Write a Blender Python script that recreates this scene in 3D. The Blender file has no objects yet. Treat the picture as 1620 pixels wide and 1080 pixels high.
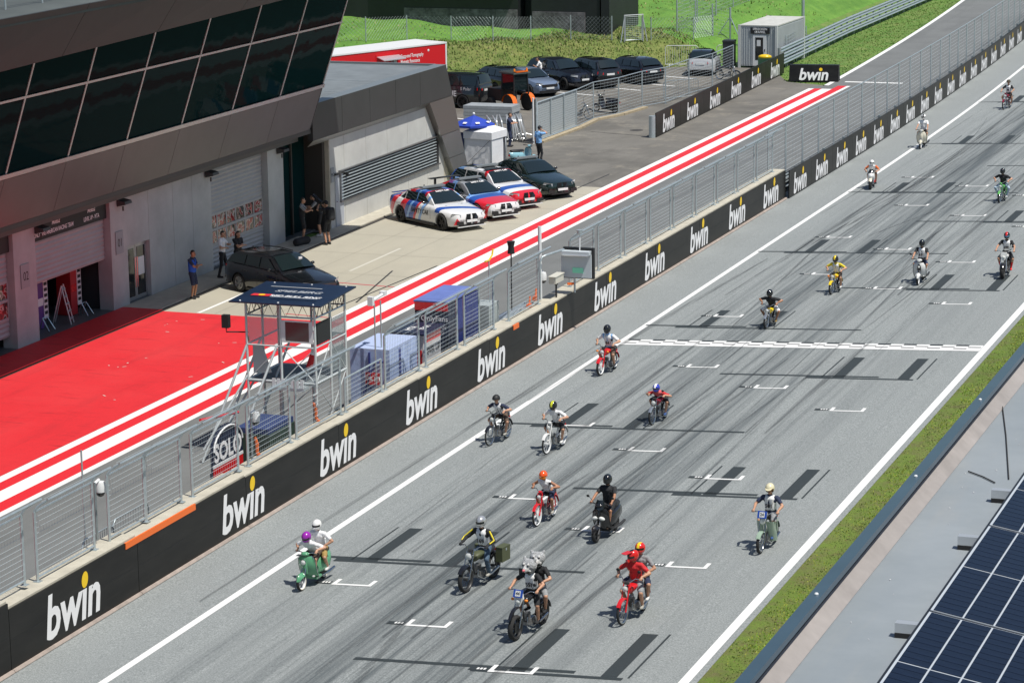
import bpy, bmesh, math, random
import numpy as np
from mathutils import Vector, Matrix
random.seed(7); rng = np.random.default_rng(7)
SC = bpy.context.scene
COL = SC.collection
# ------------------------------------------------------------------ camera
CAM_H = 19.0; FPX = 4300.0
MW = np.array([[0.93841816, 0.06017761, -0.34022054],
               [0.34522276, -0.20287164, 0.91633201],
               [-0.01387843, -0.97735447, -0.21115311]])
cam = bpy.data.cameras.new('camera'); camo = bpy.data.objects.new('camera', cam); COL.objects.link(camo)
cam.sensor_width = 36.0; cam.lens = FPX / 1620 * 36; cam.clip_start = 0.5; cam.clip_end = 4000
_r = Matrix(((MW[0][0], -MW[0][1], -MW[0][2]), (MW[1][0], -MW[1][1], -MW[1][2]), (MW[2][0], -MW[2][1], -MW[2][2])))
camo.matrix_world = Matrix.Translation((0, 0, CAM_H)) @ _r.to_4x4()
SC.camera = camo
# ------------------------------------------------------------------ world, sun, exposure
SUNV = Vector((0.44, -0.17, 1.0)).normalized()
w = bpy.data.worlds.new("World"); SC.world = w; w.use_nodes = True
nt = w.node_tree; bg = nt.nodes['Background']; sky = nt.nodes.new('ShaderNodeTexSky')
sky.sky_type = 'NISHITA'; sky.sun_disc = False
sky.sun_elevation = math.asin(SUNV.z); sky.sun_rotation = math.radians(111.1)
sky.air_density = 1.0; sky.dust_density = 1.0
bg.inputs['Strength'].default_value = 0.085
nt.links.new(sky.outputs[0], bg.inputs[0])
sl = bpy.data.lights.new('sun', 'SUN'); slo = bpy.data.objects.new('sun', sl); COL.objects.link(slo)
sl.energy = 4.4; sl.angle = math.radians(0.53); sl.color = (1.0, 0.96, 0.89)
slo.rotation_euler = SUNV.to_track_quat('Z', 'Y').to_euler()
SC.view_settings.view_transform = 'Standard'; SC.view_settings.look = 'None'
SC.view_settings.exposure = 0.12; SC.view_settings.gamma = 1.0; SC.view_settings.use_curve_mapping = False
SC.cycles.max_bounces = 6; SC.cycles.transparent_max_bounces = 12

# ------------------------------------------------------------------ picture <-> ground
XW = -29.4; BANK = 0.044
def _ray(px, py): return MW @ np.array([px - 810.0, py - 540.0, FPX])
def at(px, py, z=0.0):
    d = _ray(px, py); t = (z - CAM_H) / d[2]; return Vector((t * d[0], t * d[1], z))
def ont(px, py):            # point on the banked track
    d = _ray(px, py); t = (-BANK * XW - CAM_H) / (d[2] - BANK * d[0]); return Vector((t * d[0], t * d[1], CAM_H + t * d[2]))
def onx(px, py, x0):
    d = _ray(px, py); t = x0 / d[0]; return Vector((x0, t * d[1], CAM_H + t * d[2]))
def curve(y): return -4.0e-4 * max(0.0, y - 118.0) ** 2
def tz(x): return max(0.0, BANK * (x - XW))

# ------------------------------------------------------------------ materials
MATS = {}
def rgb(h):
    h = h.lstrip('#'); c = [int(h[i:i + 2], 16) / 255 for i in (0, 2, 4)]
    return tuple(v / 12.92 if v <= .04045 else ((v + .055) / 1.055) ** 2.4 for v in c)
def pm(name, col, rough=.55, metal=0., noise=None, bump=None, coat=0., spec=.5, alpha=1., trans=0.):
    if name in MATS: return MATS[name]
    m = bpy.data.materials.new(name); m.use_nodes = True; MATS[name] = m
    n = m.node_tree.nodes; l = m.node_tree.links; b = n['Principled BSDF']
    if isinstance(col, str): col = rgb(col)
    b.inputs['Base Color'].default_value = (*col, 1); b.inputs['Roughness'].default_value = rough
    b.inputs['Metallic'].default_value = metal; b.inputs['Specular IOR Level'].default_value = spec
    b.inputs['Coat Weight'].default_value = coat; b.inputs['Coat Roughness'].default_value = .06
    b.inputs['Alpha'].default_value = alpha; b.inputs['Transmission Weight'].default_value = trans
    tc = None
    if noise or bump:
        tc = n.new('ShaderNodeTexCoord')
    if noise:
        t = n.new('ShaderNodeTexNoise'); t.inputs['Scale'].default_value = noise[0]; t.inputs['Detail'].default_value = 6
        t.inputs['Roughness'].default_value = .65
        l.new(tc.outputs['Object'], t.inputs['Vector'])
        r = n.new('ShaderNodeValToRGB'); r.color_ramp.elements[0].position = .28; r.color_ramp.elements[1].position = .74
        a = noise[1]; c2 = noise[2] if len(noise) > 2 else None
        lo = tuple(max(0, v * (1 - a)) for v in col); hi = tuple(min(1, v * (1 + a)) for v in col) if c2 is None else c2
        r.color_ramp.elements[0].color = (*lo, 1); r.color_ramp.elements[1].color = (*hi, 1)
        l.new(t.outputs['Fac'], r.inputs['Fac']); l.new(r.outputs['Color'], b.inputs['Base Color'])
    if bump:
        t = n.new('ShaderNodeTexNoise'); t.inputs['Scale'].default_value = bump[0]; t.inputs['Detail'].default_value = 4
        l.new(tc.outputs['Object'], t.inputs['Vector'])
        bp = n.new('ShaderNodeBump'); bp.inputs['Strength'].default_value = bump[1]; bp.inputs['Distance'].default_value = .03
        l.new(t.outputs['Fac'], bp.inputs['Height']); l.new(bp.outputs['Normal'], b.inputs['Normal'])
    return m

class NG:
    """small wrapper for building node graphs"""
    def __init__(s, name, rough=.8):
        s.m = bpy.data.materials.new(name); s.m.use_nodes = True; MATS[name] = s.m
        s.n = s.m.node_tree.nodes; s.l = s.m.node_tree.links; s.b = s.n['Principled BSDF']
        s.b.inputs['Roughness'].default_value = rough; s.tc = s.n.new('ShaderNodeTexCoord')
        s.obj = s.tc.outputs['Object']
    def map(s, scale=(1, 1, 1), loc=(0, 0, 0), rot=(0, 0, 0), src=None):
        m = s.n.new('ShaderNodeMapping'); m.inputs['Scale'].default_value = scale
        m.inputs['Location'].default_value = loc; m.inputs['Rotation'].default_value = rot
        s.l.new(src or s.obj, m.inputs['Vector']); return m.outputs[0]
    def noise(s, scale, detail=5, rough=.6, vec=None, dist=0.):
        t = s.n.new('ShaderNodeTexNoise'); t.inputs['Scale'].default_value = scale; t.inputs['Detail'].default_value = detail
        t.inputs['Roughness'].default_value = rough; t.inputs['Distortion'].default_value = dist
        s.l.new(vec or s.obj, t.inputs['Vector']); return t.outputs['Fac']
    def ramp(s, fac, stops):
        r = s.n.new('ShaderNodeValToRGB'); e = r.color_ramp.elements
        while len(e) < len(stops): e.new(.5)
        for k, (p, c) in zip(e, stops):
            k.position = p; k.color = (c, c, c, 1) if isinstance(c, (int, float)) else (*c, 1)
        s.l.new(fac, r.inputs['Fac']); return r.outputs['Color']
    def math(s, op, a, b=None, clamp=False):
        m = s.n.new('ShaderNodeMath'); m.operation = op; m.use_clamp = clamp
        for i, v in enumerate((a, b)):
            if v is None: continue
            if isinstance(v, (int, float)): m.inputs[i].default_value = v
            else: s.l.new(v, m.inputs[i])
        return m.outputs[0]
    def mix(s, fac, a, b, mode='MIX'):
        m = s.n.new('ShaderNodeMix'); m.data_type = 'RGBA'; m.blend_type = mode
        for i, v in ((0, fac), (6, a), (7, b)):
            if isinstance(v, (int, float)): m.inputs[i].default_value = v
            elif isinstance(v, tuple): m.inputs[i].default_value = (*v, 1)
            else: s.l.new(v, m.inputs[i])
        return m.outputs[2]
    def sep(s, vec=None):
        q = s.n.new('ShaderNodeSeparateXYZ'); s.l.new(vec or s.obj, q.inputs[0]); return q.outputs
    def bump(s, h, strength=.3, dist=.02):
        bp = s.n.new('ShaderNodeBump'); bp.inputs['Strength'].default_value = strength; bp.inputs['Distance'].default_value = dist
        s.l.new(h, bp.inputs['Height']); s.l.new(bp.outputs['Normal'], s.b.inputs['Normal'])
    def color(s, c): s.l.new(c, s.b.inputs['Base Color']); return s.m

# ------------------------------------------------------------------ mesh builder
class MB:
    def __init__(s): s.v = []; s.f = []; s.mi = []; s.cur = 0
    def add(s, vs, fs, mi=None):
        o = len(s.v); s.v += [tuple(p) for p in vs]; s.f += [tuple(i + o for i in f) for f in fs]
        s.mi += [s.cur if mi is None else mi] * len(fs); return s
    def box(s, c, d, rz=0., mi=None, R=None):
        hx, hy, hz = d[0] / 2, d[1] / 2, d[2] / 2
        p = [Vector((x, y, z)) for z in (-hz, hz) for x, y in ((-hx, -hy), (hx, -hy), (hx, hy), (-hx, hy))]
        M = R if R is not None else Matrix.Rotation(rz, 3, 'Z'); c = Vector(c)
        return s.add([M @ q + c for q in p], [(3, 2, 1, 0), (4, 5, 6, 7), (0, 1, 5, 4), (1, 2, 6, 5), (2, 3, 7, 6), (3, 0, 4, 7)], mi)
    def bb(s, x0, x1, y0, y1, z0, z1, mi=None):
        return s.box(((x0 + x1) / 2, (y0 + y1) / 2, (z0 + z1) / 2), (abs(x1 - x0), abs(y1 - y0), abs(z1 - z0)), 0, mi)
    def tube(s, pts, r, n=6, mi=None, caps=True):
        P = [Vector(p) for p in pts]; m = len(P); rs = r if isinstance(r, (list, tuple)) else [r] * m
        vs = []; fs = []; prev = None
        for i in range(m):
            t = (P[min(i + 1, m - 1)] - P[max(i - 1, 0)])
            t = t.normalized() if t.length > 1e-9 else Vector((0, 0, 1))
            if prev is None:
                a = Vector((0, 0, 1)) if abs(t.z) < .9 else Vector((1, 0, 0)); u = t.cross(a).normalized()
            else:
                u = (prev - t * prev.dot(t)); u = u.normalized() if u.length > 1e-6 else t.orthogonal().normalized()
            prev = u; wv = t.cross(u)
            for k in range(n):
                an = 2 * math.pi * k / n; vs.append(P[i] + (u * math.cos(an) + wv * math.sin(an)) * rs[i])
        for i in range(m - 1):
            for k in range(n):
                k2 = (k + 1) % n; fs.append((i * n + k, i * n + k2, (i + 1) * n + k2, (i + 1) * n + k))
        if caps: fs.append(tuple(range(n - 1, -1, -1))); fs.append(tuple((m - 1) * n + k for k in range(n)))
        return s.add(vs, fs, mi)
    def lathe(s, prof, c=(0, 0, 0), axis='Z', n=16, mi=None, closed=False):
        """prof: (radius, height) pairs turned about an axis through c"""
        c = Vector(c); vs = []; fs = []; m = len(prof)
        for r, h in prof:
            for k in range(n):
                a = 2 * math.pi * k / n; x, y = r * math.cos(a), r * math.sin(a)
                p = {'Z': (x, y, h), 'X': (h, x, y), 'Y': (x, h, y)}[axis]; vs.append(Vector(p) + c)
        rg = range(m if closed else m - 1)
        for i in rg:
            j = (i + 1) % m
            for k in range(n):
                k2 = (k + 1) % n; f = (i * n + k, i * n + k2, j * n + k2, j * n + k); fs.append(f if axis != 'Y' else f[::-1])
        return s.add(vs, fs, mi)
    def ell(s, c, r, n=12, m=8, mi=None, R=None):
        c = Vector(c); vs = []; fs = []
        for i in range(m + 1):
            th = math.pi * i / m
            for k in range(n):
                a = 2 * math.pi * k / n
                p = Vector((r[0] * math.sin(th) * math.cos(a), r[1] * math.sin(th) * math.sin(a), r[2] * math.cos(th)))
                vs.append((R @ p if R is not None else p) + c)
        for i in range(m):
            for k in range(n):
                k2 = (k + 1) % n; fs.append((i * n + k, (i + 1) * n + k, (i + 1) * n + k2, i * n + k2))
        return s.add(vs, fs, mi)
    def quad(s, a, b, c, d, mi=None): return s.add([a, b, c, d], [(0, 1, 2, 3)], mi)
    def prism(s, poly, ext, mi=None):
        """poly: 3-D outline (planar), ext: extrusion vector"""
        n = len(poly); e = Vector(ext); A = [Vector(p) for p in poly]
        return s.add(A + [p + e for p in A], [tuple(range(n))[::-1], tuple(range(n, 2 * n))] +
                     [(i, (i + 1) % n, n + (i + 1) % n, n + i) for i in range(n)], mi)
    def loft(s, rings, mi=None, caps=True, closed=True):
        n = len(rings[0]); vs = [p for r in rings for p in r]; fs = []
        for i in range(len(rings) - 1):
            for k in range(n if closed else n - 1):
                k2 = (k + 1) % n; fs.append((i * n + k, i * n + k2, (i + 1) * n + k2, (i + 1) * n + k))
        if caps: fs.append(tuple(range(n))[::-1]); fs.append(tuple((len(rings) - 1) * n + k for k in range(n)))
        return s.add(vs, fs, mi)
    def mesh(s, name, mats, smooth=False, fix=True):
        me = bpy.data.meshes.new(name); me.from_pydata(s.v, [], s.f)
        for m in (mats if isinstance(mats, (list, tuple)) else [mats]): me.materials.append(m)
        if max(s.mi, default=0) > 0: me.polygons.foreach_set('material_index', s.mi)
        if fix:
            bm = bmesh.new(); bm.from_mesh(me); bmesh.ops.recalc_face_normals(bm, faces=bm.faces); bm.to_mesh(me); bm.free()
        if smooth: shade(me, smooth)
        me.update(); return me
    def build(s, name, mats, parent=None, smooth=False, loc=None, fix=True):
        return link(name, s.mesh(name, mats, smooth, fix), parent, loc)
def shade(me, ang=40):
    me.polygons.foreach_set('use_smooth', [True] * len(me.polygons))
    try: me.set_sharp_from_angle(angle=math.radians(ang if ang is not True else 40))
    except Exception: pass
def link(name, me, parent=None, loc=None, rz=0.):
    o = bpy.data.objects.new(name, me); COL.objects.link(o)
    if parent: o.parent = parent
    if loc is not None: o.location = loc
    if rz: o.rotation_euler.z = rz
    return o
def tag(o, label=None, cat=None, group=None, kind=None):
    if label: o['label'] = label
    if cat: o['category'] = cat
    if group: o['group'] = group
    if kind: o['kind'] = kind
    return o
def thing(name, label, cat, loc=(0, 0, 0), rz=0., group=None):
    o = bpy.data.objects.new(name, None); COL.objects.link(o); o.location = loc; o.rotation_euler.z = rz
    o.empty_display_size = .2
    return tag(o, label, cat, group)
def copy_tree(o, parent=None):
    c = o.copy(); COL.objects.link(c); c.parent = parent
    for ch in list(o.children): copy_tree(ch, c)
    return c
_TXT = {}
def text_mesh(txt, size=1., bold=.0, shear=0., ext=0., align='CENTER', sx=1.0):
    k = (txt, size, bold, shear, ext, align, sx)
    if k in _TXT: return _TXT[k]
    cu = bpy.data.curves.new('lettering', 'FONT'); cu.body = txt; cu.size = size; cu.offset = bold; cu.shear = shear
    cu.extrude = ext; cu.align_x = align; cu.align_y = 'CENTER'; cu.resolution_u = 3
    o = bpy.data.objects.new('lettering', cu); COL.objects.link(o)
    me = bpy.data.meshes.new_from_object(o.evaluated_get(bpy.context.evaluated_depsgraph_get()))
    bpy.data.objects.remove(o); bpy.data.curves.remove(cu)
    if sx != 1.0:
        for v in me.vertices: v.co.x *= sx
    _TXT[k] = me; return me
def place_text(txt, size, origin, right, up, m, parent=None, name='lettering', bold=0., shear=0., align='CENTER', sx=1., off=.004):
    """flat print: x runs along right, y along up, lifted along the normal; coordinates in the parent's space"""
    me = text_mesh(txt, size, bold, shear, 0., align, sx).copy(); me.materials.clear(); me.materials.append(m)
    r = Vector(right).normalized(); u = Vector(up); u = (u - r * u.dot(r)).normalized(); nn = r.cross(u)
    M = Matrix((r, u, nn)).transposed().to_4x4(); M.translation = Vector(origin) + nn * off
    me.transform(M); return link(name, me, parent)
# ================================================================== ground materials
def track_material():
    g = NG('track_asphalt', .86)
    fine = g.noise(26, 4, .85); med = g.noise(9, 5, .7); big = g.noise(.22, 3, .5)
    st1 = g.noise(1.0, 6, .62, g.map((2.6, .05, 1))); st2 = g.noise(1.0, 5, .7, g.map((7.5, .06, 1), (3, 7, 0), (0, 0, .012)))
    x = g.sep()[0]
    # rubbered-in lane: darker towards the middle of the track
    lane = g.ramp(g.math('MULTIPLY', g.math('ADD', x, 29.4), 1 / 15.), [(0., 0.), (.18, .1), (.36, .85), (.6, .8), (.8, .25), (1., 0.)])
    base = g.ramp(fine, [(.34, (.125, .142, .141)), (.5, (.26, .281, .277)), (.66, (.415, .437, .43))])
    base = g.mix(g.ramp(med, [(.3, 0.), (.7, 1.)]), base, g.mix(.16, base, (.15, .155, .155)))
    base = g.mix(g.math('MULTIPLY', g.ramp(big, [(.35, 0.), (.65, 1.)]), .22), base, (.215, .228, .225))
    dark = g.math('MULTIPLY', g.ramp(st1, [(.44, 0.), (.64, 1.)]), .5); dark2 = g.math('MULTIPLY', g.ramp(st2, [(.52, 0.), (.62, 1.)]), .45)
    st3 = g.noise(1.0, 4, .6, g.map((.85, .022, 1), (11, 3, 0), (0, 0, -.02))); dark3 = g.math('MULTIPLY', g.ramp(st3, [(.47, 0.), (.62, 1.)]), .42)
    dd = g.math('MULTIPLY', g.math('ADD', g.math('ADD', dark, dark2, True), dark3, True), lane)
    base = g.mix(dd, base, (.045, .058, .065))
    g.bump(fine, .35, .01)
    return g.color(base)
def asphalt_material(name, c, seam=.0):
    g = NG(name, .88); fine = g.noise(40, 3, .8); big = g.noise(.35, 4, .6); st = g.noise(1., 5, .6, g.map((.9, .08, 1)))
    lo = tuple(v * .75 for v in c); hi = tuple(v * 1.25 for v in c)
    base = g.ramp(fine, [(.3, lo), (.7, hi)])
    base = g.mix(g.math('MULTIPLY', g.ramp(big, [(.35, 0.), (.7, 1.)]), .45), base, tuple(v * .62 for v in c))
    base = g.mix(g.math('MULTIPLY', g.ramp(st, [(.5, 0.), (.68, 1.)]), .35), base, tuple(v * .55 for v in c))
    if seam:
        b2 = g.noise(.16, 5, .7, dist=.6); base = g.mix(g.math('MULTIPLY', g.ramp(b2, [(.46, 0.), (.6, 1.)]), .6), base, (.085, .080, .070))
        b3 = g.noise(.5, 5, .75, g.map((1, 1, 1), (9, 3, 0))); base = g.mix(g.math('MULTIPLY', g.ramp(b3, [(.55, 0.), (.66, 1.)]), .55), base, (.26, .235, .19))
    return g.color(base)
def concrete_ground():
    g = NG('apron_concrete', .85); fine = g.noise(30, 4, .7); st = g.noise(1., 5, .65, g.map((1.4, .35, 1), rot=(0, 0, .35))); big = g.noise(.25, 4, .6)
    base = g.ramp(fine, [(.3, (.355, .33, .26)), (.7, (.475, .445, .36))])
    base = g.mix(g.math('MULTIPLY', g.ramp(st, [(.45, 0.), (.7, 1.)]), .35), base, (.33, .31, .255))
    base = g.mix(g.math('MULTIPLY', g.ramp(big, [(.4, 0.), (.7, 1.)]), .3), base, (.30, .285, .24))
    return g.color(base)
def red_paint():
    g = NG('red_paint', .6); fine = g.noise(22, 4, .75); big = g.noise(.3, 4, .6); st = g.noise(1., 5, .7, g.map((1.2, .16, 1)))
    base = g.ramp(fine, [(.25, (.56, .018, .026)), (.7, (.72, .028, .036))])
    base = g.mix(g.math('MULTIPLY', g.ramp(st, [(.5, 0.), (.72, 1.)]), .32), base, (.30, .012, .018))
    base = g.mix(g.math('MULTIPLY', g.ramp(big, [(.45, 0.), (.75, 1.)]), .3), base, (.74, .08, .08))
    s2 = g.noise(1., 6, .75, g.map((.5, 3.2, 1), rot=(0, 0, .5), loc=(4, 1, 0))); base = g.mix(g.math('MULTIPLY', g.ramp(s2, [(.56, 0.), (.70, 1.)]), .5), base, (.16, .010, .014))
    md = g.noise(4.5, 6, .8); base = g.mix(g.math('MULTIPLY', g.ramp(md, [(.5, 0.), (.75, 1.)]), .3), base, (.40, .02, .025))
    return g.color(base)
def grass_material(name, a, b, c, s=1.0):
    g = NG(name, .95); f = g.noise(9 * s, 6, .75); m = g.noise(.9 * s, 5, .7); st = g.noise(1., 4, .6, g.map((1.1, .06, 1)))
    base = g.ramp(f, [(.3, a), (.7, b)]); base = g.mix(g.ramp(m, [(.42, 0.), (.68, .9)]), base, c)
    base = g.mix(g.math('MULTIPLY', g.ramp(st, [(.45, 0.), (.6, 1.)]), .3), base, tuple(v * .6 for v in a))
    g.bump(f, .8, .08)
    return g.color(base)
M_TRACK = track_material()
M_PIT = asphalt_material('pit_asphalt', (.165, .172, .170))
M_YARD = asphalt_material('yard_asphalt', (.175, .165, .145), 1.)
M_APRON = concrete_ground(); M_RED = red_paint()
M_GRASS = grass_material('meadow_grass', (.07, .18, .022), (.13, .29, .04), (.16, .31, .045), .8)
M_WEED = grass_material('weedy_grass', (.075, .125, .022), (.165, .215, .05), (.24, .245, .075), 1.)
M_VERGE = grass_material('verge_grass', (.10, .18, .02), (.22, .29, .045), (.17, .15, .06), 2.2)
M_STRIP = grass_material('mown_grass', (.07, .165, .022), (.135, .25, .04), (.20, .24, .07), .9)
M_WHITE = pm('white_road_paint', (.78, .78, .76), .6, noise=(14, .06))
M_REDL = pm('red_line_paint', (.66, .02, .03), .6, noise=(14, .12))
M_BLACKP = pm('black_road_paint', (.028, .036, .038), .7, noise=(25, .35))
M_CONC = pm('concrete', (.47, .44, .36), .85, noise=(2.2, .16), bump=(30, .15))
M_CONCW = pm('pale_concrete_panel', (.52, .52, .49), .8, noise=(.9, .1), bump=(18, .1))

# ================================================================== terrain and sheets
EMB = [(-130, 60), (-75, 118), (-62, 140), (-57, 150.3), (-50.4, 158.6), (-47.2, 162.2), (-45.6, 170), (-45.0, 190), (-45.6, 230), (-60, 420)]
def emb_dist(x, y):
    best = 1e9; sg = 1
    for (ax, ay), (bx, by) in zip(EMB, EMB[1:]):
        dx, dy = bx - ax, by - ay; t = max(0, min(1, ((x - ax) * dx + (y - ay) * dy) / (dx * dx + dy * dy)))
        px, py = ax + t * dx, ay + t * dy; d = math.hypot(x - px, y - py)
        if d < best: best = d; sg = 1 if (dx * (y - ay) - dy * (x - ax)) > 0 else -1
    return best * sg
def hz(x, y):
    if x > -42.6: return -.06
    d = emb_dist(x, y)
    if d <= 0: return -.06
    t = min(1, d / 4.6); k = 1.85 * (t * t * (3 - 2 * t))
    n = .10 * math.sin(x * 1.3 + y * .7) + .08 * math.sin(x * .6 - y * 1.1)
    return -.06 + k + max(0, d - 4.6) * .055 + n * t
def sheet(name, fn, xs, ys, m, kind='structure', mi_fn=None, smooth=True):
    mb = MB(); nx = len(xs)
    mb.v = [(x, y, fn(x, y)) for y in ys for x in xs]
    for j in range(len(ys) - 1):
        for i in range(nx - 1):
            mb.f.append((j * nx + i, j * nx + i + 1, (j + 1) * nx + i + 1, (j + 1) * nx + i))
            mb.mi.append(0 if mi_fn is None else mi_fn((xs[i] + xs[i + 1]) / 2, (ys[j] + ys[j + 1]) / 2))
    o = mb.build(name, m, smooth=80 if smooth else False, fix=False); o['kind'] = kind; return o
fr = lambda a, b, s: [a + (b - a) * i / max(1, int(round((b - a) / s))) for i in range(int(round((b - a) / s)) + 1)]
def tm(x, y):
    d = emb_dist(x, y)
    return 1 if (x < -43 and -.5 < d < 5.6 and y < 165) else (2 if x > -46 and d < 2 else 0)
sheet('terrain', hz, [-700, -400, -250, -180] + fr(-130, -42, .8) + [-41, -38, -30, -14.6, 30, 200, 600],
      [-200, -50, 30, 60, 80] + fr(100, 215, .8) + fr(217, 300, 4) + [350, 450, 700, 1200], [M_GRASS, M_WEED, M_STRIP], mi_fn=tm)
YS = [0, 30] + fr(40, 118, 6) + fr(121, 300, 3)
def ribbon(name, x0, x1, y0, y1, z, m, track=False, curved=True, kind='structure'):
    ys = [y0] + [y for y in YS if y0 < y < y1] + [y1]
    mb = MB(); cv = (lambda y: curve(y)) if curved else (lambda y: 0.)
    for y in ys:
        for x in (x0, x1): mb.v.append((x + cv(y), y, z + (tz(x) if track else 0)))
    mb.f = [(2 * i, 2 * i + 1, 2 * i + 3, 2 * i + 2) for i in range(len(ys) - 1)]; mb.mi = [0] * len(mb.f)
    o = mb.build(name, m, fix=False); o['kind'] = kind; return o
ribbon('track', -29.4, -14.74, 0, 300, 0, M_TRACK, True)
ribbon('verge', -14.78, 40, 0, 300, -.012, M_VERGE, True)
ribbon('pit_lane', -38.0, -29.4, 0, 153, 0, M_PIT, curved=False)
ribbon('pit_lane', -37.0, -29.4, 153, 300, 0, M_PIT)
def poly_sheet(name, pts, z, m):
    mb = MB(); mb.add([(x, y, z) for x, y in pts], [tuple(range(len(pts)))]); o = mb.build(name, m, fix=False)
    if o.data.polygons[0].normal.z < 0: o.data.flip_normals()
    o['kind'] = 'structure'; return o
poly_sheet('yard', [(-38.0, 114.2), (-38.0, 153), (-37, 153.2), (-40.0, 154.6), (-42.4, 160.6), (-46.9, 162.0), (-50.4, 158.4), (-57, 150.2), (-62, 140), (-75, 118), (-75, 100), (-45.2, 100), (-45.2, 114.2)], 0, M_YARD)
ribbon('apron', -44.15, -38.0, 83.7, 114.2, .0, M_APRON, curved=False)
ribbon('red_forecourt', -44.15, -38.0, 0, 83.7, .0, M_RED, curved=False)
ribbon('red_forecourt', -45.75, -44.18, 0, 83.7, .06, M_RED, curved=False)
# kerb step along the garages, with its drain
mb = MB(); mb.bb(-45.79, -44.35, 83.7, 98.6, -.1, .055); mb.bb(-45.2, -44.35, 98.6, 113.6, -.1, .055)
tag(mb.build('kerb', M_CONC), kind='structure')
tag(MB().bb(-44.35, -44.15, 0, 113.6, -.1, .012).build('drain_channel', pm('dark_steel', (.05, .045, .04), .6)), kind='structure')
# painted lines
def line(x0, x1, y0, y1, m=M_WHITE, track=False, z=.004, name='painted_line', curved=True): return ribbon(name, x0, x1, y0, y1, z, m, track, curved)
line(-27.1, -26.9, 0, 300, track=True); line(-15.12, -14.90, 0, 300, track=True)
for a, b, m in ((-37.98, -37.66, M_WHITE), (-37.66, -37.2, M_REDL), (-37.2, -36.62, M_WHITE), (-36.62, -36.12, M_REDL), (-36.12, -35.9, M_WHITE)):
    line(a, b, 0, 151.8 if a < -37 else 153.4, m, name='pit_stripe', curved=False)
line(-36.98, -36.7, 153.4, 300); line(-36.7, -33.3, 155.2, 155.6, curved=False)
line(-42.88, -42.74, 83.75, 90, curved=False); line(-40.9, -40.78, 92.5, 97.5, pm('faded_paint', (.55, .53, .46), .8), curved=False)
mb = MB()
for (a, b) in (((-40.7, 88.6), (-40.6, 90.3)), ((-40.6, 90.3), (-38.0, 90.05)), ((-39.8, 84.5), (-38.1, 84.3))):
    d = Vector((b[0] - a[0], b[1] - a[1], 0)).normalized(); n_ = Vector((-d.y, d.x, 0)) * .05; A = Vector((*a, .004)); B = Vector((*b, .004))
    mb.quad(A - n_, B - n_, B + n_, A + n_)
tag(mb.build('painted_line', pm('thin_red_paint', (.5, .05, .07), .7), fix=False), kind='structure')
mb = MB()   # repaired joints in the concrete: dark sealed cracks
for pts in ([(-38.5, 86.7), (-38.05, 94.4)], [(-39.3, 93), (-38.2, 87)], [(-39.6, 107.5), (-39.3, 109.3), (-39.0, 111.8), (-38.9, 118)], [(-44.3, 131.4), (-40.75, 130.4)]):
    for a, b in zip(pts, pts[1:]):
        A = Vector((*a, .005)); B = Vector((*b, .005)); d = (B - A).normalized(); n_ = Vector((-d.y, d.x, 0)) * .035; mb.quad(A - n_, B - n_, B + n_, A + n_)
tag(mb.build('sealed_joint', pm('bitumen', (.03, .03, .03), .6), fix=False), kind='structure')
for nm, x in (('slab_joint', -42.2), ('slab_joint', -40.1)):
    line(x, x + .03, 83.8, 114, pm('joint_dirt', (.30, .28, .23), .9), name=nm, curved=False, z=.003)
for y in fr(88, 112, 4.0): line(-44.1, -38, y, y + .03, MATS['joint_dirt'], name='slab_joint', curved=False, z=.003)
tag(MB().lathe([(.0, .006), (.32, .006), (.36, 0)], (-42.2, 132.5, 0), n=14).build('manhole_cover', MATS['dark_steel']), kind='structure')
# car park bays
u = Vector((.80, -.60, 0)); nrm = Vector((.6, .8, 0))
mb = MB()
for p, L in (((905, 148), 3.5), ((975, 140), 3.6), ((1025, 133), 4.), ((1065, 122), 3.5), ((718, 187), 1.6)):
    c = at(*p); e = c + Vector((.93, -.36, 0)) * L * .5; s_ = c - Vector((.93, -.36, 0)) * L * .5; k = Vector((.36, .93, 0)) * .09
    mb.quad(s_ - k + Vector((0, 0, .004)), e - k + Vector((0, 0, .004)), e + k + Vector((0, 0, .004)), s_ + k + Vector((0, 0, .004)))
tag(mb.build('parking_bay_lines', M_WHITE, fix=False), kind='structure')

# old grid boxes painted over in black, motorcycle grid brackets, start line
def tquad(mb, x0, x1, y0, y1, z, cv=True):
    c = [(x0, y0), (x1, y0), (x1, y1), (x0, y1)]
    mb.add([(x + (curve(y) if cv else 0), y, tz(x) + z) for x, y in c], [(0, 1, 2, 3)])
mb = MB()
rows = [50.2, 57.4, 64.5, 71.3, 78.4, 85.6, 92.7, 100, 107.2, 115.0, 122.8, 130.5, 138.6, 147.0, 156]
for k, y0 in enumerate(rows):
    if k % 2 == 0: bx = (-18.62, -16.62); c0, c1, d0, d1 = -22.35, -17.4, -19.6, -16.3
    else: bx = (-24.98, -22.95); c0, c1, d0, d1 = -27.0, -23.5, -25.9, -19.55
    for i, x in enumerate(bx):
        tquad(mb, x - .175, x + .175, y0 - .05, y0 + 2.85, .005)
        lx = x - .5 if i == 0 else x + .42
        tquad(mb, lx - .025, lx + .025, y0 - .05, y0 + 2.9, .005)
    tquad(mb, c0, c1, y0 + .03, y0 + .2, .005); tquad(mb, d0, d1, y0 - .22, y0 - .06, .005)
    tquad(mb, d0, d0 + .75, y0 - .06, y0 + .03, .005)
tag(mb.build('blacked_out_grid_boxes', M_BLACKP, fix=False), kind='structure')
mw = MB(); mk = MB(); lanes = [-18.72, -21.68, -24.62, -17.33, -20.3, -23.2]
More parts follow.
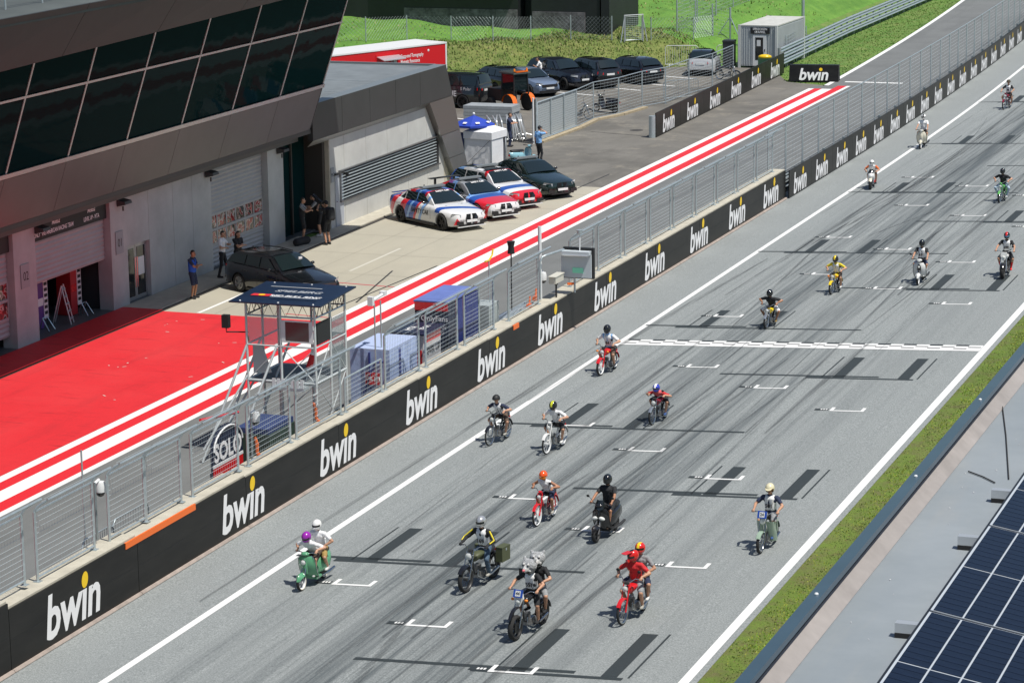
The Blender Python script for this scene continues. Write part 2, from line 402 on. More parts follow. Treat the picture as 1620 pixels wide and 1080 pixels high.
for i in range(27):
    y = 50.05 + 2.665 * i; x = lanes[i % 6]
    if 81.8 < y < 85.0: continue
    tquad(mw, x - .5, x + .5, y - .05, y + .05, .009); tquad(mw, x - .5, x - .4, y + .05, y + .4, .009); tquad(mw, x + .4, x + .5, y + .05, y + .4, .009)
    tquad(mk, x - .95, x - .55, y + .0, y + .2, .009)
    for j in range(3): tquad(mw, x - .78 + j * .075, x - .73 + j * .075, y + .05, y + .16, .013)
tag(mw.build('grid_brackets', M_WHITE, fix=False), kind='structure'); tag(mk.build('grid_number_patches', M_BLACKP, fix=False), kind='structure')
mb = MB(); tquad(mb, -26.88, -15.13, 82.5, 83.34, .009); tag(mb.build('start_line', M_WHITE, fix=False), kind='structure')
mb = MB(); mg = MB(); nsq = 28; wd = (26.82 - 15.16) / nsq
for j in range(nsq):
    x = -26.82 + j * wd
    if j % 2 == 0: tquad(mb, x, x + wd, 83.18, 83.38, .013); tquad(mg, x, x + wd, 82.74, 82.88, .013)
    else: tquad(mg, x, x + wd, 82.96, 83.1, .013)
tag(mb.build('start_line_squares', M_BLACKP, fix=False), kind='structure'); tag(mg.build('start_line_squares', pm('worn_black_paint', (.20, .20, .198), .8), fix=False), kind='structure')

# rubber laid down by tyres: thin curved strips that fade along their length
g = NG('tyre_rubber', .7); n1 = g.noise(1., 5, .7, g.map((9, .16, 1))); n2 = g.noise(22, 3, .7)
al = g.math('MULTIPLY', g.ramp(n1, [(.36, 0.), (.66, .55)]), g.ramp(n2, [(.25, .55), (.6, 1.)])); g.l.new(al, g.b.inputs['Alpha'])
M_RUB = g.color(g.mix(.5, (.045, .052, .056), (.06, .066, .07)))
mb = MB()
for k in range(84):
    x = random.gauss(-21.7, 2.6); y0 = random.uniform(42, 150); L = random.uniform(7, 34); dx = random.gauss(0, .35); cv = random.gauss(0, .3); wd = random.choice([.05, .07, .1, .14, .2])
    if k < 16: x = random.uniform(-26.0, -22.5); y0 = random.uniform(85, 150); dx = random.uniform(.3, 1.8)
    prev = None
    for i in range(13):
        t = i / 12; y = y0 + L * t; xx = x + dx * t + cv * t * t + curve(y)
        xx = max(-27.6, min(-15.4, xx)); ww = wd * (.35 + .65 * math.sin(math.pi * min(1, max(0.02, t))))
        cur = [(xx - ww / 2, y, tz(xx) + .017 + k * .0002), (xx + ww / 2, y, tz(xx) + .017 + k * .0002)]
        if prev: mb.quad(prev[0], prev[1], cur[1], cur[0])
        prev = cur
tag(mb.build('tyre_marks', M_RUB, fix=False), kind='stuff')

# grass blades: verge by the track, bank behind the car park
def blades(name, pts, h, wdt, mats):
    mb = MB()
    for (x, y, z) in pts:
        a = random.uniform(0, 6.28); hh = h * random.uniform(.5, 1.3); ww = wdt * random.uniform(.6, 1.3); lean = random.uniform(-.5, .5) * hh
        c, s = math.cos(a), math.sin(a)
        mb.add([(x - c * ww, y - s * ww, z), (x + c * ww, y + s * ww, z), (x - s * lean, y + c * lean, z + hh)], [(0, 1, 2)], random.randrange(len(mats)))
    o = mb.build(name, mats, fix=False); o['kind'] = 'stuff'; return o
GB = [pm('blade_green', (.10, .19, .03), .8), pm('blade_olive', (.19, .23, .06), .8), pm('blade_straw', (.36, .33, .16), .8), pm('blade_dark', (.06, .12, .02), .8)]
from mathutils import noise as mnoise
PATCH = ([], [], [])
while sum(map(len, PATCH)) < 36000:
    y = random.uniform(44, 104); x = random.uniform(-14.77, -12.4); d = x + 14.77
    f1 = mnoise.noise((x * 2.2, y * .9, 0)); f2 = mnoise.noise((x * 1.1, y * .45, 7))
    if random.random() < min(1., .02 + d * 1.6 + f1 * .9): PATCH[0 if f2 > .08 else (1 if f2 > -.18 else 2)].append((x, y, tz(x) - .012))
blades('verge_grass_blades', PATCH[0], .032, .02, [pm('blade_lime', (.19, .33, .03), .8), pm('blade_yellowish', (.33, .37, .055), .8)])
blades('verge_grass_blades', PATCH[1], .028, .02, [MATS['blade_yellowish'], GB[1], GB[0]])
blades('verge_grass_blades', PATCH[2], .02, .02, [GB[1], GB[3], pm('blade_dry', (.22, .17, .08), .8)])
pts = []
while len(pts) < 20000:
    x = random.uniform(-70, -43.2); y = random.uniform(128, 190); d = emb_dist(x, y)
    if (0.1 < d < 6.2 and y < 166) or (0 < d < 30 and random.random() < .04): pts.append((x, y, hz(x, y) - .02))
blades('bank_grass_blades', pts, .13, .06, [pm('blade_bank', (.17, .22, .05), .8), GB[1], GB[1], GB[2], GB[0]])
pts = []
while len(pts) < 9000:
    y = random.uniform(152, 230); x = random.uniform(-42.4, -37.2)
    pts.append((x + curve(y) * .3, y, -.06))
blades('strip_grass_blades', pts, .06, .05, [pm('blade_mown', (.12, .24, .035), .8), GB[0], GB[1]])

mb = MB()
for k in range(26):
    x, y = random.uniform(-43.8, -38.2), random.uniform(62, 83); c = Vector((x, y, .006)); a = random.uniform(0, 3); d = Vector((math.cos(a), math.sin(a), 0)) * random.uniform(.02, .10); n_ = Vector((-d.y, d.x, 0)).normalized() * .02; mb.quad(c - d - n_, c + d - n_, c + d + n_, c - d + n_)
tag(mb.build('paint_chips', pm('bare_chip', (.6, .55, .52), .7), fix=False), kind='stuff')
# ================================================================== shared object materials
M_GALV = pm('galvanised_steel', (.46, .52, .54), .42, .55, noise=(5, .18))
M_GALVD = pm('weathered_steel', (.27, .31, .32), .5, .5, noise=(5, .2))
M_WIRE = pm('wire', (.46, .52, .54), .5, .3)
M_ALU = pm('aluminium', (.62, .64, .65), .35, .6)
M_BLACK = pm('matt_black', (.014, .015, .016), .6)
M_RUBBER = pm('rubber', (.022, .022, .022), .85)
M_GLOSSB = pm('gloss_black', (.012, .013, .015), .12, coat=.5)
g = NG('black_banner', .42); g.b.inputs['Specular IOR Level'].default_value = .24
n1 = g.noise(1., 5, .65, g.map((1, .5, 2.2))); n2 = g.noise(1., 4, .7, g.map((3, .25, 9))); c_ = g.ramp(n1, [(.35, (.008, .008, .0078)), (.72, (.019, .0185, .017))]); c_ = g.mix(g.math('MULTIPLY', g.ramp(n2, [(.58, 0.), (.75, 1.)]), .35), c_, (.05, .047, .042)); g.bump(g.noise(1., 2, .5, g.map((1, .55, .8))), .25, .06); M_BOARD = g.color(c_)
M_LET = pm('white_print', (.80, .80, .80), .5)
M_DOT = pm('yellow_print', (.85, .56, .01), .5)
M_PWHITE = pm('white_plastic', (.72, .73, .73), .4)
M_ORANGE = pm('orange_plastic', (.85, .16, .02), .45)
M_RED = MATS['red_paint']; M_REDP = pm('red_gloss', (.62, .015, .02), .25, coat=.5)
M_YELLOW = pm('yellow_gloss', (.78, .52, .01), .3, coat=.4)
M_CHROME = pm('chrome', (.55, .56, .56), .18, 1.)
M_DKGLASS = pm('tinted_glass', (.012, .016, .018), .06, spec=.6)
def glass(name, c, alpha, rough=.05): return pm(name, c, rough, alpha=alpha, spec=.6)
M_GLASS = glass('clear_glass', (.35, .45, .45), .22)

# ---- 'bwin' board lettering: heavy italic letters, dotless i plus its own dot
def bwin_meshes(h):
    """returns letters mesh (in x right / y up, centred, b height = h) and dot mesh"""
    s = h / .73
    me = text_mesh('bw\u0131n', s, .026 * s, .17, 0., 'CENTER', .93)
    return me
def board_print(board, cx, cy, cz, right, h, yoff=0.):
    """letters on a board: centre of the word at (cx,cy,cz) in world space, running along right"""
    me = bwin_meshes(h).copy(); me.materials.clear(); me.materials.append(M_LET)
    xs = [v.co.x for v in me.vertices]; ys = [v.co.y for v in me.vertices]
    ox, oy = (min(xs) + max(xs)) / 2, (min(ys) + max(ys)) / 2; wd = max(xs) - min(xs)
    r = Vector(right).normalized(); u = Vector((0, 0, 1)); n = r.cross(u)
    M = Matrix((r, u, n)).transposed().to_4x4(); M.translation = Vector((cx, cy, cz)) + n * .006
    me.transform(Matrix.Translation((-ox, -oy, 0))); me.transform(M)
    o = link('lettering', me, board)
    mb = MB(); c = Vector((cx, cy, cz)) + r * wd * .225 + u * h * .40 + n * .007
    vs = [c + r * (math.cos(a) * h * .145) + u * (math.sin(a) * h * .185) + r * (math.sin(a) * h * .02) for a in [2 * math.pi * k / 20 for k in range(20)]]
    mb.add(vs, [tuple(range(20))]); mb.build('letter_dot', M_DOT, board, fix=False)
    return o

# ================================================================== pit wall with advertising boards
def wall_h(y): return float(np.interp(y, [30, 46, 50, 60, 85, 114], [1.62, 1.60, 1.46, 1.38, 1.30, 1.30]))
pw = thing('pit_wall', 'long concrete pit wall faced with black boards along the track', 'wall', (-29.5, 80, 0))
def inp(o, p):
    if o.parent and o.parent.type == 'EMPTY': o.matrix_parent_inverse = Matrix.Translation(-Vector(p))
    return o
PWL = (-29.5, 80, 0)
edges = [36.5] + [48.02 + 5.78 * k - 0.0 for k in range(0, 12)]
edges = [30.7, 36.45, 42.2, 48.0] + [48.0 + 5.78 * k for k in range(1, 12)]
edges[-1] = 113.2
logo_y = [50.9, 56.7 + 2.85 - .0, 65.44, 71.46, 77.22, 82.73, 88.51, 94.31, 100.1, 105.57, 110.9]
M_SKIRT = pm('dusty_kerb_board', (.36, .30, .26), .8, noise=(3, .25))
for a, b in zip(edges, edges[1:]):
    h = wall_h((a + b) / 2)
    inp(MB().bb(-29.95, -29.345, a, b - .012, -.1, h).build('wall_section', M_CONC, pw), PWL)
    bo = inp(MB().bb(-29.34, -29.30, a + .004, b - .016, .075, h - .045).build('advertising_board', M_BOARD, pw), PWL)
    for ly in logo_y:
        if a <= ly < b:
            cy = ly - .18; board_print(bo, -29.30, cy, h * .475 + .03, (0, 1, 0), 1.0)
    # seam line and the rounded skirting where dust gathers
    inp(MB().bb(-29.302, -29.296, a + .05, b - .06, h * .5 - .004, h * .5 + .004).build('board_seam', M_BLACK, pw), PWL)
    inp(MB().tube([(-29.27, a + .01, .03), (-29.27, b - .01, .03)], .055, 6).build('skirting', M_SKIRT, pw), PWL)
for a, b in ((53.2, 56.75), (79.05, 79.55)):
    inp(MB().bb(-29.33, -29.285, a, b, wall_h(a) - .17, wall_h(a) - .02).build('orange_strip', M_ORANGE, pw), PWL)
# far part: lower boards on the guard rail, stepping out towards the track
fb = thing('trackside_barrier', 'far run of steel barrier with closely spaced white lettered black boards', 'barrier', (-29.1, 114, 0)); FBL = (-29.1, 114, 0)
def xb(y): return -29.16 + curve(y) * .95
ys = [113.3 + 3.96 * k for k in range(0, 23)]
for a, b in zip(ys, ys[1:]):
    A = Vector((xb(a), a, 0)); B = Vector((xb(b), b - .012, 0)); d = (B - A).normalized(); n = Vector((d.y, -d.x, 0))
    bo = inp(MB().prism([A + Vector((0, 0, .04)), B + Vector((0, 0, .04)), B + Vector((0, 0, 1.24)), A + Vector((0, 0, 1.24))], -n * .04).build('advertising_board', M_BOARD, fb), FBL)
    c = (A + B) / 2 - d * .1; board_print(bo, c.x, c.y, .55, d, .92)
    for z in (.30, .62, .94):       # W-beam rails behind
        mb = MB(); off = -n * .30
        for (dz, dn) in ((-.13, 0), (-.07, .06), (0, 0), (.07, .06), (.13, 0)):
            pass
        prof = [(-.13, 0), (-.075, -.055), (0, 0), (.075, -.055), (.13, 0)]
        for (z0, n0), (z1, n1) in zip(prof, prof[1:]):
            mb.quad(A + off + n * n0 + Vector((0, 0, z + z0)), B + off + n * n0 + Vector((0, 0, z + z0)), B + off + n * n1 + Vector((0, 0, z + z1)), A + off + n * n1 + Vector((0, 0, z + z1)))
        inp(mb.build('rail', M_GALV, fb, fix=False), FBL)
    inp(MB().box(A - n * .42 + Vector((0, 0, .55)), (.12, .12, 1.1)).build('post', M_GALVD, fb), FBL)

# ================================================================== debris fence panels
def fence_panel_mesh(L, hgt, mid=False, top=True, dv=.12, dh=.125, wr=.0038):
    """frame tubes, wire infill and the bent-back top of one panel: local y along, z up, x=0 the wire plane (pit side -x)"""
    fr_ = MB()
    fr_.tube([(0, 0, 0), (0, 0, hgt)], .034, 6); fr_.tube([(0, L, 0), (0, L, hgt)], .034, 6)
    if mid: fr_.tube([(0, L * .5, 0), (0, L * .5, hgt)], .03, 6)
    fr_.tube([(0, 0, .10), (0, L, .10)], .024, 6)
    fr_.tube([(0, 0, hgt), (0, L, hgt)], .026, 6)
    for y in (0, L): fr_.box((0, y, .008), (.16, .16, .016))
    if top:
        for y in (0, L): fr_.tube([(0, y, hgt), (.09, y + .02, hgt + .13), (.34, y + .08, hgt + .30)], .028, 6)
        fr_.tube([(.34, .0, hgt + .30), (.34, L + .3, hgt + .30)], .03, 6)
    wi = MB()
    def wire(a, b, r=wr):
        a = Vector(a); b = Vector(b); wi.tube([a, b], r, 3, caps=False)
    n = int((hgt - .1) / dh)
    for i in range(1, n + 1): wire((.012, 0, .1 + i * (hgt - .1) / (n + 1)), (.012, L, .1 + i * (hgt - .1) / (n + 1)), wr * 1.2)
    n = int(L / dv)
    for i in range(1, n): wire((0, i * L / n, .1), (0, i * L / n, hgt), wr * .8)
    if top:
        for i in range(1, n): wire((0, i * L / n, hgt), (.09, i * L / n + .02, hgt + .13), wr * .8); wire((.09, i * L / n + .02, hgt + .13), (.34, i * L / n + .08, hgt + .30), wr * .8)
        for k in range(1, 4): wire((.075 * k, .06, hgt + .08 * k + .06), (.075 * k, L, hgt + .08 * k + .06))
    return fr_, wi
_FP = {}
def fence_panel(loc, L, hgt, mid=False, top=True, label='', group='', name='mesh_fence', rz=0., mat=None, dv=.12, dh=.125, wr=.0038, infill='wire_mesh'):
    k = (round(L, 2), hgt, mid, top, dv, dh, mat)
    if k not in _FP:
        f, w_ = fence_panel_mesh(L, hgt, mid, top, dv, dh, wr); _FP[k] = (f.mesh('frame', mat or M_GALV, 50), w_.mesh(infill, M_WIRE, fix=False))
    t = thing(name, label, 'fence', loc, rz, group); link('frame', _FP[k][0], t); o = link(infill, _FP[k][1], t); o['kind'] = 'stuff'
    return t
starts = [40.4, 43.5, 46.75, 49.86, 57.33, 60.46, 66.62, 69.46, 72.55, 75.70, 85.6, 88.64, 91.68, 94.74, 97.70, 100.71, 103.72, 106.73, 109.74]
ORD = ['first', 'second', 'third', 'fourth', 'fifth', 'sixth', 'seventh', 'eighth', 'ninth', 'tenth', 'eleventh', 'twelfth', 'thirteenth', 'fourteenth', 'fifteenth', 'sixteenth', 'seventeenth', 'eighteenth', 'nineteenth', 'twentieth', 'twenty-first', 'twenty-second', 'twenty-third', 'twenty-fourth', 'twenty-fifth', 'twenty-sixth', 'twenty-seventh', 'twenty-eighth', 'twenty-ninth', 'thirtieth']
def plain_label(y):
    if y > 85: return ORD[[q for q in starts if q > 85].index(y)] + ' mesh fence panel on the pit wall beyond the hanging signal box'
    return ORD[[q for q in starts if q < 49.9].index(y)] + ' mesh fence panel on the wall from the lower left corner'
desc = {49.86: 'nearest steel mesh fence panel left of the two crowd barriers', 57.33: 'mesh fence panel in front of the grey round-topped banner', 60.46: 'mesh fence panel with a white dome camera at its edge', 66.62: 'low steel mesh panel below the timing stand',
        69.46: 'mesh fence panel in front of the pale blue box', 72.55: 'mesh fence panel in front of the team lettered wall box', 75.70: 'mesh fence panel in front of the dark blue box'}
for i, y in enumerate(starts):
    L = 2.55
    fence_panel((-29.66, y, wall_h(y + 1)), L, 1.58 if y != 66.62 else .95, mid=(y in (75.70,)), top=(y != 66.62),
                label=desc.get(y) or plain_label(y), group='debris fence panels on the pit wall')
for (y, L) in ((53.13, 1.75), (54.93, 1.8)):
    fence_panel((-29.66, y, wall_h(y)), L, 1.58, label='mesh fence panel over the %s half of the orange strip' % ('near' if y < 54 else 'far'), group='debris fence panels on the pit wall')
fence_panel((-29.66, 79.6, wall_h(80)), 2.8, 1.58, label='mesh fence panel left of the hanging signal box', group='debris fence panels on the pit wall')
fence_panel((-29.66, 63.4, wall_h(64)), 2.9, 1.58, label='mesh fence panel in front of the timing stand legs', group='debris fence panels on the pit wall')
y = 112.9; fk = -1
while y < 196:      # taller open fence behind the far boards
    fk += 1; b = xb(y) - .85; dyn = y + 3.0; ang = math.atan2(-(xb(dyn) - xb(y)), 3.0)
    fence_panel((b, y, 0), 2.95, 2.95, top=False, rz=ang, label=ORD[fk] + ' tall wire fence panel counted from the step in the pit wall', group='wire fence panels behind the far boards', dv=.5, dh=.2, wr=.005)
    y += 3.02

# ================================================================== pit entry barrier with boards
bp = thing('pit_entry_barrier', 'black lettered barrier between the pit exit road and the car park', 'barrier', (-40.4, 130.1, 0)); BPL = (-40.4, 130.1, 0)
A0 = Vector((-40.40, 130.1, 0)); B0 = Vector((-41.2, 158.6, 0)); dd = (B0 - A0).normalized(); nn = Vector((dd.y, -dd.x, 0)); LN = (B0 - A0).length; NB = 6
for k in range(NB):
    a = A0 + dd * (LN * k / NB); b = A0 + dd * (LN * (k + 1) / NB - .015)
    bo = inp(MB().prism([a + Vector((0, 0, .03)), b + Vector((0, 0, .03)), b + Vector((0, 0, 1.25)), a + Vector((0, 0, 1.25))], -nn * .05).build('advertising_board', M_BOARD, bp), BPL)
    c = (a + b) / 2; board_print(bo, c.x, c.y, .55, dd, .92)
    for z in (.25, .6, .95): inp(MB().prism([a - nn * .12 + Vector((0, 0, z - .14)), b - nn * .12 + Vector((0, 0, z - .14)), b - nn * .12 + Vector((0, 0, z + .14)), a - nn * .12 + Vector((0, 0, z + .14))], -nn * .06).build('rail', M_GALV, bp), BPL)
inp(MB().lathe([(.0, 0), (.17, 0), (.17, 1.1), (.0, 1.1)], A0 - nn * .2 - dd * .03, n=14).build('rounded_end', M_GALV, bp, 50), BPL)
# free-standing wedge with the word on it
a, b = at(1248, 129), at(1326, 130); wv = (b - a).normalized(); nv = Vector((wv.y, -wv.x, 0)); nv = nv if nv.y < 0 else -nv
wd = tag(MB().prism([a, a + Vector((0, 0, .95)) - nv * .25, a - nv * .7 + Vector((0, 0, .95)), a - nv * 1.0], b - a).build('advertising_wedge', M_BOARD), 'black foam advertising wedge standing alone at the end of the red stripes', 'sign')
u2 = (Vector((0, 0, .95)) - nv * .25).normalized(); me = bwin_meshes(.70).copy(); me.materials.clear(); me.materials.append(M_LET)
xs = [v.co.x for v in me.vertices]; ys_ = [v.co.y for v in me.vertices]; ox, oy = (min(xs) + max(xs)) / 2, (min(ys_) + max(ys_)) / 2; n3 = wv.cross(u2)
Mx = Matrix((wv, u2, n3)).transposed().to_4x4(); Mx.translation = (a + b) / 2 + u2 * .43 + n3 * .008; me.transform(Matrix.Translation((-ox, -oy, 0))); me.transform(Mx); link('lettering', me, wd)
c = (a + b) / 2 + u2 * (.43 + .29) + wv * (max(xs) - min(xs)) * .235 + n3 * .009
MB().add([c + wv * math.cos(t) * .10 + u2 * math.sin(t) * .10 for t in [6.283 * k / 16 for k in range(16)]], [tuple(range(16))]).build('letter_dot', M_DOT, wd, fix=False)

# ================================================================== triple guard rail on the left of the pit exit
gr = thing('guard_rail', 'three-rail steel guard rail along the grass strip', 'barrier', (-42.4, 161, 0)); GL = (-42.4, 161, 0)
for k in range(18):
    y0 = 160.6 + 4 * k; x0, x1 = -41.95 - .1 * min(k, 5), -41.95 - .1 * min(k + 1, 5)
    for z in (.36, .76, 1.16):
        mb = MB(); prof = [(-.16, 0), (-.09, .07), (0, 0), (.09, .07), (.16, 0)]
        for (z0, n0), (z1, n1) in zip(prof, prof[1:]): mb.quad((x0 + n0, y0, z + z0), (x1 + n0, y0 + 3.99, z + z0), (x1 + n1, y0 + 3.99, z + z1), (x0 + n1, y0, z + z1))
        inp(mb.build('rail', M_GALV, gr, fix=False), GL)
    for q in (0, 2): inp(MB().box((x0 - .12, y0 + q, .65), (.1, .14, 1.3)).build('post', M_GALVD, gr), GL)
# ================================================================== pit building
M_CLAD = pm('brown_grey_cladding', (.108, .106, .107), .42, .2, noise=(.7, .12), bump=(1.2, .03))
M_CLADD = pm('dark_grey_cladding', (.055, .057, .058), .42, .3, noise=(.8, .12))
M_CLADL = pm('pale_metal_cladding', (.20, .205, .21), .3, .6, noise=(.8, .1))
M_FASC = pm('slate_fascia', (.034, .040, .039), .6, .0, noise=(.8, .14))
g = NG('facade_glass', .03); wv_ = g.noise(.55, 2, .5); g.b.inputs['Specular IOR Level'].default_value = .0035; g.bump(wv_, .035, .3); M_FGLASS = g.color(g.mix(.5, (.004, .018, .019), (.007, .028, .029)))
M_MULL = pm('mullion_aluminium', (.45, .46, .46), .35, .6)
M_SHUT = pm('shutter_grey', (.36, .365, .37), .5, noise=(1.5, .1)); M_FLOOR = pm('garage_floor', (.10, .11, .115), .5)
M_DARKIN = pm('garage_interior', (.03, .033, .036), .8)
M_ROOFG = pm('roof_membrane', (.075, .085, .08), .7, noise=(.5, .25))
M_WALLC = pm('grey_pier_concrete', (.42, .435, .43), .85, noise=(.8, .16), bump=(20, .12))  # grey concrete of the garage piers and wall panels
pb = thing('pit_building', 'long pit building with slanted dark glass band above concrete garages', 'building', (-45.8, 98.4, 0)); PL = (-45.8, 98.4, 0)
def P_(o): return inp(o, PL)
YE = 98.4; Y0 = 40.0
def sx(z): return -45.0 + .346 * (z - 4.45)       # slanted facade plane
def slab(z0, z1, ya, yb, out, thick, name, m, par=pb, smooth=False):
    A = [Vector((sx(z0) + out, ya, z0)), Vector((sx(z1) + out, ya, z1)), Vector((sx(z1) + out - thick, ya, z1)), Vector((sx(z0) + out - thick, ya, z0))]
    o = MB().prism(A, (0, yb - ya, 0)).build(name, m, par); P_(o); return o
# carcass behind the skin
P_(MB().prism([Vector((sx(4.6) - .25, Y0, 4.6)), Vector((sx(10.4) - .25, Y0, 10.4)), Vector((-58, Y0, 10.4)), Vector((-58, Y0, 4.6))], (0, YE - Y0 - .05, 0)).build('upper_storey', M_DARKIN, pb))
ms = [73.9 - 4.07 * k for k in range(7, 0, -1)] + [73.9, 77.84, 81.9, 86.0, 90.1, 94.26, 98.3]
for a, b in zip(ms, ms[1:]):
    slab(6.32, 8.70, a + .045, b - .045, 0, .06, 'window_pane', M_FGLASS); slab(8.82, 10.55, a + .045, b - .045, 0, .06, 'window_pane', M_FGLASS)
    for c in (0, 1):
        pass
    slab(4.47, 6.12, a + .012, b - .012, .02, .08, 'cladding_panel', M_CLAD)
    slab(6.18, 10.55, b - .045, b + .045, .03, .12, 'mullion', M_MULL)
slab(6.15, 6.30, Y0, YE, .07, .14, 'sill', M_MULL); slab(8.72, 8.80, Y0, YE, .04, .12, 'transom', M_MULL)
P_(MB().prism([Vector((-45.0, YE + .02, 4.5)), Vector((sx(10.5) - .02, YE + .02, 10.5)), Vector((-58, YE + .02, 10.5)), Vector((-58, YE + .02, 4.5))], (0, .05, 0)).build('end_wall', M_CLADD, pb))
# soffit of the skin, deep projecting roof with its sloping fascia
P_(MB().bb(-45.95, -44.98, Y0, YE, 4.30, 4.46).build('soffit', M_CLADD, pb))
P_(MB().bb(-46.3, -45.55, Y0, YE, 3.96, 4.30).build('lintel', pm('lintel_grey', (.10, .10, .098), .6), pb))
fy = [46, 52, 58, 64, 70, 76, 82, 88, 94, 99.6]
def fz(y): return float(10.47 + (y - 66.4) * .0194)
for a, b in zip(fy, fy[1:]):
    za, zb = fz(a), fz(b); ra, rb = -39.9, -38.9
    mb = MB(); A = [(ra, a + .012, za), (ra, b - .012, zb), (rb, b - .012, 12.1), (rb, a + .012, 12.1)]; Bk = [(p[0] - .12, p[1], p[2]) for p in A]
    mb.add(A + Bk, [(0, 1, 2, 3), (7, 6, 5, 4), (0, 4, 5, 1), (2, 6, 7, 3), (1, 5, 6, 2), (3, 7, 4, 0)])
    P_(mb.build('fascia_panel', M_FASC, pb))
    P_(MB().add([(ra - .05, a, za + .005), (ra - .05, b, zb + .005), (-43.5, b, zb + .35), (-43.5, a, za + .35)], [(0, 1, 2, 3)]).build('roof_soffit', M_CLADD, pb, fix=False))
P_(MB().bb(-60, -39.02, 46, 99.6, 11.85, 12.09).build('roof', M_ROOFG, pb))
for y in fr(47, 99, 2.1): P_(MB().tube([(-40.4, y, 12.09), (-40.4, y, 13.1)], .03, 6).build('railing_post', M_GALV, pb))
for z in (12.6, 13.1): P_(MB().tube([(-40.4, 46.5, z), (-40.4, 99.3, z)], .025, 6).build('railing_rail', M_GALV, pb))
# ground floor: concrete piers, infill walls, garage openings
def pier(y0, y1, x=-45.78, name='concrete_pier'): P_(MB().bb(x - .55, x, y0, y1, 0, 3.96).build(name, M_WALLC, pb))
pier(76.50, 77.92); pier(83.10, 84.28); pier(95.98, 97.42); pier(71.2, 71.9)
wy = [84.28, 85.98, 87.9, 89.45, 91.02]
P_(MB().bb(-46.35, -45.80, 84.29, 85.97, 2.10, 3.96).build('wall_panel', M_WALLC, pb))
for a, b in zip(wy[1:], wy[2:]): P_(MB().bb(-46.35, -45.80, a + .008, b - .008, 0, 3.96).build('wall_panel', M_WALLC, pb))
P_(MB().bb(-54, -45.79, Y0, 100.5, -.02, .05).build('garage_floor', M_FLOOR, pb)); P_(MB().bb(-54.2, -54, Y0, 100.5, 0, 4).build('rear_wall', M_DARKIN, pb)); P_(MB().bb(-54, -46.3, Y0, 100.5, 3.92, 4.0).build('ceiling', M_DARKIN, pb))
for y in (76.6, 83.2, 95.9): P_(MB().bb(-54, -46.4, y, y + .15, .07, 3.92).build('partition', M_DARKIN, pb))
# roller shutters of ribbed slats
def shutter(y0, y1, z0, z1, win=None):
    n = int((z1 - z0) / .16); hgt = (z1 - z0) / n
    sh = P_(MB().bb(-46.10, -46.06, y0, y1, z0, z1).build('roller_shutter', M_SHUT, pb))
    for i in range(n):
        zc = z0 + (i + .5) * hgt
        if win and win[0] < zc < win[1]: continue
        P_(MB().add([(-46.055, y0, zc - hgt * .46), (-46.055, y1, zc - hgt * .46), (-46.025, y1, zc), (-46.025, y0, zc), (-46.055, y1, zc + hgt * .46), (-46.055, y0, zc + hgt * .46)], [(0, 1, 2, 3), (3, 2, 4, 5)]).build('shutter_slat', M_SHUT, sh, fix=False))
    return sh
shutter(77.95, 83.06, 1.86, 3.96)
sh = shutter(91.05, 95.95, .05, 3.96, (.93, 2.07)); sh2 = shutter(71.95, 76.46, .45, 3.96, (1.1, 2.3))
g = NG('painted_reflection_pane', .08); a1 = g.noise(2.3, 2, .5, dist=1.6); cc = g.ramp(a1, [(.36, (.02, .022, .024)), (.47, (.25, .19, .14)), (.5, (.55, .53, .5)), (.56, (.40, .03, .03)), (.66, (.03, .03, .03))]); M_PANE = g.color(cc)  # tan, white and red reflections painted into the pane colour
def shut_windows(sh, y0, y1, rows, n):
    w_ = (y1 - y0) / n
    for z0, z1 in rows:
        for k in range(n):
            P_(MB().bb(-46.05, -46.035, y0 + k * w_ + .05, y0 + (k + 1) * w_ - .05, z0, z1).build('shutter_window', M_PANE, sh))
    for z in [rows[0][0] - .05, (rows[0][1] + rows[1][0]) / 2, rows[1][1] + .05]: P_(MB().bb(-46.055, -46.02, y0, y1, z - .045, z + .045).build('window_rail', M_SHUT, sh))
    for k in range(n + 1): P_(MB().bb(-46.055, -46.022, y0 + k * w_ - .045, y0 + k * w_ + .045, rows[0][0], rows[1][1]).build('window_stile', M_SHUT, sh))
shut_windows(sh, 91.08, 95.92, [(.98, 1.42), (1.56, 2.02)], 6); shut_windows(sh2, 72.0, 76.44, [(1.12, 1.62), (1.76, 2.26)], 6)
# team sign band over garage 02, number plates, lights
sg = P_(MB().bb(-45.98, -45.90, 77.95, 83.06, 3.34, 3.97).build('garage_sign', M_BLACK, pb))
def ptext(*a, **k):
    return place_text(*a, **k)
YR = (0, 1, 0); ZU = (0, 0, 1)
ptext('Moto2', .2, (-45.90, 79.55, 3.80), YR, ZU, M_LET, sg, shear=.25, bold=.006); ptext('ONLYFANS AMERICAN RACING TEAM', .205, (-45.90, 79.4, 3.53), YR, ZU, M_LET, sg, sx=.76, bold=.004)
ptext('Moto2', .2, (-45.90, 82.0, 3.80), YR, ZU, M_LET, sg, shear=.25, bold=.006); ptext('LEVEL UP - MTA', .205, (-45.90, 82.0, 3.53), YR, ZU, M_LET, sg, sx=.76, bold=.004)
sg2 = P_(MB().bb(-45.98, -45.90, 71.9, 76.45, 3.30, 3.97).build('garage_sign', M_BLACK, pb))
M_PLATE = pm('plate_grey', (.30, .32, .34), .5)
for y, t in ((77.14, '02'), (83.66, '01')):
    p = P_(MB().bb(-45.775, -45.745, y - .27, y + .27, 1.98, 2.78).build('number_plate', M_PLATE, pb)); ptext(t, .42, (-45.745, y + .03, 2.36), YR, ZU, M_BLACK, p, sx=.85)
M_LAMPH = pm('lamp_housing', (.05, .05, .05), .5)
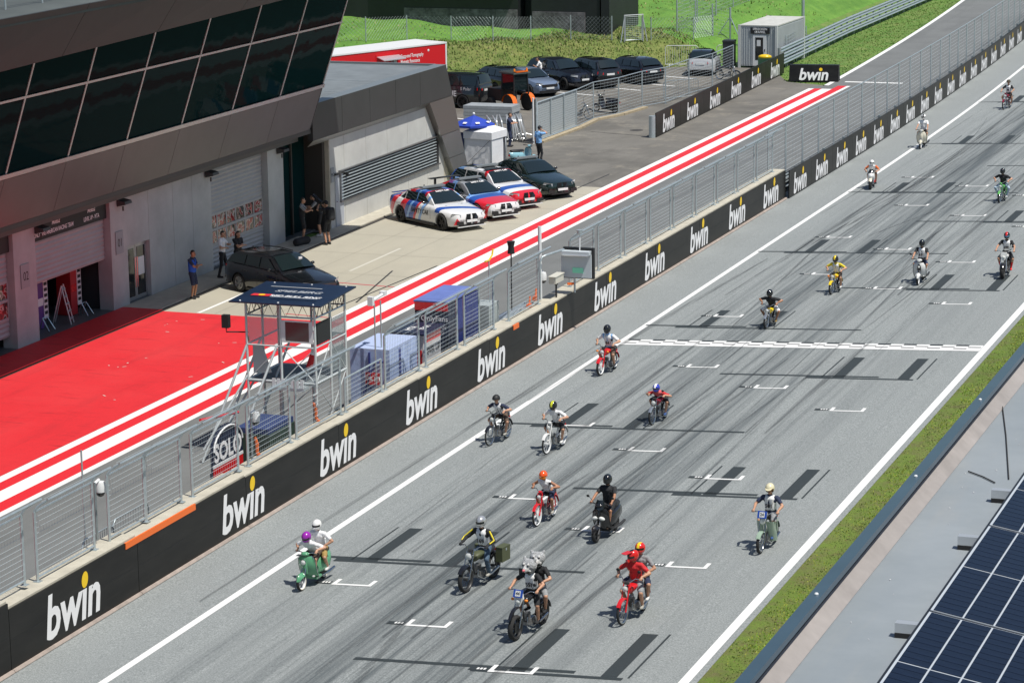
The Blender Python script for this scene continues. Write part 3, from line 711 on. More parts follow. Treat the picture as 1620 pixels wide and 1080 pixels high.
for y in (78.15, 83.85, 90.75, 97.05):
    lp = P_(MB().prism([Vector((-45.76, y - .25, 3.90)), Vector((-45.45, y - .25, 3.84)), Vector((-45.42, y - .25, 3.74)), Vector((-45.76, y - .25, 3.66))], (0, .5, 0)).build('wall_lamp', M_LAMPH, pb))
    P_(MB().tube([(-45.6, y - .1, 3.66), (-45.6, y - .1, 3.5)], .03, 6).build('lamp_bracket', M_LAMPH, lp))
# glazed double door
for k in range(2):
    y0 = 84.33 + k * .82; d = P_(MB().bb(-46.02, -45.96, y0, y0 + .80, .06, 2.06).build('glass_door', M_MULL, pb))
    P_(MB().bb(-45.962, -45.945, y0 + .10, y0 + .70, .2, 1.94).build('door_pane', M_DKGLASS, d)); P_(MB().tube([(-45.92, y0 + (.74 if k == 0 else .06), .5), (-45.92, y0 + (.74 if k == 0 else .06), 1.6)], .018, 6).build('door_handle', M_CHROME, d))
    if k == 1: P_(MB().bb(-45.944, -45.938, y0 + .16, y0 + .62, .9, 1.55).build('poster', M_PWHITE, d))
# tall dark glazed entrance between pier and annex
P_(MB().bb(-46.25, -46.2, 97.44, 98.9, .05, 3.96).build('entrance_glass', M_FGLASS, pb)); P_(MB().bb(-46.25, -46.19, 98.92, 100.3, .05, 3.96).build('entrance_glass', M_FGLASS, pb))
P_(MB().bb(-46.3, -45.4, 100.36, 100.62, 0, 3.96).build('entrance_jamb', pm('bronze_frame', (.05, .045, .04), .45), pb)); P_(MB().bb(-46.18, -46.1, 98.86, 98.96, .05, 3.96).build('entrance_mullion', MATS['bronze_frame'], pb))
# ================================================================== annex
ax = thing('annex', 'low flat roofed annex with pale concrete wall, louvre and leaning end frame', 'building', (-45.2, 113, 0)); AXL = (-45.2, 113, 0)
A_ = lambda o: inp(o, AXL)
wy = [100.64, 102.1, 104.4, 106.7, 109.0, 111.2, 113.2]
def leg_in(z): return 110.95 + (4.0 - z) * .80
for a, b in zip(wy, wy[1:]):
    A_(MB().bb(-45.6, -45.20, a + .012, b - .012, 0, 4.2).build('concrete_panel', M_CONCW, ax))
A_(MB().bb(-45.58, -45.21, 100.6, 113.9, 0, 4.1).build('wall_core', M_CONC, ax))
fyy = [98.46, 101.4, 104.3, 107.1, 109.9]
for a, b in zip(fyy, fyy[1:]): A_(MB().bb(-45.15, -44.92, a + .01, b - .01, 3.98, 5.44).build('cladding_panel', M_CLADD, ax))
A_(MB().add([(-44.93, 98.5, 3.985), (-44.93, 111, 3.985), (-45.2, 111, 3.72), (-45.2, 98.5, 3.72)], [(0, 1, 2, 3)]).build('cladding_return', M_CLADL, ax, fix=False))
# leaning end leg: one cladding, coloured paler downwards for the lit, reflecting part
def legp(z0, z1, m):
    q = lambda z, o: 113.0 + (5.44 - z) * .50 if o else leg_in(z)
    if z1 > 4.0:
        pts = [Vector((-44.92, 109.91, z0)), Vector((-44.92, q(z0, 1), z0)), Vector((-44.92, q(z1, 1), z1)), Vector((-44.92, 109.91, z1))]
    else: pts = [Vector((-44.92, q(z0, 0), z0)), Vector((-44.92, q(z0, 1), z0)), Vector((-44.92, q(z1, 1), z1)), Vector((-44.92, q(z1, 0), z1))]
    A_(MB().prism(pts, (-.6, 0, 0)).build('leg_panel', m, ax))
M_LEGB = pm('mid_tone_cladding', (.15, .135, .125), .34, .4)
legp(3.99, 5.44, M_CLADD); legp(2.35, 3.97, M_LEGB); legp(1.2, 2.33, M_CLADL); legp(0, 1.18, M_CLADL)
A_(MB().bb(-56, -45.16, 98.46, 113.05, 5.1, 5.36).build('roof', pm('grey_roofing', (.17, .19, .20), .6, noise=(.9, .2)), ax))
A_(MB().bb(-45.5, -44.93, 98.46, 113.06, 5.37, 5.45).build('roof_edge_flashing', pm('blue_grey_flashing', (.24, .27, .28), .4, .4), ax))
A_(MB().bb(-56, -45.5, 113.06, 113.2, 4.6, 5.45).build('roof_edge_flashing', MATS['blue_grey_flashing'], ax))
A_(MB().bb(-56, -45.6, 112.9, 113.05, 0, 5.1).build('end_wall', M_CONC, ax))
for y in (101.6, 105.4): A_(MB().bb(-51, -45.5, y + 1.6, y + 1.64, 5.362, 5.372).build('roof_seam', M_GALV, ax))
# louvre
fr_ = A_(MB().bb(-45.21, -45.17, 101.55, 112.55, 1.06, 2.30).build('louvre', M_BLACK, ax))
for k in range(9):
    z = 1.12 + k * .132; A_(MB().add([(-45.165, 101.6, z), (-45.165, 112.2, z), (-45.11, 112.2, z + .022), (-45.11, 101.6, z + .022), (-45.165, 112.2, z + .05), (-45.165, 101.6, z + .05)], [(0, 1, 2, 3), (3, 2, 4, 5)]).build('louvre_slat', M_GALV, fr_, fix=False))
for a, b, z0, z1 in ((101.5, 112.6, 2.29, 2.34), (101.5, 112.6, 1.02, 1.07), (101.48, 101.54, 1.02, 2.34)): A_(MB().bb(-45.21, -45.09, a, b, z0, z1).build('louvre_trim', M_CLADL, fr_))
dr = A_(MB().bb(-45.2, -45.165, 101.7 - .62, 102.5 - .62, .06, 2.2).build('steel_door', pm('door_grey', (.40, .43, .47), .5), ax)); A_(MB().bb(-45.2, -45.10, 101.02, 101.95, 2.2, 2.28).build('door_hood', M_CLADD, dr)); A_(MB().box((-45.15, 101.16, 1.1), (.04, .1, .03)).build('door_handle', M_CHROME, dr))
pl = A_(MB().bb(-45.19, -45.165, 100.68, 100.98, 1.95, 2.55).build('sign_plate', M_PLATE, ax))
o = place_text('MC', .22, (-45.165, 100.83, 2.25), YR, ZU, M_BLACK, pl)
A_(MB().bb(-45.19, -45.02, 102.05, 102.15, 2.05, 2.2).build('wall_camera', M_BLACK, ax))

# ================================================================== things inside garage 02
for (y, x, c1, h, lab) in ((79.6, -46.9, (.10, .03, .22), 1.75, 'purple and navy sponsor tower inside garage 02'), (82.1, -47.0, (.45, .02, .03), 1.8, 'red and white sponsor tower inside garage 02')):
    t = thing('sponsor_tower', lab, 'display', (x, y, .07)); MB().bb(-.28, .28, -.33, .1, 0, h).build('panel', pm('panel%g' % y, c1, .5), t); MB().bb(-.2, .3, .1, .38, .3, h + .05).build('white_side', M_PWHITE, t)
    MB().bb(.281, .29, -.3, .08, h * .45, h * .6).build('sticker', M_PWHITE if y < 80 else M_REDP, t)
    for k in range(6): MB().bb(.301, .306, .14, .34, .45 + k * .2, .56 + k * .2).build('sticker', M_BLACK, t)
t = thing('stepladder', 'folding aluminium stepladder in the doorway of garage 02', 'ladder', (-46.35, 80.55, .06), .3)
for s in (-.2, .2): MB().tube([(.3, s, 0), (0, s * .8, 1.35)], .025, 6).build('rail', M_ALU, t); MB().tube([(-.35, s, 0), (0, s * .8, 1.35)], .025, 6).build('rail', M_ALU, t)
for k in range(5): MB().box((.3 - .06 * (k + .5) * 1.0, 0, .25 * (k + 1) - .05), (.08, .36, .03)).build('step', M_ALU, t)
for y, lab in ((79.3, 'chrome paddock stand beside the purple tower'), (82.0, 'chrome paddock stand beside the red tower')):
    t = thing('paddock_stand', lab, 'stand', (-46.4, y, .07))
    for s in (-.15, .15): MB().tube([(-.1, s, .02), (.05, s, .45), (.25, s * 1.3, .1), (.3, s * 1.4, .02)], .02, 6).build('side_tube', M_CHROME, t)
    MB().tube([(.05, -.15, .45), (.05, .15, .45)], .02, 6).build('cross_tube', M_CHROME, t)

# ================================================================== grandstand roof in the right foreground
gs = thing('grandstand', 'grandstand with pale blue grey roof and steel blue parapet edge', 'building', (-3.2, 14, 14.5)); GSL = (-3.2, 14, 14.5); S_ = lambda o: inp(o, GSL)
g = NG('roof_sheet', .55); n1 = g.noise(.8, 5, .7); n2 = g.noise(6, 5, .7); cc = g.ramp(n1, [(.3, (.215, .245, .265)), (.7, (.285, .315, .335))])
cc = g.mix(g.math('MULTIPLY', g.ramp(n2, [(.5, 0.), (.75, 1.)]), .35), cc, (.24, .27, .28)); n3 = g.noise(1., 4, .7, g.map((3.5, .5, 1))); cc = g.mix(g.math('MULTIPLY', g.ramp(n3, [(.55, 0.), (.75, 1.)]), .2), cc, (.36, .34, .30)); M_ROOFS = g.color(cc)
M_COP = pm('steel_blue_coping', (.055, .105, .15), .28, .5, noise=(1.5, .15))
RZ = 14.5
S_(MB().bb(-3.30, 30, -20, 60, RZ - .3, RZ).build('roof', M_ROOFS, gs))
S_(MB().add([(-3.33, -20, 14.645), (-3.33, 60, 14.645), (-3.245, 60, 14.665), (-3.245, -20, 14.665), (-3.245, 60, 14.63), (-3.245, -20, 14.63), (-3.33, 60, 14.4), (-3.33, -20, 14.4)], [(0, 1, 2, 3), (3, 2, 4, 5), (7, 6, 1, 0)]).build('parapet_coping', M_COP, gs, fix=False))
S_(MB().bb(-3.325, -3.29, -20, 60, 14.2, 14.64).build('parapet_wall', M_BLACK, gs))  # black in place of the shadow below the coping
S_(MB().add([(-3.285, -20, 14.57), (-3.285, 60, 14.57), (-3.20, 60, 14.504), (-3.20, -20, 14.504)], [(0, 1, 2, 3)]).build('gutter_strip', pm('pinkish_upstand', (.30, .275, .26), .7, noise=(3, .2)), gs, fix=False))
for y in (11.4, 13.4, 15.9, 18.0): S_(MB().ell((-3.285, y, 14.658), (.012, .012, .008), 8, 4).build('coping_rivet', M_PWHITE, gs))
S_(MB().box(at(1459, 772, 14.508), (.17, .07, .006), -.2).build('patch', pm('beige_patch', (.55, .50, .40), .8), gs))
S_(MB().bb(-3.0, 30, 60, 60.3, .6, 14.5).build('end_wall', M_CONC, gs)); S_(MB().bb(-2.9, -2.6, -20, 60, .5, 14.2).build('front_wall', M_CONC, gs)); 
S_(MB().bb(-2.6, 30, -20.3, -20, .6, 14.5).build('end_wall', M_CONC, gs))
# solar modules: tilted away from the track, cells laid on a pale backsheet
M_CELL = pm('solar_cell', (.006, .011, .026), .22, noise=(7, .3), spec=.16); M_BACK = pm('solar_backsheet', (.42, .46, .50), .4, spec=.2); M_FRB = pm('solar_frame_black', (.01, .01, .012), .4)
CW, CH_ = .160, .0792; cell = MB().box((0, 0, 0), (CW - .010, CH_ - .0062, .003)).mesh('cell', M_CELL)
MW_, ML = 6 * CW + .03, 20 * CH_ + .035
bar = MB().box((0, 0, 0), (.0012, CH_ - .006, .001)).mesh('busbar', pm('busbar', (.25, .28, .33), .3, .5))
tilt = math.radians(9.5); XL = -2.63; ZL = RZ + .22
desc = ['solar module cut off by the bottom edge of the picture', 'second solar module from the bottom edge', 'third solar module from the bottom edge', 'solar module at the right edge beside the uppermost visible rail', 'solar module farthest up the right edge', 'solar module hidden beyond the right edge of the picture']
for k in range(5):
    y0 = 9.85 + k * 1.635
    t = thing('solar_module', desc[k], 'solar panel', (XL, y0, ZL), 0, 'solar modules on the grandstand roof'); t.rotation_euler = (0, tilt, 0)
    mb = MB(); mb.bb(-.008, MW_ + .008, -.008, ML + .008, -.035, -.004); mb.build('frame', M_FRB, t); MB().bb(.006, MW_ - .006, .006, ML - .006, -.004, .0005).build('backsheet', M_BACK, t)
    for j in range(20):
        for i in range(6):
            gap = .012 if j >= 10 else 0.
            o = link('cell', cell, t, (.015 + (i + .5) * CW, .008 + (j + .5) * CH_ + gap, .0022))
rl = ['lowest', 'second', 'third', 'fourth', 'fifth']
for k, y in enumerate((11.62, 13.28, 14.95, 16.0)):
    tag(MB().bb(-2.84, -1.6, y, y + .055, RZ + .028, RZ + .08).build('mounting_rail', M_ALU), rl[k] + ' aluminium mounting rail sticking out from under the solar modules', 'rail', 'mounting rails on the grandstand roof')
    tag(MB().bb(-2.84, -1.6, y - .002, y + .057, RZ + .001, RZ + .027).build('rail_shadow_strip', M_RUBBER), 'black rubber pad under the ' + rl[k] + ' visible mounting rail', 'pad', 'rail pads on the grandstand roof')  # black strip stands in for the shadow below the rail

for (p0, p1, lab) in (((1584, 627), (1596, 757), 'long thin dark cable lying on the pale roof'), ((1532, 745), (1574, 763), 'short thin dark cable lying across the pale roof')):
    A, B = at(*p0, RZ + .008), at(*p1, RZ + .008); tag(MB().tube([A, A.lerp(B, .5) + Vector((.006, .01, 0)), B], .0045, 5).build('cable', M_RUBBER), lab, 'cable')
mb = MB()
for k in range(60): c = Vector((random.uniform(-3.15, -1.8), random.uniform(10, 21), RZ + .004)); r_ = random.uniform(.002, .006); mb.ell(c, (r_, r_, .003), 6, 3)
tag(mb.build('grit', M_PWHITE), kind='stuff')
# ================================================================== people
M_SKIN = pm('skin', (.50, .27, .17), .5, noise=(20, .08)); M_SKIN2 = pm('tanned_skin', (.38, .18, .10), .5, noise=(20, .08))
M_HAIR = pm('dark_hair', (.03, .02, .014), .6); M_EYE = pm('eye_dark', (.02, .02, .02), .3); M_LIP = pm('lip', (.35, .12, .10), .5)
def cloth(name, c): return pm(name, c, .8, noise=(9, .12), bump=(14, .25))
C_BLACK = cloth('black_cloth', (.016, .017, .02)); C_NAVY = cloth('navy_cloth', (.02, .03, .07)); C_WHITE = cloth('white_cloth', (.80, .80, .80)); C_GREY = cloth('grey_cloth', (.27, .28, .29))
C_RED = cloth('red_cloth', (.55, .02, .025)); C_YEL = cloth('yellow_cloth', (.75, .62, .04)); C_JEAN = cloth('denim', (.06, .10, .15)); C_TAN = cloth('tan_cloth', (.33, .22, .07)); C_BLUE = cloth('blue_cloth', (.02, .10, .52)); C_LBLUE = cloth('light_blue_cloth', (.20, .42, .75))
C_SHOEW = cloth('white_shoe', (.66, .66, .64)); C_SHOEB = cloth('dark_shoe', (.02, .02, .022)); C_SHOEG = cloth('grey_shoe', (.35, .34, .30)); C_SHOEBL = cloth('blue_shoe', (.04, .09, .25)); C_REDB = cloth('red_boot', (.75, .03, .03))
C_BROWN = cloth('brown_cloth', (.10, .065, .045)); C_PALE = cloth('pale_denim', (.38, .48, .58))
def capsule_mesh(segs, n=10):
    """one closed tapered capsule per segment, later fused into a single skin"""
    vs = []; fs = []
    for sg in segs:
        p0, r0, p1, r1 = sg[:4]; a, b = Vector(p0), Vector(p1); d = b - a
        t = d.normalized() if d.length > 1e-6 else Vector((0, 0, 1)); u = t.orthogonal().normalized(); w_ = t.cross(u)
        rings = [(a - t * r0 * math.sin(q), r0 * math.cos(q)) for q in (1.2, .75, .3)] + [(b + t * r1 * math.sin(q), r1 * math.cos(q)) for q in (.3, .75, 1.2)]
        o = len(vs)
        for c, r in rings:
            for k in range(n):
                an = 6.28318 * k / n; vs.append(c + (u * math.cos(an) + w_ * math.sin(an)) * r)
        for i in range(len(rings) - 1):
            for k in range(n): k2 = (k + 1) % n; fs.append((o + i * n + k, o + i * n + k2, o + (i + 1) * n + k2, o + (i + 1) * n + k))
        fs.append(tuple(o + k for k in range(n))[::-1]); fs.append(tuple(o + (len(rings) - 1) * n + k for k in range(n)))
    return vs, fs
def fuse(name, segs, mats, parent=None, voxel=.014, smooth_it=3):
    """voxel-fuse the capsules to ONE continuous surface and colour each face by the nearest capsule"""
    vs, fs = capsule_mesh(segs); me = bpy.data.meshes.new('raw'); me.from_pydata([tuple(v) for v in vs], [], fs)
    o = bpy.data.objects.new('raw', me); COL.objects.link(o)
    m = o.modifiers.new('r', 'REMESH'); m.mode = 'VOXEL'; m.voxel_size = voxel
    s_ = o.modifiers.new('s', 'SMOOTH'); s_.factor = .5; s_.iterations = smooth_it
    out = bpy.data.meshes.new_from_object(o.evaluated_get(bpy.context.evaluated_depsgraph_get()))
    bpy.data.objects.remove(o); bpy.data.meshes.remove(me)
    out.name = name; out.materials.clear()
    for q in mats: out.materials.append(q)
    nf = len(out.polygons); c = np.empty(nf * 3, np.float32); out.polygons.foreach_get('center', c); c = c.reshape(-1, 3)
    best = np.full(nf, 1e9); mi = np.zeros(nf, np.int32)
    for sg in segs:
        a = np.array(sg[0], float); b = np.array(sg[2], float); d = b - a; L2 = max(1e-9, d @ d)
        t = np.clip(((c - a) @ d) / L2, 0, 1); q = a + t[:, None] * d; r = sg[1] + (sg[3] - sg[1]) * t
        dist = np.linalg.norm(c - q, axis=1) - r
        k = dist < best; best[k] = dist[k]; mi[k] = sg[4]
    if name == 'body':   # creases and folds in the cloth
        nv = len(out.vertices); nl = len(out.loops); co = np.empty(nv * 3, np.float32); no = np.empty(nv * 3, np.float32); vi = np.empty(nl, np.int32); lt = np.empty(nf, np.int32)
        out.vertices.foreach_get('co', co); out.vertex_normals.foreach_get('vector', no); out.loops.foreach_get('vertex_index', vi); out.polygons.foreach_get('loop_total', lt)
        co = co.reshape(-1, 3); no = no.reshape(-1, 3); cl = np.zeros(nv); cl[vi[np.repeat(np.isin(mi, (1, 2, 4)), lt)]] = 1.0; h_ = np.zeros(nv)
        for k_ in range(14):
            d_ = rng.normal(size=3); d_ /= np.linalg.norm(d_); fq = rng.uniform(22, 75); h_ += np.sin(co @ d_ * fq + rng.uniform(0, 6.28) + 1.6 * np.sin(co @ rng.normal(size=3) * 14)) * (26 / fq)
        co = co + no * (h_ * .0021 * cl)[:, None]; out.vertices.foreach_set('co', co.astype(np.float32).ravel())
    out.polygons.foreach_set('material_index', mi); out.polygons.foreach_set('use_smooth', [True] * nf); out.update()
    return link(name, out, parent)
KS = 1.0
def ik(a, b, l1, l2, hint):
    a, b = Vector(a), Vector(b); d = b - a; L = min(d.length, (l1 + l2) * .998); dn = d.normalized()
    x = (l1 * l1 - l2 * l2 + L * L) / (2 * L); h = math.sqrt(max(0, l1 * l1 - x * x)); hv = Vector(hint); hv = (hv - dn * hv.dot(dn)).normalized()
    return a + dn * x + hv * h
SK, SH, PA, SO, SL, GL_ = 0, 1, 2, 3, 4, 5
def hand_segs(wr, dirv, palm_n, side, mi, grip=True):
    """palm, four unequal fingers with a bend, thumb from the side of the palm"""
    d = Vector(dirv).normalized(); pn = Vector(palm_n); pn = (pn - d * pn.dot(d)).normalized(); sd = d.cross(pn)
    S = [(wr, .027, wr + d * .055 + sd * .012, .024, mi), (wr, .027, wr + d * .055 - sd * .012, .024, mi)]
    for k, (o, L) in enumerate(((-.03, .066), (-.010, .076), (.010, .070), (.029, .054))):
        k0 = wr + d * .07 + sd * o
        if grip: k1 = k0 + d * L * .35 + pn * L * .30; k2 = k1 - d * L * .15 + pn * L * .5
        else: k1 = k0 + d * L * .5 + pn * L * .08; k2 = k1 + d * L * .42 + pn * L * .22
        S += [(k0, .0105, k1, .0098, mi), (k1, .0098, k2, .0088, mi)]
    t0 = wr + d * .03 - sd * side * .025; t1 = t0 + d * .035 - sd * side * .028 + pn * .012; t2 = t1 + d * .03 + pn * .025
    return S + [(t0, .0135, t1, .012, mi), (t1, .012, t2, .010, mi)]
def human_segs(J, F, sleeve='short', legs='shorts', scale=1., gloves=False, head=True, build_=1.0, boots=False):
    """J: joint positions; F: facing direction"""
    f = Vector(F).normalized(); S = []; B = build_
    P, C, H = J['pelvis'], J['chest'], J['head']; up = (C - P).normalized(); lat = (J['shL'] - J['shR']).normalized()
    S.append((J['hipL'], .105 * B, J['hipR'], .105 * B, PA)); m = P.lerp(C, .45)
    S.append((P + up * .06 + lat * .05, .115 * B, m + lat * .05, .112 * B, SH)); S.append((P + up * .06 - lat * .05, .115 * B, m - lat * .05, .112 * B, SH))
    ch = P.lerp(C, .76); S.append((m, .122 * B, ch, .128 * B, SH)); S.append((ch + lat * .085, .108 * B, ch - lat * .085, .108 * B, SH))
    S.append((J['shL'] * .93 + J['shR'] * .07, .068, J['shR'] * .93 + J['shL'] * .07, .068, SH)); S.append((ch, .10, C + up * .0, .075, SH))
    S.append((C, .055, H - (H - C).normalized() * .03, .052, SK))
    if head:
        hu = (J.get('headup') or Vector((0, 0, 1))).normalized()
        S += [(H + hu * .035 - f * .012, .088, H - hu * .01 - f * .008, .084, SK), (H - hu * .03 + f * .02, .066, H - hu * .075 + f * .038, .045, SK), (H + f * .075 - hu * .0, .014, H + f * .098 - hu * .028, .016, SK)]
        for s_ in (1, -1): S.append((H + lat * s_ * .083 + hu * .01, .018, H + lat * s_ * .083 - hu * .025, .014, SK))
    for s_, q in ((1, 'L'), (-1, 'R')):
        sh, el, wr = J['sh' + q], J['el' + q], J['wr' + q]
        sm = sh.lerp(el, .62)
        if sleeve == 'tank': S.append((sh, .053, el, .043, SK))
        elif sleeve == 'short': S += [(sh, .066, sm, .062, SL), (sm, .047, el, .042, SK)]
        else: S.append((sh, .064, el, .054, SL))
        if sleeve == 'long': S.append((el, .054, wr, .037, SL))
        else: S += [(el, .043, el.lerp(wr, .35), .045, SK), (el.lerp(wr, .35), .045, wr, .029, SK)]
        d = J.get('hd' + q) or (wr - el); S += hand_segs(wr, d, J.get('pn' + q) or Vector((0, 0, -1)), s_, GL_ if gloves else SK, J.get('grip', True))
        hp, kn, an, to = J['hip' + q], J['kn' + q], J['an' + q], J['to' + q]
        if legs == 'shorts':
            k = hp.lerp(kn, .88); S += [(hp, .10 * B, k, .083, PA), (k, .066, kn, .058, SK)]
            S += [(kn, .056, kn.lerp(an, .3), .057, SK), (kn.lerp(an, .3), .057, an, .036, SK if not boots else SO)]
        else: S += [(hp, .10 * B, kn, .070, PA), (kn, .068, an, .052, PA if not boots else SO)]
        td = (to - an); td.z = 0; td = td.normalized() if td.length > .01 else f
        heel = an + Vector((0, 0, -.045)) - td * .045; toe = heel + td * .20
        S += [(an, .044, heel + td * .04, .046, SO), (heel, .040, toe, .036, SO), (heel + td * .02, .040, toe - td * .02 + lat * .012, .038, SO)]
    return S
def face_parts(parent, J, F):
    f = Vector(F).normalized(); H = J['head']; lat = f.cross(Vector((0, 0, 1)))
    for s_ in (-1, 1): MB().ell(H + f * .079 + lat * s_ * .034 + Vector((0, 0, .012)), (.013, .013, .009), 8, 5).build('eye', M_EYE, parent)
    MB().ell(H + f * .083 + Vector((0, 0, -.052)), (.024, .024, .007), 8, 5).build('mouth', M_LIP, parent)
def hair_part(parent, J, F, m=M_HAIR, cut='short'):
    f = Vector(F).normalized(); H = J['head']
    S = [(H + Vector((0, 0, .052)) - f * .02, .088, H - f * .035 + Vector((0, 0, .02)), .084, 0)]
    if cut == 'long':
        for s_ in (-.05, .05): S.append((H - f * .05 + f.cross(Vector((0, 0, 1))) * s_, .07, H - f * .06 + f.cross(Vector((0, 0, 1))) * s_ * 1.3 - Vector((0, 0, .22)), .05, 0))
    return fuse('hair', S, [m], parent, .02, 1)
def stand(loc, face, label, shirt, pants, shoes, sleeve='short', legs='shorts', arms='down', hgt=1.78, skin=None, hair='short', lean=0., step=0., cap=None, vest=None, group=None, ground=None):
    """a standing person; face = heading in degrees (0 = +X)"""
    t = thing('person', label, 'person', loc, math.radians(face), group); k = hgt / 1.78; V = lambda x, y, z: Vector((x, y, z)) * k
    J = {}; f = Vector((1, 0, 0)); ln = math.radians(lean)
    J['pelvis'] = V(0, 0, .95); J['chest'] = V(.50 * math.sin(ln), 0, .95 + .52 * math.cos(ln)); J['head'] = J['chest'] + V(.06 + .14 * math.sin(ln), 0, .17)
    for s_, q in ((1, 'L'), (-1, 'R')):
        sh = J['chest'] + V(-.01, .19 * s_, -.045); J['sh' + q] = sh; J['hip' + q] = V(0, .09 * s_, .93)
        st = step * s_; J['an' + q] = V(st, .11 * s_, .085); J['to' + q] = V(st + .2, .15 * s_, .04); J['kn' + q] = ik(J['hip' + q], J['an' + q], .43 * k, .43 * k, (1, .12 * s_, 0))
        if arms == 'down': wr = sh + V(.08, .07 * s_, -.53)
        elif arms == 'crossed': wr = J['chest'] + V(.27, -.10 * s_, -.27 - .02 * s_)
        elif arms == 'phone': wr = J['chest'] + V(.36, .05 * s_, -.22)
        elif arms == 'drink': wr = J['chest'] + V(.30, .04 * s_, -.20) if s_ > 0 else J['chest'] + V(.2, -.1, -.32)
        elif arms == 'camera': wr = J['chest'] + V(.34, .10 * s_, .10)
        elif arms == 'mouth': wr = J['head'] + V(.13, -.03, -.09) if s_ < 0 else sh + V(.06, .08, -.53)
        J['wr' + q] = wr; J['el' + q] = ik(sh, wr, .29 * k, .26 * k, (-.25, .9 * s_, -.6))
        if arms in ('crossed',): J['hd' + q] = V(.1, -.5 * s_, .1)
    J['grip'] = arms != 'down'
    S = human_segs(J, f, sleeve, legs)
    b = fuse('body', S, [skin or M_SKIN, shirt, pants, shoes, shirt, M_SKIN], t, .016); face_parts(t, J, f)
    if cap is not None:
        fuse('cap', [(J['head'] + V(-.01, 0, .05), .096, J['head'] + V(-.02, 0, .04), .096, 0), (J['head'] + V(.06, .04, .045), .03, J['head'] + V(.15, .03, .04), .018, 0), (J['head'] + V(.06, -.04, .045), .03, J['head'] + V(.15, -.03, .04), .018, 0)], [cap], t, .016, 1)
    elif hair: hair_part(t, J, f, cut=hair)
    if vest is not None:
        P, C = J['pelvis'], J['chest']; fuse('vest', [(P.lerp(C, .15) + V(0, .05, 0), .128, P.lerp(C, .62) + V(0, .05, 0), .14, 0), (P.lerp(C, .15) - V(0, .05, 0), .128, P.lerp(C, .62) - V(0, .05, 0), .14, 0), (P.lerp(C, .75) + V(0, .08, 0), .122, P.lerp(C, .75) - V(0, .08, 0), .122, 0)], [vest], t, .018, 2)
    return t, J

# ---- helmets: shell, visor, peak
def helmet(parent, H, f, up, col, kind='full', visor=None, stripe=None):
    """H centre, f facing, up = crown direction"""
    f = Vector(f).normalized(); up = Vector(up); up = (up - f * up.dot(f)).normalized(); l = up.cross(f); R = Matrix((f, l, up)).transposed()
    mb = MB(); n, m = 20, 14; rx, ry, rz_ = .158, .128, .148; vs = []; pf = []
    for i in range(m + 1):
        th = math.pi * .86 * i / m
        for k in range(n):
            a = 6.28318 * k / n; sx_, sy_, cz = math.sin(th) * math.cos(a), math.sin(th) * math.sin(a), math.cos(th)
            x = rx * sx_ + (.028 if sx_ > 0 and cz < -.2 else 0) * sx_; p = Vector((x, ry * sy_, rz_ * cz)); vs.append(H + R @ p); pf.append((a, th))
    fs = []; mi = []
    for i in range(m):
        for k in range(n):
            k2 = (k + 1) % n; a = (k + .5) / n * 6.28318; a = a if a < math.pi else a - 6.28318; th = math.pi * .86 * (i + .5) / m
            front = abs(a) < 1.15
            if kind == 'open' and front and th > 1.42: continue
            if kind == 'half' and th > 1.75 - (.35 if front else 0): continue
            q = 0
            if kind in ('full', 'mx') and front and 1.28 < th < 1.82: q = 1
            elif stripe is not None and abs(math.sin(a) * math.sin(th)) < .30 and th < 1.5: q = 2
            fs.append((i * n + k, i * n + k2, (i + 1) * n + k2, (i + 1) * n + k)); mi.append(q)
    o = len(mb.v); mb.v += [tuple(v) for v in vs]; mb.f += fs; mb.mi += mi
    h = mb.build('helmet', [col, visor or M_DKGLASS, stripe or col], parent, 60)
    if kind in ('open', 'half') and visor is not None:
        vb = MB(); arc = [(-1.0 + .25 * k) for k in range(9)]
        for a, b in zip(arc, arc[1:]):
            q = lambda an, z: H + R @ Vector((.162 * math.cos(an), .134 * math.sin(an), z)); vb.quad(q(a, -.055), q(b, -.055), q(b, .02), q(a, .02))
        vb.build('visor', visor, h, fix=False)
    if kind == 'open':
        pk = MB(); pts = [H + R @ Vector((.150 * math.cos(a), .125 * math.sin(a), .045)) for a in (-.9, -.45, 0, .45, .9)] + [H + R @ Vector((.215 * math.cos(a), .12 * math.sin(a), .03)) for a in (.7, .35, 0, -.35, -.7)]
        pk.prism(pts, R @ Vector((0, 0, .008))).build('peak', col, h)
    if kind == 'mx':
        pk = MB(); pts = [H + R @ Vector(p) for p in ((.06, -.09, .12), (.06, .09, .12), (.27, .085, .14), (.29, 0, .145), (.27, -.085, .14))]; pk.prism(pts, R @ Vector((0, 0, .014))).build('peak', col, h)
        MB().box(H + R @ Vector((.19, 0, -.075)), (.05, .1, .05), R=R).build('chin_guard', col, h)
    return h
M_FUR = pm('grey_fur', (.42, .43, .44), .95, noise=(26, .55), bump=(60, 1.)); M_PINK = pm('pink_nose', (.75, .16, .19), .5); M_FURW = pm('pale_fur', (.66, .66, .65), .95, noise=(30, .3), bump=(60, 1.))
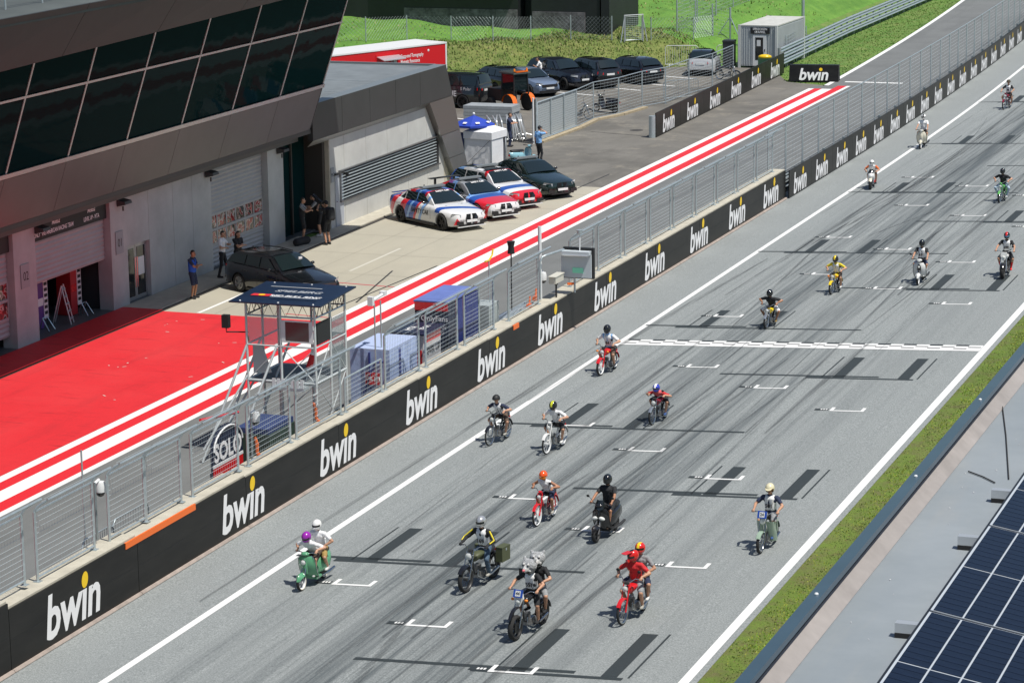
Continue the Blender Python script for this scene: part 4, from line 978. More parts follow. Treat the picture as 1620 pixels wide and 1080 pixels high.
def fur_head(parent, H, f, up):
    f = Vector(f).normalized(); up = Vector(up); up = (up - f * up.dot(f)).normalized(); l = up.cross(f); R = Matrix((f, l, up)).transposed(); q = lambda x, y, z: H + R @ Vector((x, y, z))
    S = [(q(0, .04, .02), .165, q(0, -.04, .02), .165, 0), (q(-.05, 0, -.06), .15, q(0, 0, -.09), .14, 0), (q(.10, 0, -.01), .115, q(.19, 0, -.035), .075, 1)]
    for s_ in (-1, 1): S += [(q(-.03, s_ * .13, .12), .055, q(-.05, s_ * .16, .17), .04, 0), (q(.12, s_ * .07, -.06), .05, q(.14, s_ * .1, -.08), .03, 1)]
    h = fuse('helmet', S, [M_FUR, M_FURW], parent, .018, 1)
    MB().ell(q(.262, 0, -.025), (.036, .045, .034), 10, 7).build('nose', M_PINK, h, 60)
    for s_ in (-1, 1): MB().ell(q(.155, s_ * .07, .075), (.025, .025, .028), 8, 6).build('eye', M_EYE, h, 60); MB().ell(q(.135, s_ * .068, .09), (.04, .042, .04), 8, 6).build('eye_patch', M_FURW, h, 60)
    MB().ell(q(.11, 0, -.13), (.085, .085, .04), 10, 6).build('mouth', M_BLACK, h, 60)

def rider(t_loc, rz, label, seat, grips, pegs, lean=20., shirt=C_BLACK, sleeves=None, pants=C_NAVY, shoes=C_SHOEW, sleeve='short', legs='shorts', helm=('full', M_GLOSSB, None, None), head_pitch=0., bib=None, number=None,
          skin=None, gloves=False, elbow=1., knee_out=.35, look=0., build_=1., hands=None, boots=False, group='riders on the grid', stripe=None):
    """a seated rider in the bike's own frame (forward is -Y)"""
    t = thing('person', label, 'person', t_loc, rz, group); t.scale = (KS,) * 3; J = {}; f = Vector((0, -1, 0)); ln = math.radians(lean); up = Vector((0, -math.sin(ln), math.cos(ln)))
    P = Vector((0, seat[0], seat[1] + .10)); J['pelvis'] = P; J['chest'] = P + up * .50; hp = math.radians(head_pitch); hf = Vector((-math.sin(look) * math.cos(hp), -math.cos(look) * math.cos(hp), -math.sin(hp)))
    nk = (up * .55 + Vector((0, -.15, .85))).normalized(); J['head'] = J['chest'] + nk * .20; J['headup'] = Vector((0, -math.sin(hp) * .9, math.cos(hp)))
    for s_, q in ((1, 'L'), (-1, 'R')):
        sh = J['chest'] + Vector((.19 * s_, 0, 0)) - up * .045; g_ = (hands[q] if hands else Vector((grips[0] * s_, grips[1], grips[2])))
        wr = g_ + (sh - g_).normalized() * .075; J['sh' + q] = sh; J['wr' + q] = wr; J['el' + q] = ik(sh, wr, .29, .27, (.85 * s_ * elbow, .2, -.55)); J['hd' + q] = g_ - wr + Vector((0, -.01, .015)); J['pn' + q] = Vector((0, -.35, -1))
        J['hip' + q] = P + Vector((.09 * s_, 0, -.01)); an = Vector((pegs[0] * s_, pegs[1] + .03, pegs[2] + .09)); J['an' + q] = an; J['to' + q] = an + Vector((.03 * s_, -.2, -.05)); J['kn' + q] = ik(J['hip' + q], an, .43, .43, (knee_out * s_, -1, .5))
    S = human_segs(J, f, sleeve, legs, gloves=gloves, head=True, build_=build_, boots=boots)
    fuse('body', S, [skin or M_SKIN, shirt, pants, shoes, sleeves or shirt, C_BLACK if gloves else (skin or M_SKIN)], t, .0135)
    if helm[0] == 'fur': fur_head(t, J['head'] + Vector((0, 0, .02)), hf, (0, -.1, 1))
    else: helmet(t, J['head'] + Vector((0, 0, .015)), hf, (0, 0, 1), helm[1], helm[0], helm[2], helm[3])
    if helm[0] in ('open', 'half'): face_parts(t, {'head': J['head']}, hf)
    if stripe is not None:
        for s_, q in ((1, 'L'), (-1, 'R')):
            o = Vector((.045 * s_, -.045, .03)); MB().tube([J['sh' + q] + o, J['sh' + q].lerp(J['el' + q], .5) + o * .95, J['el' + q] + o * .85, J['el' + q].lerp(J['wr' + q], .7) + o * .7], [.02, .02, .018, .014], 6).build('sleeve_stripe', stripe, t, 50)
    if bib is not None:
        C = J['chest']; lat = Vector((1, 0, 0)); fw = up.cross(lat); fw = fw if fw.y < 0 else -fw
        a, b = P.lerp(C, .34), P.lerp(C, .80)
        S = [(a + lat * .05 + fw * .016, .118 * build_, b + lat * .05 + fw * .012, .120 * build_, 0), (a - lat * .05 + fw * .016, .118 * build_, b - lat * .05 + fw * .012, .120 * build_, 0), (b + lat * .085 + fw * .045, .055, P.lerp(C, .96) + lat * .10 + fw * .01, .05, 0), (b - lat * .085 + fw * .045, .055, P.lerp(C, .96) - lat * .10 + fw * .01, .05, 0)]
        bb_ = fuse('bib', S, [bib], t, .014, 2)
        if number:
            o = P.lerp(C, .50) + fw * (.152 * build_ + .006); rt = -lat if (-lat).cross(up).dot(fw) > 0 else lat
            place_text(number, .155, o, rt, up, M_BLACK, bb_, 'number', bold=.006, sx=.9, off=.004)
    return t, J
# ================================================================== two-wheelers (local frame: forward -Y, ground z=0)
def paint(name, c, rough=.22): return pm(name, c, rough, coat=.5)
B_RED = paint('bike_red', (.60, .015, .02)); B_BLACK = paint('bike_black', (.012, .012, .014)); B_GREEN = paint('sea_green', (.10, .32, .17)); B_MINT = paint('pale_mint', (.30, .40, .31)); B_WHITE = paint('bike_white', (.72, .72, .70)); B_CREAM = paint('bike_cream', (.66, .62, .50)); B_YEL = paint('bike_yellow', (.80, .58, .02)); B_OLIVE = pm('olive_drab', (.075, .085, .04), .55); B_ORANGE = paint('bike_orange', (.80, .16, .02)); B_LIME = paint('bike_lime', (.12, .42, .10)); B_MAROON = paint('bike_maroon', (.20, .012, .03)); B_BLUE = paint('plate_blue', (.02, .07, .36)); B_SILVER = pm('bike_silver', (.55, .56, .57), .25, .8); B_LBLUE = paint('scooter_blue', (.25, .48, .55))
M_ENG = pm('engine_alloy', (.30, .30, .30), .4, .7, noise=(8, .3)); M_ENGD = pm('engine_dark', (.06, .06, .06), .45, .5); M_SEAT = pm('seat_vinyl', (.018, .018, .019), .5); M_LENS = pm('lamp_lens', (.75, .76, .72), .08, coat=.6); M_TAIL = pm('tail_red', (.55, .01, .01), .2); M_AMBER = pm('amber_lens', (.85, .25, .02), .2); M_WWALL = pm('whitewall', (.66, .62, .52), .7); M_BROWNS = pm('brown_seat', (.13, .07, .04), .5)
def wheel(root, name, y, R, tr, rim, spokes=10, rimw=None, whitewall=False, disc=False):
    c = Vector((0, y, R)); rw = rimw or tr * .85; ri = R - tr * 1.25
    mb = MB(); mb.lathe([(ri, -rw), (ri + .012, -rw), (ri + .02, -rw * .5), (ri + .02, rw * .5), (ri + .012, rw), (ri, rw), (ri - .014, rw * .6), (ri - .014, -rw * .6)], c, 'X', 24, closed=True)
    mb.lathe([(.0, -.05), (.035, -.05), (.035, .05), (.0, .05)], c, 'X', 10)
    for k in range(spokes):
        a = 6.28318 * k / spokes; s_ = .03 if k % 2 else -.03
        if spokes <= 6: mb.box(c + Vector((0, math.cos(a), math.sin(a))) * ri * .5, (.035, ri, .04), R=Matrix.Rotation(a, 3, 'X'))
        else: mb.tube([c + Vector((s_, math.cos(a) * .03, math.sin(a) * .03)), c + Vector((0, math.cos(a) * ri, math.sin(a) * ri))], .0045, 3, caps=False)
    if disc: mb.lathe([(.05, .055), (R * .42, .055), (R * .42, .06), (.05, .06)], c, 'X', 16, closed=True)
    w_ = mb.build(name, rim, root, 45)
    t = MB(); t.lathe([(ri + .005, -tr * .75), (R - tr * .75, -tr), (R - tr * .22, -tr * .72), (R, 0), (R - tr * .22, tr * .72), (R - tr * .75, tr), (ri + .005, tr * .75)], c, 'X', 28)
    t.build('tyre', M_RUBBER, w_, 50)
    if whitewall:
        for s_ in (-1, 1): MB().lathe([(ri + .004, s_ * tr * .80), (R - tr * .72, s_ * (tr + .003))], c, 'X', 26).build('whitewall', M_WWALL, w_, 50)
    return w_
def lamp(root, c, r, shell=M_CHROME, d=.09, tilt=0.):
    mb = MB(); R = Matrix.Rotation(tilt, 3, 'X'); c = Vector(c)
    h = MB(); pr = [(.0, d), (r * .55, d * .9), (r * .95, d * .35), (r, 0), (r * .93, -.012)]
    h.lathe([(a, b) for a, b in pr], (0, 0, 0), 'Y', 16); h.v = [tuple(R @ Vector(p) + c) for p in h.v]; o = h.build('headlight', shell, root, 50)
    l = MB(); l.lathe([(r * .93, -.010), (r * .6, -.028), (.0, -.034)], (0, 0, 0), 'Y', 16); l.v = [tuple(R @ Vector(p) + c) for p in l.v]; l.build('lens', M_LENS, o, 50); return o
def mirror(root, base, tip, r=.05):
    mb = MB(); mb.tube([base, Vector(base).lerp(Vector(tip), .5) + Vector((0, 0, .03)), tip], .007, 5); mb.ell(tip, (r, .018, r * .8), 10, 6); return mb.build('mirror', M_BLACK, root, 50)
def plate(root, c, wd, h, txt, base=B_BLUE, face=M_PWHITE, tilt=-.35):
    R = Matrix.Rotation(tilt, 3, 'X'); o = MB().box(c, (wd, .02, h), R=R).build('number_plate', base, root); n = R @ Vector((0, -1, 0)); MB().box(Vector(c) + n * .012, (wd * .55, .006, h * .7), R=R).build('plate_face', face, o)
    if txt: place_text(txt, h * .55, Vector(c) + n * .016, (1, 0, 0), R @ Vector((0, 0, 1)), M_BLACK, o, 'number', bold=.003)
    return o
def moto(loc, rz, label, cat, name, wb=1.2, R=.30, tr=.04, rim=M_CHROME, spokes=16, frame=M_ENGD, tank=None, step=False, fender=None, bars=(.33, 1.0), seat=(.28, .78), seatc=M_SEAT, lamp_r=.075, lampshell=M_CHROME, eng=M_ENG, fat=None, forkc=M_CHROME, high_fender=False,
         numplate=None, fairing=None, pann=None, mirrors=(1,), legshield=None, indicators=None, exh=M_CHROME, screen=None, headplate=None, fly=0., rear=None):
    t = thing(name, label, cat, loc, rz, 'bikes on the start straight'); t.scale = (KS,) * 3; yf, yr = -wb / 2, wb / 2; zb = bars[1]; rake = .45
    wheel(t, 'front_wheel', yf, R, tr, rim, spokes, disc=(spokes <= 6)); wheel(t, 'rear_wheel', yr, R * .98, (fat or tr) * 1.1, rim, spokes)
    hy = yf + (zb - .12 - R) * rake; head = Vector((0, hy, zb - .12)); fw = tr + .045
    for s_ in (-1, 1):
        a = Vector((s_ * fw, yf, R)); b = Vector((s_ * fw * .95, hy - .02, zb - .10)); mid = a.lerp(b, .5); f = MB(); f.tube([a, mid], .022, 8); f.tube([mid, b], .017, 8); f.build('fork', forkc, t, 50)
    hb = MB(); g = bars[0]; gy = hy + .13; hb.tube([(-g - .02, gy, zb), (-g * .55, gy - .03, zb + .015), (-g * .25, hy + .0, zb - .05), (g * .25, hy + .0, zb - .05), (g * .55, gy - .03, zb + .015), (g + .02, gy, zb)], .012, 6)
    h = hb.build('handlebar', M_CHROME, t, 50)
    for s_ in (-1, 1):
        MB().tube([(s_ * (g - .1), gy - .005, zb), (s_ * (g + .03), gy + .005, zb)], .019, 8).build('grip', M_RUBBER, h, 50); MB().tube([(s_ * (g - .12), gy - .01, zb), (s_ * (g - .05), gy - .07, zb - .01), (s_ * (g + .03), gy - .075, zb - .01)], .006, 5).build('lever', M_CHROME, h)
    if lamp_r and not fairing: lamp(t, (0, hy - .12, zb - .20), lamp_r, lampshell)
    # frame: steering head, backbone or step-through tube, subframe
    fm = MB(); ey = .02; sz = seat[1]
    if step: fm.tube([(0, hy, zb - .16), (0, hy + .16, R + .22), (0, .02, R + .06), (0, yr * .55, R + .14), (0, yr, R + .02)], .038, 8); fm.tube([(0, .12, R + .08), (0, seat[0], sz - .05)], .022, 8)
    else:
        fm.tube([(0, hy, zb - .16), (0, hy + .22, sz - .06), (0, seat[0] - .1, sz - .06), (0, yr * .95, sz - .02)], .026, 8); fm.tube([(0, hy + .02, zb - .22), (0, hy + .16, R + .02), (0, .08, R - .06), (0, .25, R + .02)], .022, 8)
    for s_ in (-1, 1):
        fm.tube([(s_ * .07, yr, R), (s_ * .08, .14, R + .02)], .018, 6); fm.tube([(s_ * .10, yr - .03, R + .03), (s_ * .10, yr - .12, sz - .06)], .020, 8)
        fm.tube([(s_ * .05, .10, R - .1), (s_ * .22, .10, R - .1)], .012, 6)
    fm.tube([(-.05, hy + .0, zb - .08), (.05, hy, zb - .08)], .05, 8)
    fm.build('frame', frame, t, 50)
    en = MB(); en.box((0, .02, R - .02), (.20, .34, .18)); en.lathe([(.0, -.13), (.085, -.13), (.085, .13), (.0, .13)], (0, .12, R - .02), 'X', 14)
    for k in range(5): en.box((0, -.10 + k * .004, R + .10 + k * .028), (.15, .14, .014))
    en.box((0, -.08, R + .16), (.10, .10, .18)); en.build('engine', eng, t, 40)
    ex = MB(); ex.tube([(.06, -.16, R + .12), (.08, -.22, R - .02), (.12, -.02, R - .14), (.14, yr * .5, R - .10), (.14, yr * 1.05, R - .02)], [.018, .018, .02, .034, .036], 8); ex.build('exhaust', exh, t, 50)
    if tank is not None:
        tk = MB(); rg = []
        for y, wv, zt, zl in ((hy + .10, .05, -.02, -.14), (hy + .16, .11, .05, -.16), (hy + .30, .14, .08, -.14), (seat[0] - .18, .12, .05, -.10), (seat[0] - .08, .07, .0, -.06)):
            z0 = sz + .0; rg.append([Vector((wv * math.cos(a) * (1 if math.sin(a) > -.2 else .9), y, z0 + (zt if math.sin(a) > 0 else -zl) * math.sin(a) + .02)) for a in [6.28318 * k / 12 for k in range(12)]])
        tk.loft(rg).build('fuel_tank', tank, t, 50)
    st = MB(); rg = []
    for y, wv, dz in ((seat[0] - .16, .07, -.015), (seat[0] - .08, .11, .0), (seat[0] + .12, .125, .0), (seat[0] + .30, .11, .02), (seat[0] + (rear or .40), .07, .03)):
        rg.append([Vector((wv * x_, y, sz + dz + z_)) for x_, z_ in ((-1, -.05), (-.95, .0), (-.6, .03), (0, .038), (.6, .03), (.95, 0), (1, -.05))])
    st.loft(rg).build('seat', seatc, t, 50)
    fc = fender or B_BLACK
    def fend(nm, y, r, a0, a1, wd, par=t, up=0.):
        mb = MB(); rg = []
        for k in range(9):
            a = a0 + (a1 - a0) * k / 8; q = Vector((0, y + r * math.cos(a), R + up + r * math.sin(a))); e = Vector((0, math.cos(a), math.sin(a)))
            rg.append([q + Vector((-wd, 0, 0)) - e * .03, q + Vector((-wd * .7, 0, 0)) + e * .006, q + e * .012, q + Vector((wd * .7, 0, 0)) + e * .006, q + Vector((wd, 0, 0)) - e * .03])
        return mb.loft(rg, caps=False, closed=False).build(nm, fc, par, 50, fix=False)
    if high_fender: fend('front_fender', yf + .05, R + .06, 1.0, 2.75, .055, up=.13)
    else: fend('front_fender', yf, R + .025, .75, 2.55, tr + .022)
    fend('rear_fender', yr, R + .04, .1, 2.2, tr + .03)
    tl = MB().box((0, yr + .16, sz - .10), (.09, .05, .06)).build('tail_light', M_TAIL, t)
    for s_ in mirrors: mirror(t, (s_ * g * .6, gy - .02, zb + .01), (s_ * (g * .85), gy - .04, zb + .20))
    if indicators:
        for s_ in (-1, 1): MB().ell((s_ * .19, hy - .08, zb - .18), (.05, .04, .035), 10, 6).build('indicator', indicators, t, 50)
    if headplate: plate(t, (0, hy - .15, zb + .0), .26, .20, headplate)
    if screen is not None:
        rg = [[Vector((.16 * math.sin(a), hy - .10 - .09 * math.cos(a) + (.06 if z > 0 else 0), zb - .12 + z)) for a in (-1.2, -.6, 0, .6, 1.2)] for z in (0, .12, .24)]; MB().loft(rg, caps=False, closed=False).build('windscreen', screen, t, 50, fix=False)
    if numplate is not None:   # headlight surround of a modern bike
        c = Vector((0, hy - .14, zb - .16)); pts = [c + Vector(p) for p in ((-.10, .02, .15), (.10, .02, .15), (.13, .0, .02), (.05, -.03, -.16), (-.05, -.03, -.16), (-.13, .0, .02))]; mk = MB().prism(pts, (0, .06, 0)).build('headlight_mask', numplate, t); MB().ell(c + Vector((0, -.03, -.05)), (.07, .03, .06), 10, 6).build('lens', M_LENS, mk, 50)
    if fairing is not None:
        mb = MB(); rg = []
        for y, wv, z0, z1 in ((yf - .02, .05, .68, .76), (yf + .08, .15, .58, .88), (yf + .26, .20, .42, 1.0), (yf + .55, .19, .25, .92), (yf + .85, .17, .28, .66)):
            rg.append([Vector((wv * math.cos(a), y, (z0 + z1) / 2 + (z1 - z0) / 2 * math.sin(a))) for a in [6.28318 * k / 14 for k in range(14)]])
        fo = mb.loft(rg).build('fairing', fairing[0], t, 50)
        for s_ in (-1, 1): MB().ell((s_ * .07, yf + .06, .76), (.055, .05, .03), 10, 6).build('headlight', M_LENS, fo, 50); MB().prism([Vector((s_ * .172, yf + .35, .35)), Vector((s_ * .165, yf + .8, .32)), Vector((s_ * .155, yf + .75, .5))], (s_ * .022, 0, 0)).build('side_panel', fairing[1], fo)
        rg = [[Vector((.15 * math.sin(a) * k, yf + .12 + .12 * (1 - math.cos(a)) + z * .8, .92 + z)) for a in (-1.3, -.65, 0, .65, 1.3)] for z, k in ((-.05, 1.), (.08, .9), (.16, .6))]; MB().loft(rg, caps=False, closed=False).build('windscreen', M_DKGLASS, fo, 50, fix=False)
    if pann is not None:
        for s_ in (-1, 1):
            p = MB().box((s_ * .30, yr - .02, sz - .12), (.19, .40, .36)).build('pannier', pann, t); MB().box((s_ * .30, yr - .02, sz + .068), (.2, .41, .015)).build('lid', pann, p); MB().box((s_ * .398, yr - .02, sz - .0), (.01, .05, .06)).build('clasp', M_GALV, p)
    if legshield is not None:
        for s_ in (-1, 1):
            rg = [[Vector((s_ * x, y + dy, z)) for x, dy in ((.05, -.02), (.14, -.03), (.23, .02), (.27, .10))] for z, y in ((.22, hy + .28), (.4, hy + .22), (.62, hy + .14), (.80, hy + .08))]
            MB().loft(rg, caps=False, closed=False).build('leg_shield', legshield, t, 50, fix=False)
    return t, dict(grips=(g, gy, zb), pegs=(.20, .10, R - .1), seat=(seat[0], sz), hy=hy)
def scooter(loc, rz, label, body, style='classic', name='scooter', wb=1.25, R=.23, tr=.045, rim=M_CHROME, seatc=M_SEAT, lampc=None, mirrors=(1,), ww=False, zb=.98, fend=None, floor=None, dark=None, group='bikes on the start straight'):
    t = thing(name, label, 'scooter', loc, rz, group); t.scale = (KS,) * 3; yf, yr = -wb / 2, wb / 2; hy = yf + .26; g = .31; gy = hy + .10
    wheel(t, 'front_wheel', yf, R, tr, rim, 5 if style != 'classic' else 8, whitewall=ww); wheel(t, 'rear_wheel', yr, R, tr * 1.1, rim, 5, whitewall=ww)
    for s_ in (-1, 1): MB().tube([(s_ * .075, yf, R), (s_ * .07, yf + .10, R + .2), (s_ * .03, hy - .06, .6)], .018, 7).build('fork', M_CHROME if style != 'maxi' else M_ENG, t, 50)
    # front shield
    mb = MB(); rg = []; W_ = .27 if style != 'maxi' else .25
    prof = ((.22, hy + .30, .75), (.30, hy + .16, .95), (.45, hy + .06, 1.), (.62, hy + .0, 1.0), (.78, hy - .03, .92), (.88, hy - .02, .62))
    for z, y, k in prof: rg.append([Vector((W_ * k * x, y + .10 * abs(x) ** 2.2 - .05 * (1 - abs(x)), z)) for x in (-1, -.8, -.5, -.2, 0, .2, .5, .8, 1)] + [Vector((W_ * k * x * .97, y + .03 + .10 * abs(x) ** 2.2, z)) for x in (.98, .6, 0, -.6, -.98)])
    sh = mb.loft(rg).build('front_shield', body, t, 50)
    tr_ = MB(); tr_.tube([Vector((-W_ * k, y + .10, z)) for z, y, k in prof] + [Vector((W_ * k, y + .10, z)) for z, y, k in prof[::-1]], .012, 6, caps=False); tr_.build('trim', M_CHROME if style == 'classic' else M_BLACK, sh, 50)
    # nose / horn cover
    nc = MB(); nc.loft([[Vector((wv * math.sin(a), y - dp * math.cos(a), z)) for a in (-1.5, -1, -.5, 0, .5, 1, 1.5)] for z, y, wv, dp in ((.40, hy + .02, .07, .06), (.55, hy - .02, .085, .08), (.72, hy - .045, .08, .07), (.84, hy - .03, .05, .04))], closed=False, caps=False).build('nose_cover', body if style in ('classic', 'vintage') else B_BLACK, sh, 50, fix=False)
    # front fender
    fb = MB(); rg = []
    for k in range(9):
        a = .45 + 2.4 * k / 8; e = Vector((0, math.cos(a), math.sin(a))); q = Vector((0, yf, R)) + e * (R + .035); wv = .085 * math.sin(math.pi * (k + .8) / 9.6) + .025
        rg.append([q + Vector((wv * x, 0, 0)) - e * (.09 * x * x) for x in (-1, -.6, 0, .6, 1)])
    fb.loft(rg, caps=False, closed=False).build('front_fender', fend or body, t, 50, fix=False)
    # floor and rear body with side cowls
    fl = MB(); fl.loft([[Vector((x * wv, y, z)) for x, z in ((-1, .20), (-1, .255), (0, .27), (1, .255), (1, .20), (0, .19))] for y, wv in ((hy + .22, .22), (.0, .22), (.2, .19))]).build('floorboard', floor or (body if style == 'classic' else M_BLACK), t, 40)
    rb = MB(); rg = []
    for y, wv, z0, z1 in ((.08, .12, .24, .66), (.18, .19, .26, .72), (.38, .25 if style == 'classic' else .20, .27, .74), (.60, .25 if style == 'classic' else .19, .32, .76), (.80, .17, .42, .76), (.94, .07, .55, .72)):
        rg.append([Vector((wv * math.copysign(abs(math.cos(a)) ** .7, math.cos(a)), y, (z0 + z1) / 2 + (z1 - z0) / 2 * math.copysign(abs(math.sin(a)) ** .7, math.sin(a)))) for a in [6.28318 * k / 14 for k in range(14)]])
    rb.loft(rg).build('rear_body', body, t, 50)
    st = MB(); st.loft([[Vector((wv * x, y, .76 + dz + z)) for x, z in ((-1, -.03), (-.95, .03), (-.5, .065), (0, .07), (.5, .065), (.95, .03), (1, -.03))] for y, wv, dz in ((.06, .09, 0), (.16, .13, .01), (.40, .14, .015), (.62, .13, .03), (.84, .09, .03))]).build('seat', seatc, t, 50)
    # headset, bars, lamp
    hs = MB(); hs.ell((0, hy + .0, zb - .03), (.12, .10, .06), 14, 8); hs.build('headset', body if style != 'maxi' else B_BLACK, t, 50)
    h = MB().tube([(-g - .02, gy, zb), (-g * .5, gy - .04, zb), (0, hy, zb - .02), (g * .5, gy - .04, zb), (g + .02, gy, zb)], .014, 6).build('handlebar', M_CHROME if style == 'classic' else M_BLACK, t, 50)
    for s_ in (-1, 1): MB().tube([(s_ * (g - .1), gy - .005, zb), (s_ * (g + .03), gy + .003, zb)], .02, 8).build('grip', M_RUBBER, h, 50); MB().tube([(s_ * (g - .12), gy - .02, zb), (s_ * (g - .04), gy - .075, zb - .005), (s_ * (g + .04), gy - .08, zb - .005)], .006, 5).build('lever', M_CHROME, h)
    if style == 'classic': lamp(t, (0, hy - .115, .74), .075)
    elif style == 'vintage': lamp(t, (0, hy - .10, zb - .02), .07)
    elif style == 'maxi':
        for s_ in (-1, 1): MB().ell((s_ * .095, hy - .075, .64), (.10, .06, .055), 12, 7, R=Matrix.Rotation(.2 * s_, 3, 'Y')).build('headlight', M_LENS, t, 50)
        rg = [[Vector((.15 * math.sin(a) * k, hy - .11 * math.cos(a) + z * .5, .90 + z)) for a in (-1.3, -.65, 0, .65, 1.3)] for z, k in ((0, 1.), (.12, .95), (.24, .7))]; MB().loft(rg, caps=False, closed=False).build('windscreen', M_DKGLASS, t, 50, fix=False)
    else: lamp(t, (0, hy - .11, zb - .04), .07); lamp(t, (0, hy - .09, .72), .05)
    for s_ in mirrors: mirror(t, (s_ * g * .7, gy - .02, zb + .01), (s_ * (g + .06), gy - .05, zb + .20))
    MB().tube([(.16, .25, .2), (.2, .6, .22), (.2, .9, .26)], [.02, .045, .04], 8).build('exhaust', M_ENGD if style != 'classic' else M_CHROME, t, 50); MB().box((0, yr - .12, R + .02), (.2, .3, .2)).build('engine', M_ENGD, t)
    MB().box((0, .95, .60), (.10, .04, .07)).build('tail_light', M_TAIL, t)
    return t, dict(grips=(g, gy, zb), pegs=(.13, -.10, .26), seat=(.30, .80), hy=hy)

# ================================================================== the riders on the start straight
def ride(px, py, yaw, wb):
    """ground point and heading: the picture's front wheel contact, heading turned by yaw degrees"""
    p = ont(px, py); rz = math.radians(yaw); q = p - Matrix.Rotation(rz, 3, 'Z') @ Vector((0, -wb / 2, 0)); q.z = tz(q.x) + .006; return q, rz
V3 = Vector
# 1 green vintage scooter, two up
q, r = ride(477, 934, -4, 1.075); KS = 0.86; sc, d = scooter(q, r, 'sea green vintage scooter with whitewall tyres carrying two people', B_GREEN, ww=True, rim=M_PWHITE, mirrors=())
rider(q, r, 'person in purple helmet and white shirt steering the green vintage scooter', (.22, .80), d['grips'], d['pegs'], lean=52, shirt=C_WHITE, pants=C_BROWN, shoes=C_SHOEW, helm=('full', paint('metal_purple', (.30, .02, .36)), None, None), head_pitch=22)
rider(q, r, 'passenger in white open helmet and white shirt on the green scooter', (.56, .80), None, (.22, .45, .30), lean=20, shirt=C_WHITE, pants=C_TAN, shoes=C_SHOEW, helm=('full', paint('helmet_white', (.76, .76, .74)), M_DKGLASS, None), head_pitch=8, hands={'L': V3((.20, .32, .92)), 'R': V3((-.20, .32, .92))})
# 2 olive military motorcycle
q, r = ride(737, 937, -9, 1.265); KS = 0.93; m, d = moto(q, r, 'olive military motorcycle with green metal panniers and round headlight', 'motorcycle', 'motorcycle', wb=1.36, R=.33, tr=.055, tank=B_OLIVE, fender=B_BLACK, bars=(.38, 1.07), seat=(.28, .80), lamp_r=.095, pann=B_OLIVE, rim=M_ENGD, mirrors=())
rider(q, r, 'person in silver helmet, black jacket with yellow stripes and white bib on the olive motorcycle', d['seat'], d['grips'], d['pegs'], lean=14, shirt=C_BLACK, sleeves=C_BLACK, pants=C_JEAN, shoes=C_SHOEG, sleeve='long', legs='long', helm=('full', pm('helmet_silver', (.55, .56, .57), .2, .6), M_DKGLASS, None), bib=C_WHITE, number='169', gloves=True, stripe=C_YEL, head_pitch=6)
# 3 tall supermoto, two up, fur heads
q, r = ride(815, 1013, -8, 1.267); KS = 0.86; m, d = moto(q, r, 'tall black supermoto with blue number plate, white headlight mask and fat tyres', 'motorcycle', 'supermoto', wb=1.44, R=.325, tr=.07, tank=B_BLACK, fender=B_BLACK, high_fender=True, bars=(.40, 1.16), seat=(.26, .92), numplate=B_WHITE, headplate='44', lamp_r=0, rim=M_BLACK, spokes=6, eng=M_ENG, indicators=M_AMBER, rear=.55)
rider(q, r, 'person in black shirt, bib 557 and grey furry animal helmet steering the supermoto', d['seat'], d['grips'], d['pegs'], lean=16, shirt=C_BLACK, pants=C_BLACK, shoes=C_SHOEB, helm=('fur',), bib=C_WHITE, number='557', head_pitch=10, skin=M_SKIN, elbow=1.2, knee_out=.5, look=.15)
rider(q, r, 'passenger in second grey furry animal helmet holding a phone on the supermoto', (.60, .97), None, (.24, .42, .42), lean=6, shirt=C_BLACK, pants=C_GREY, shoes=C_SHOEB, helm=('fur',), head_pitch=4, hands={'L': V3((.24, .20, 1.2)), 'R': V3((-.34, .30, 1.36))}, look=-.25, knee_out=.7)
ph = tag(MB().box((0, 0, 0), (.075, .012, .15)).build('phone', M_BLACK, None, loc=q + Matrix.Rotation(r, 3, 'Z') @ (V3((-.36, .27, 1.46)) * KS)), 'black phone held up by the furry helmeted passenger', 'phone')
# 4 red moped two up
q, r = ride(985, 988, -6, 1.113); KS = 0.89; m, d = moto(q, r, 'red moped with chrome spoked wheels carrying two people in red helmets', 'moped', 'moped', wb=1.25, R=.32, tr=.035, tank=B_RED, fender=B_RED, forkc=B_RED, bars=(.33, 1.06), seat=(.24, .80), lamp_r=.08, mirrors=(1, -1), rear=.55)
rider(q, r, 'person in red peaked motocross helmet and red shirt steering the red moped', d['seat'], d['grips'], d['pegs'], lean=20, shirt=C_RED, pants=C_GREY, shoes=C_SHOEG, helm=('mx', paint('helmet_red', (.62, .02, .02)), M_GLOSSB, B_BLACK), head_pitch=14, look=.5)
rider(q, r, 'passenger in grey shirt and red helmet behind on the red moped', (.56, .84), None, (.22, .40, .36), lean=8, shirt=C_GREY, pants=C_NAVY, shoes=C_SHOEW, helm=('full', MATS['helmet_red'], M_DKGLASS, B_YEL), head_pitch=2, hands={'L': V3((.2, .28, .98)), 'R': V3((-.2, .28, .98))}, knee_out=.6)
# 5 pale mint step-through
q, r = ride(1203, 875, -3, 1.044); KS = 0.87; m, d = moto(q, r, 'pale mint step-through moped with leg shields and blue number plate', 'moped', 'moped', wb=1.2, R=.29, tr=.045, step=True, frame=B_MINT, fender=B_MINT, bars=(.36, 1.04), seat=(.30, .80), legshield=B_MINT, lamp_r=.085, headplate='24', mirrors=(), rim=M_CHROME)
rider(q, r, 'person in cream open helmet, navy shirt and bib 501 on the pale mint moped', d['seat'], d['grips'], (.14, -.02, .26), lean=8, shirt=C_NAVY, pants=C_GREY, shoes=C_SHOEBL, helm=('open', paint('helmet_cream', (.72, .66, .45)), None, None), bib=C_WHITE, number='501', head_pitch=14)
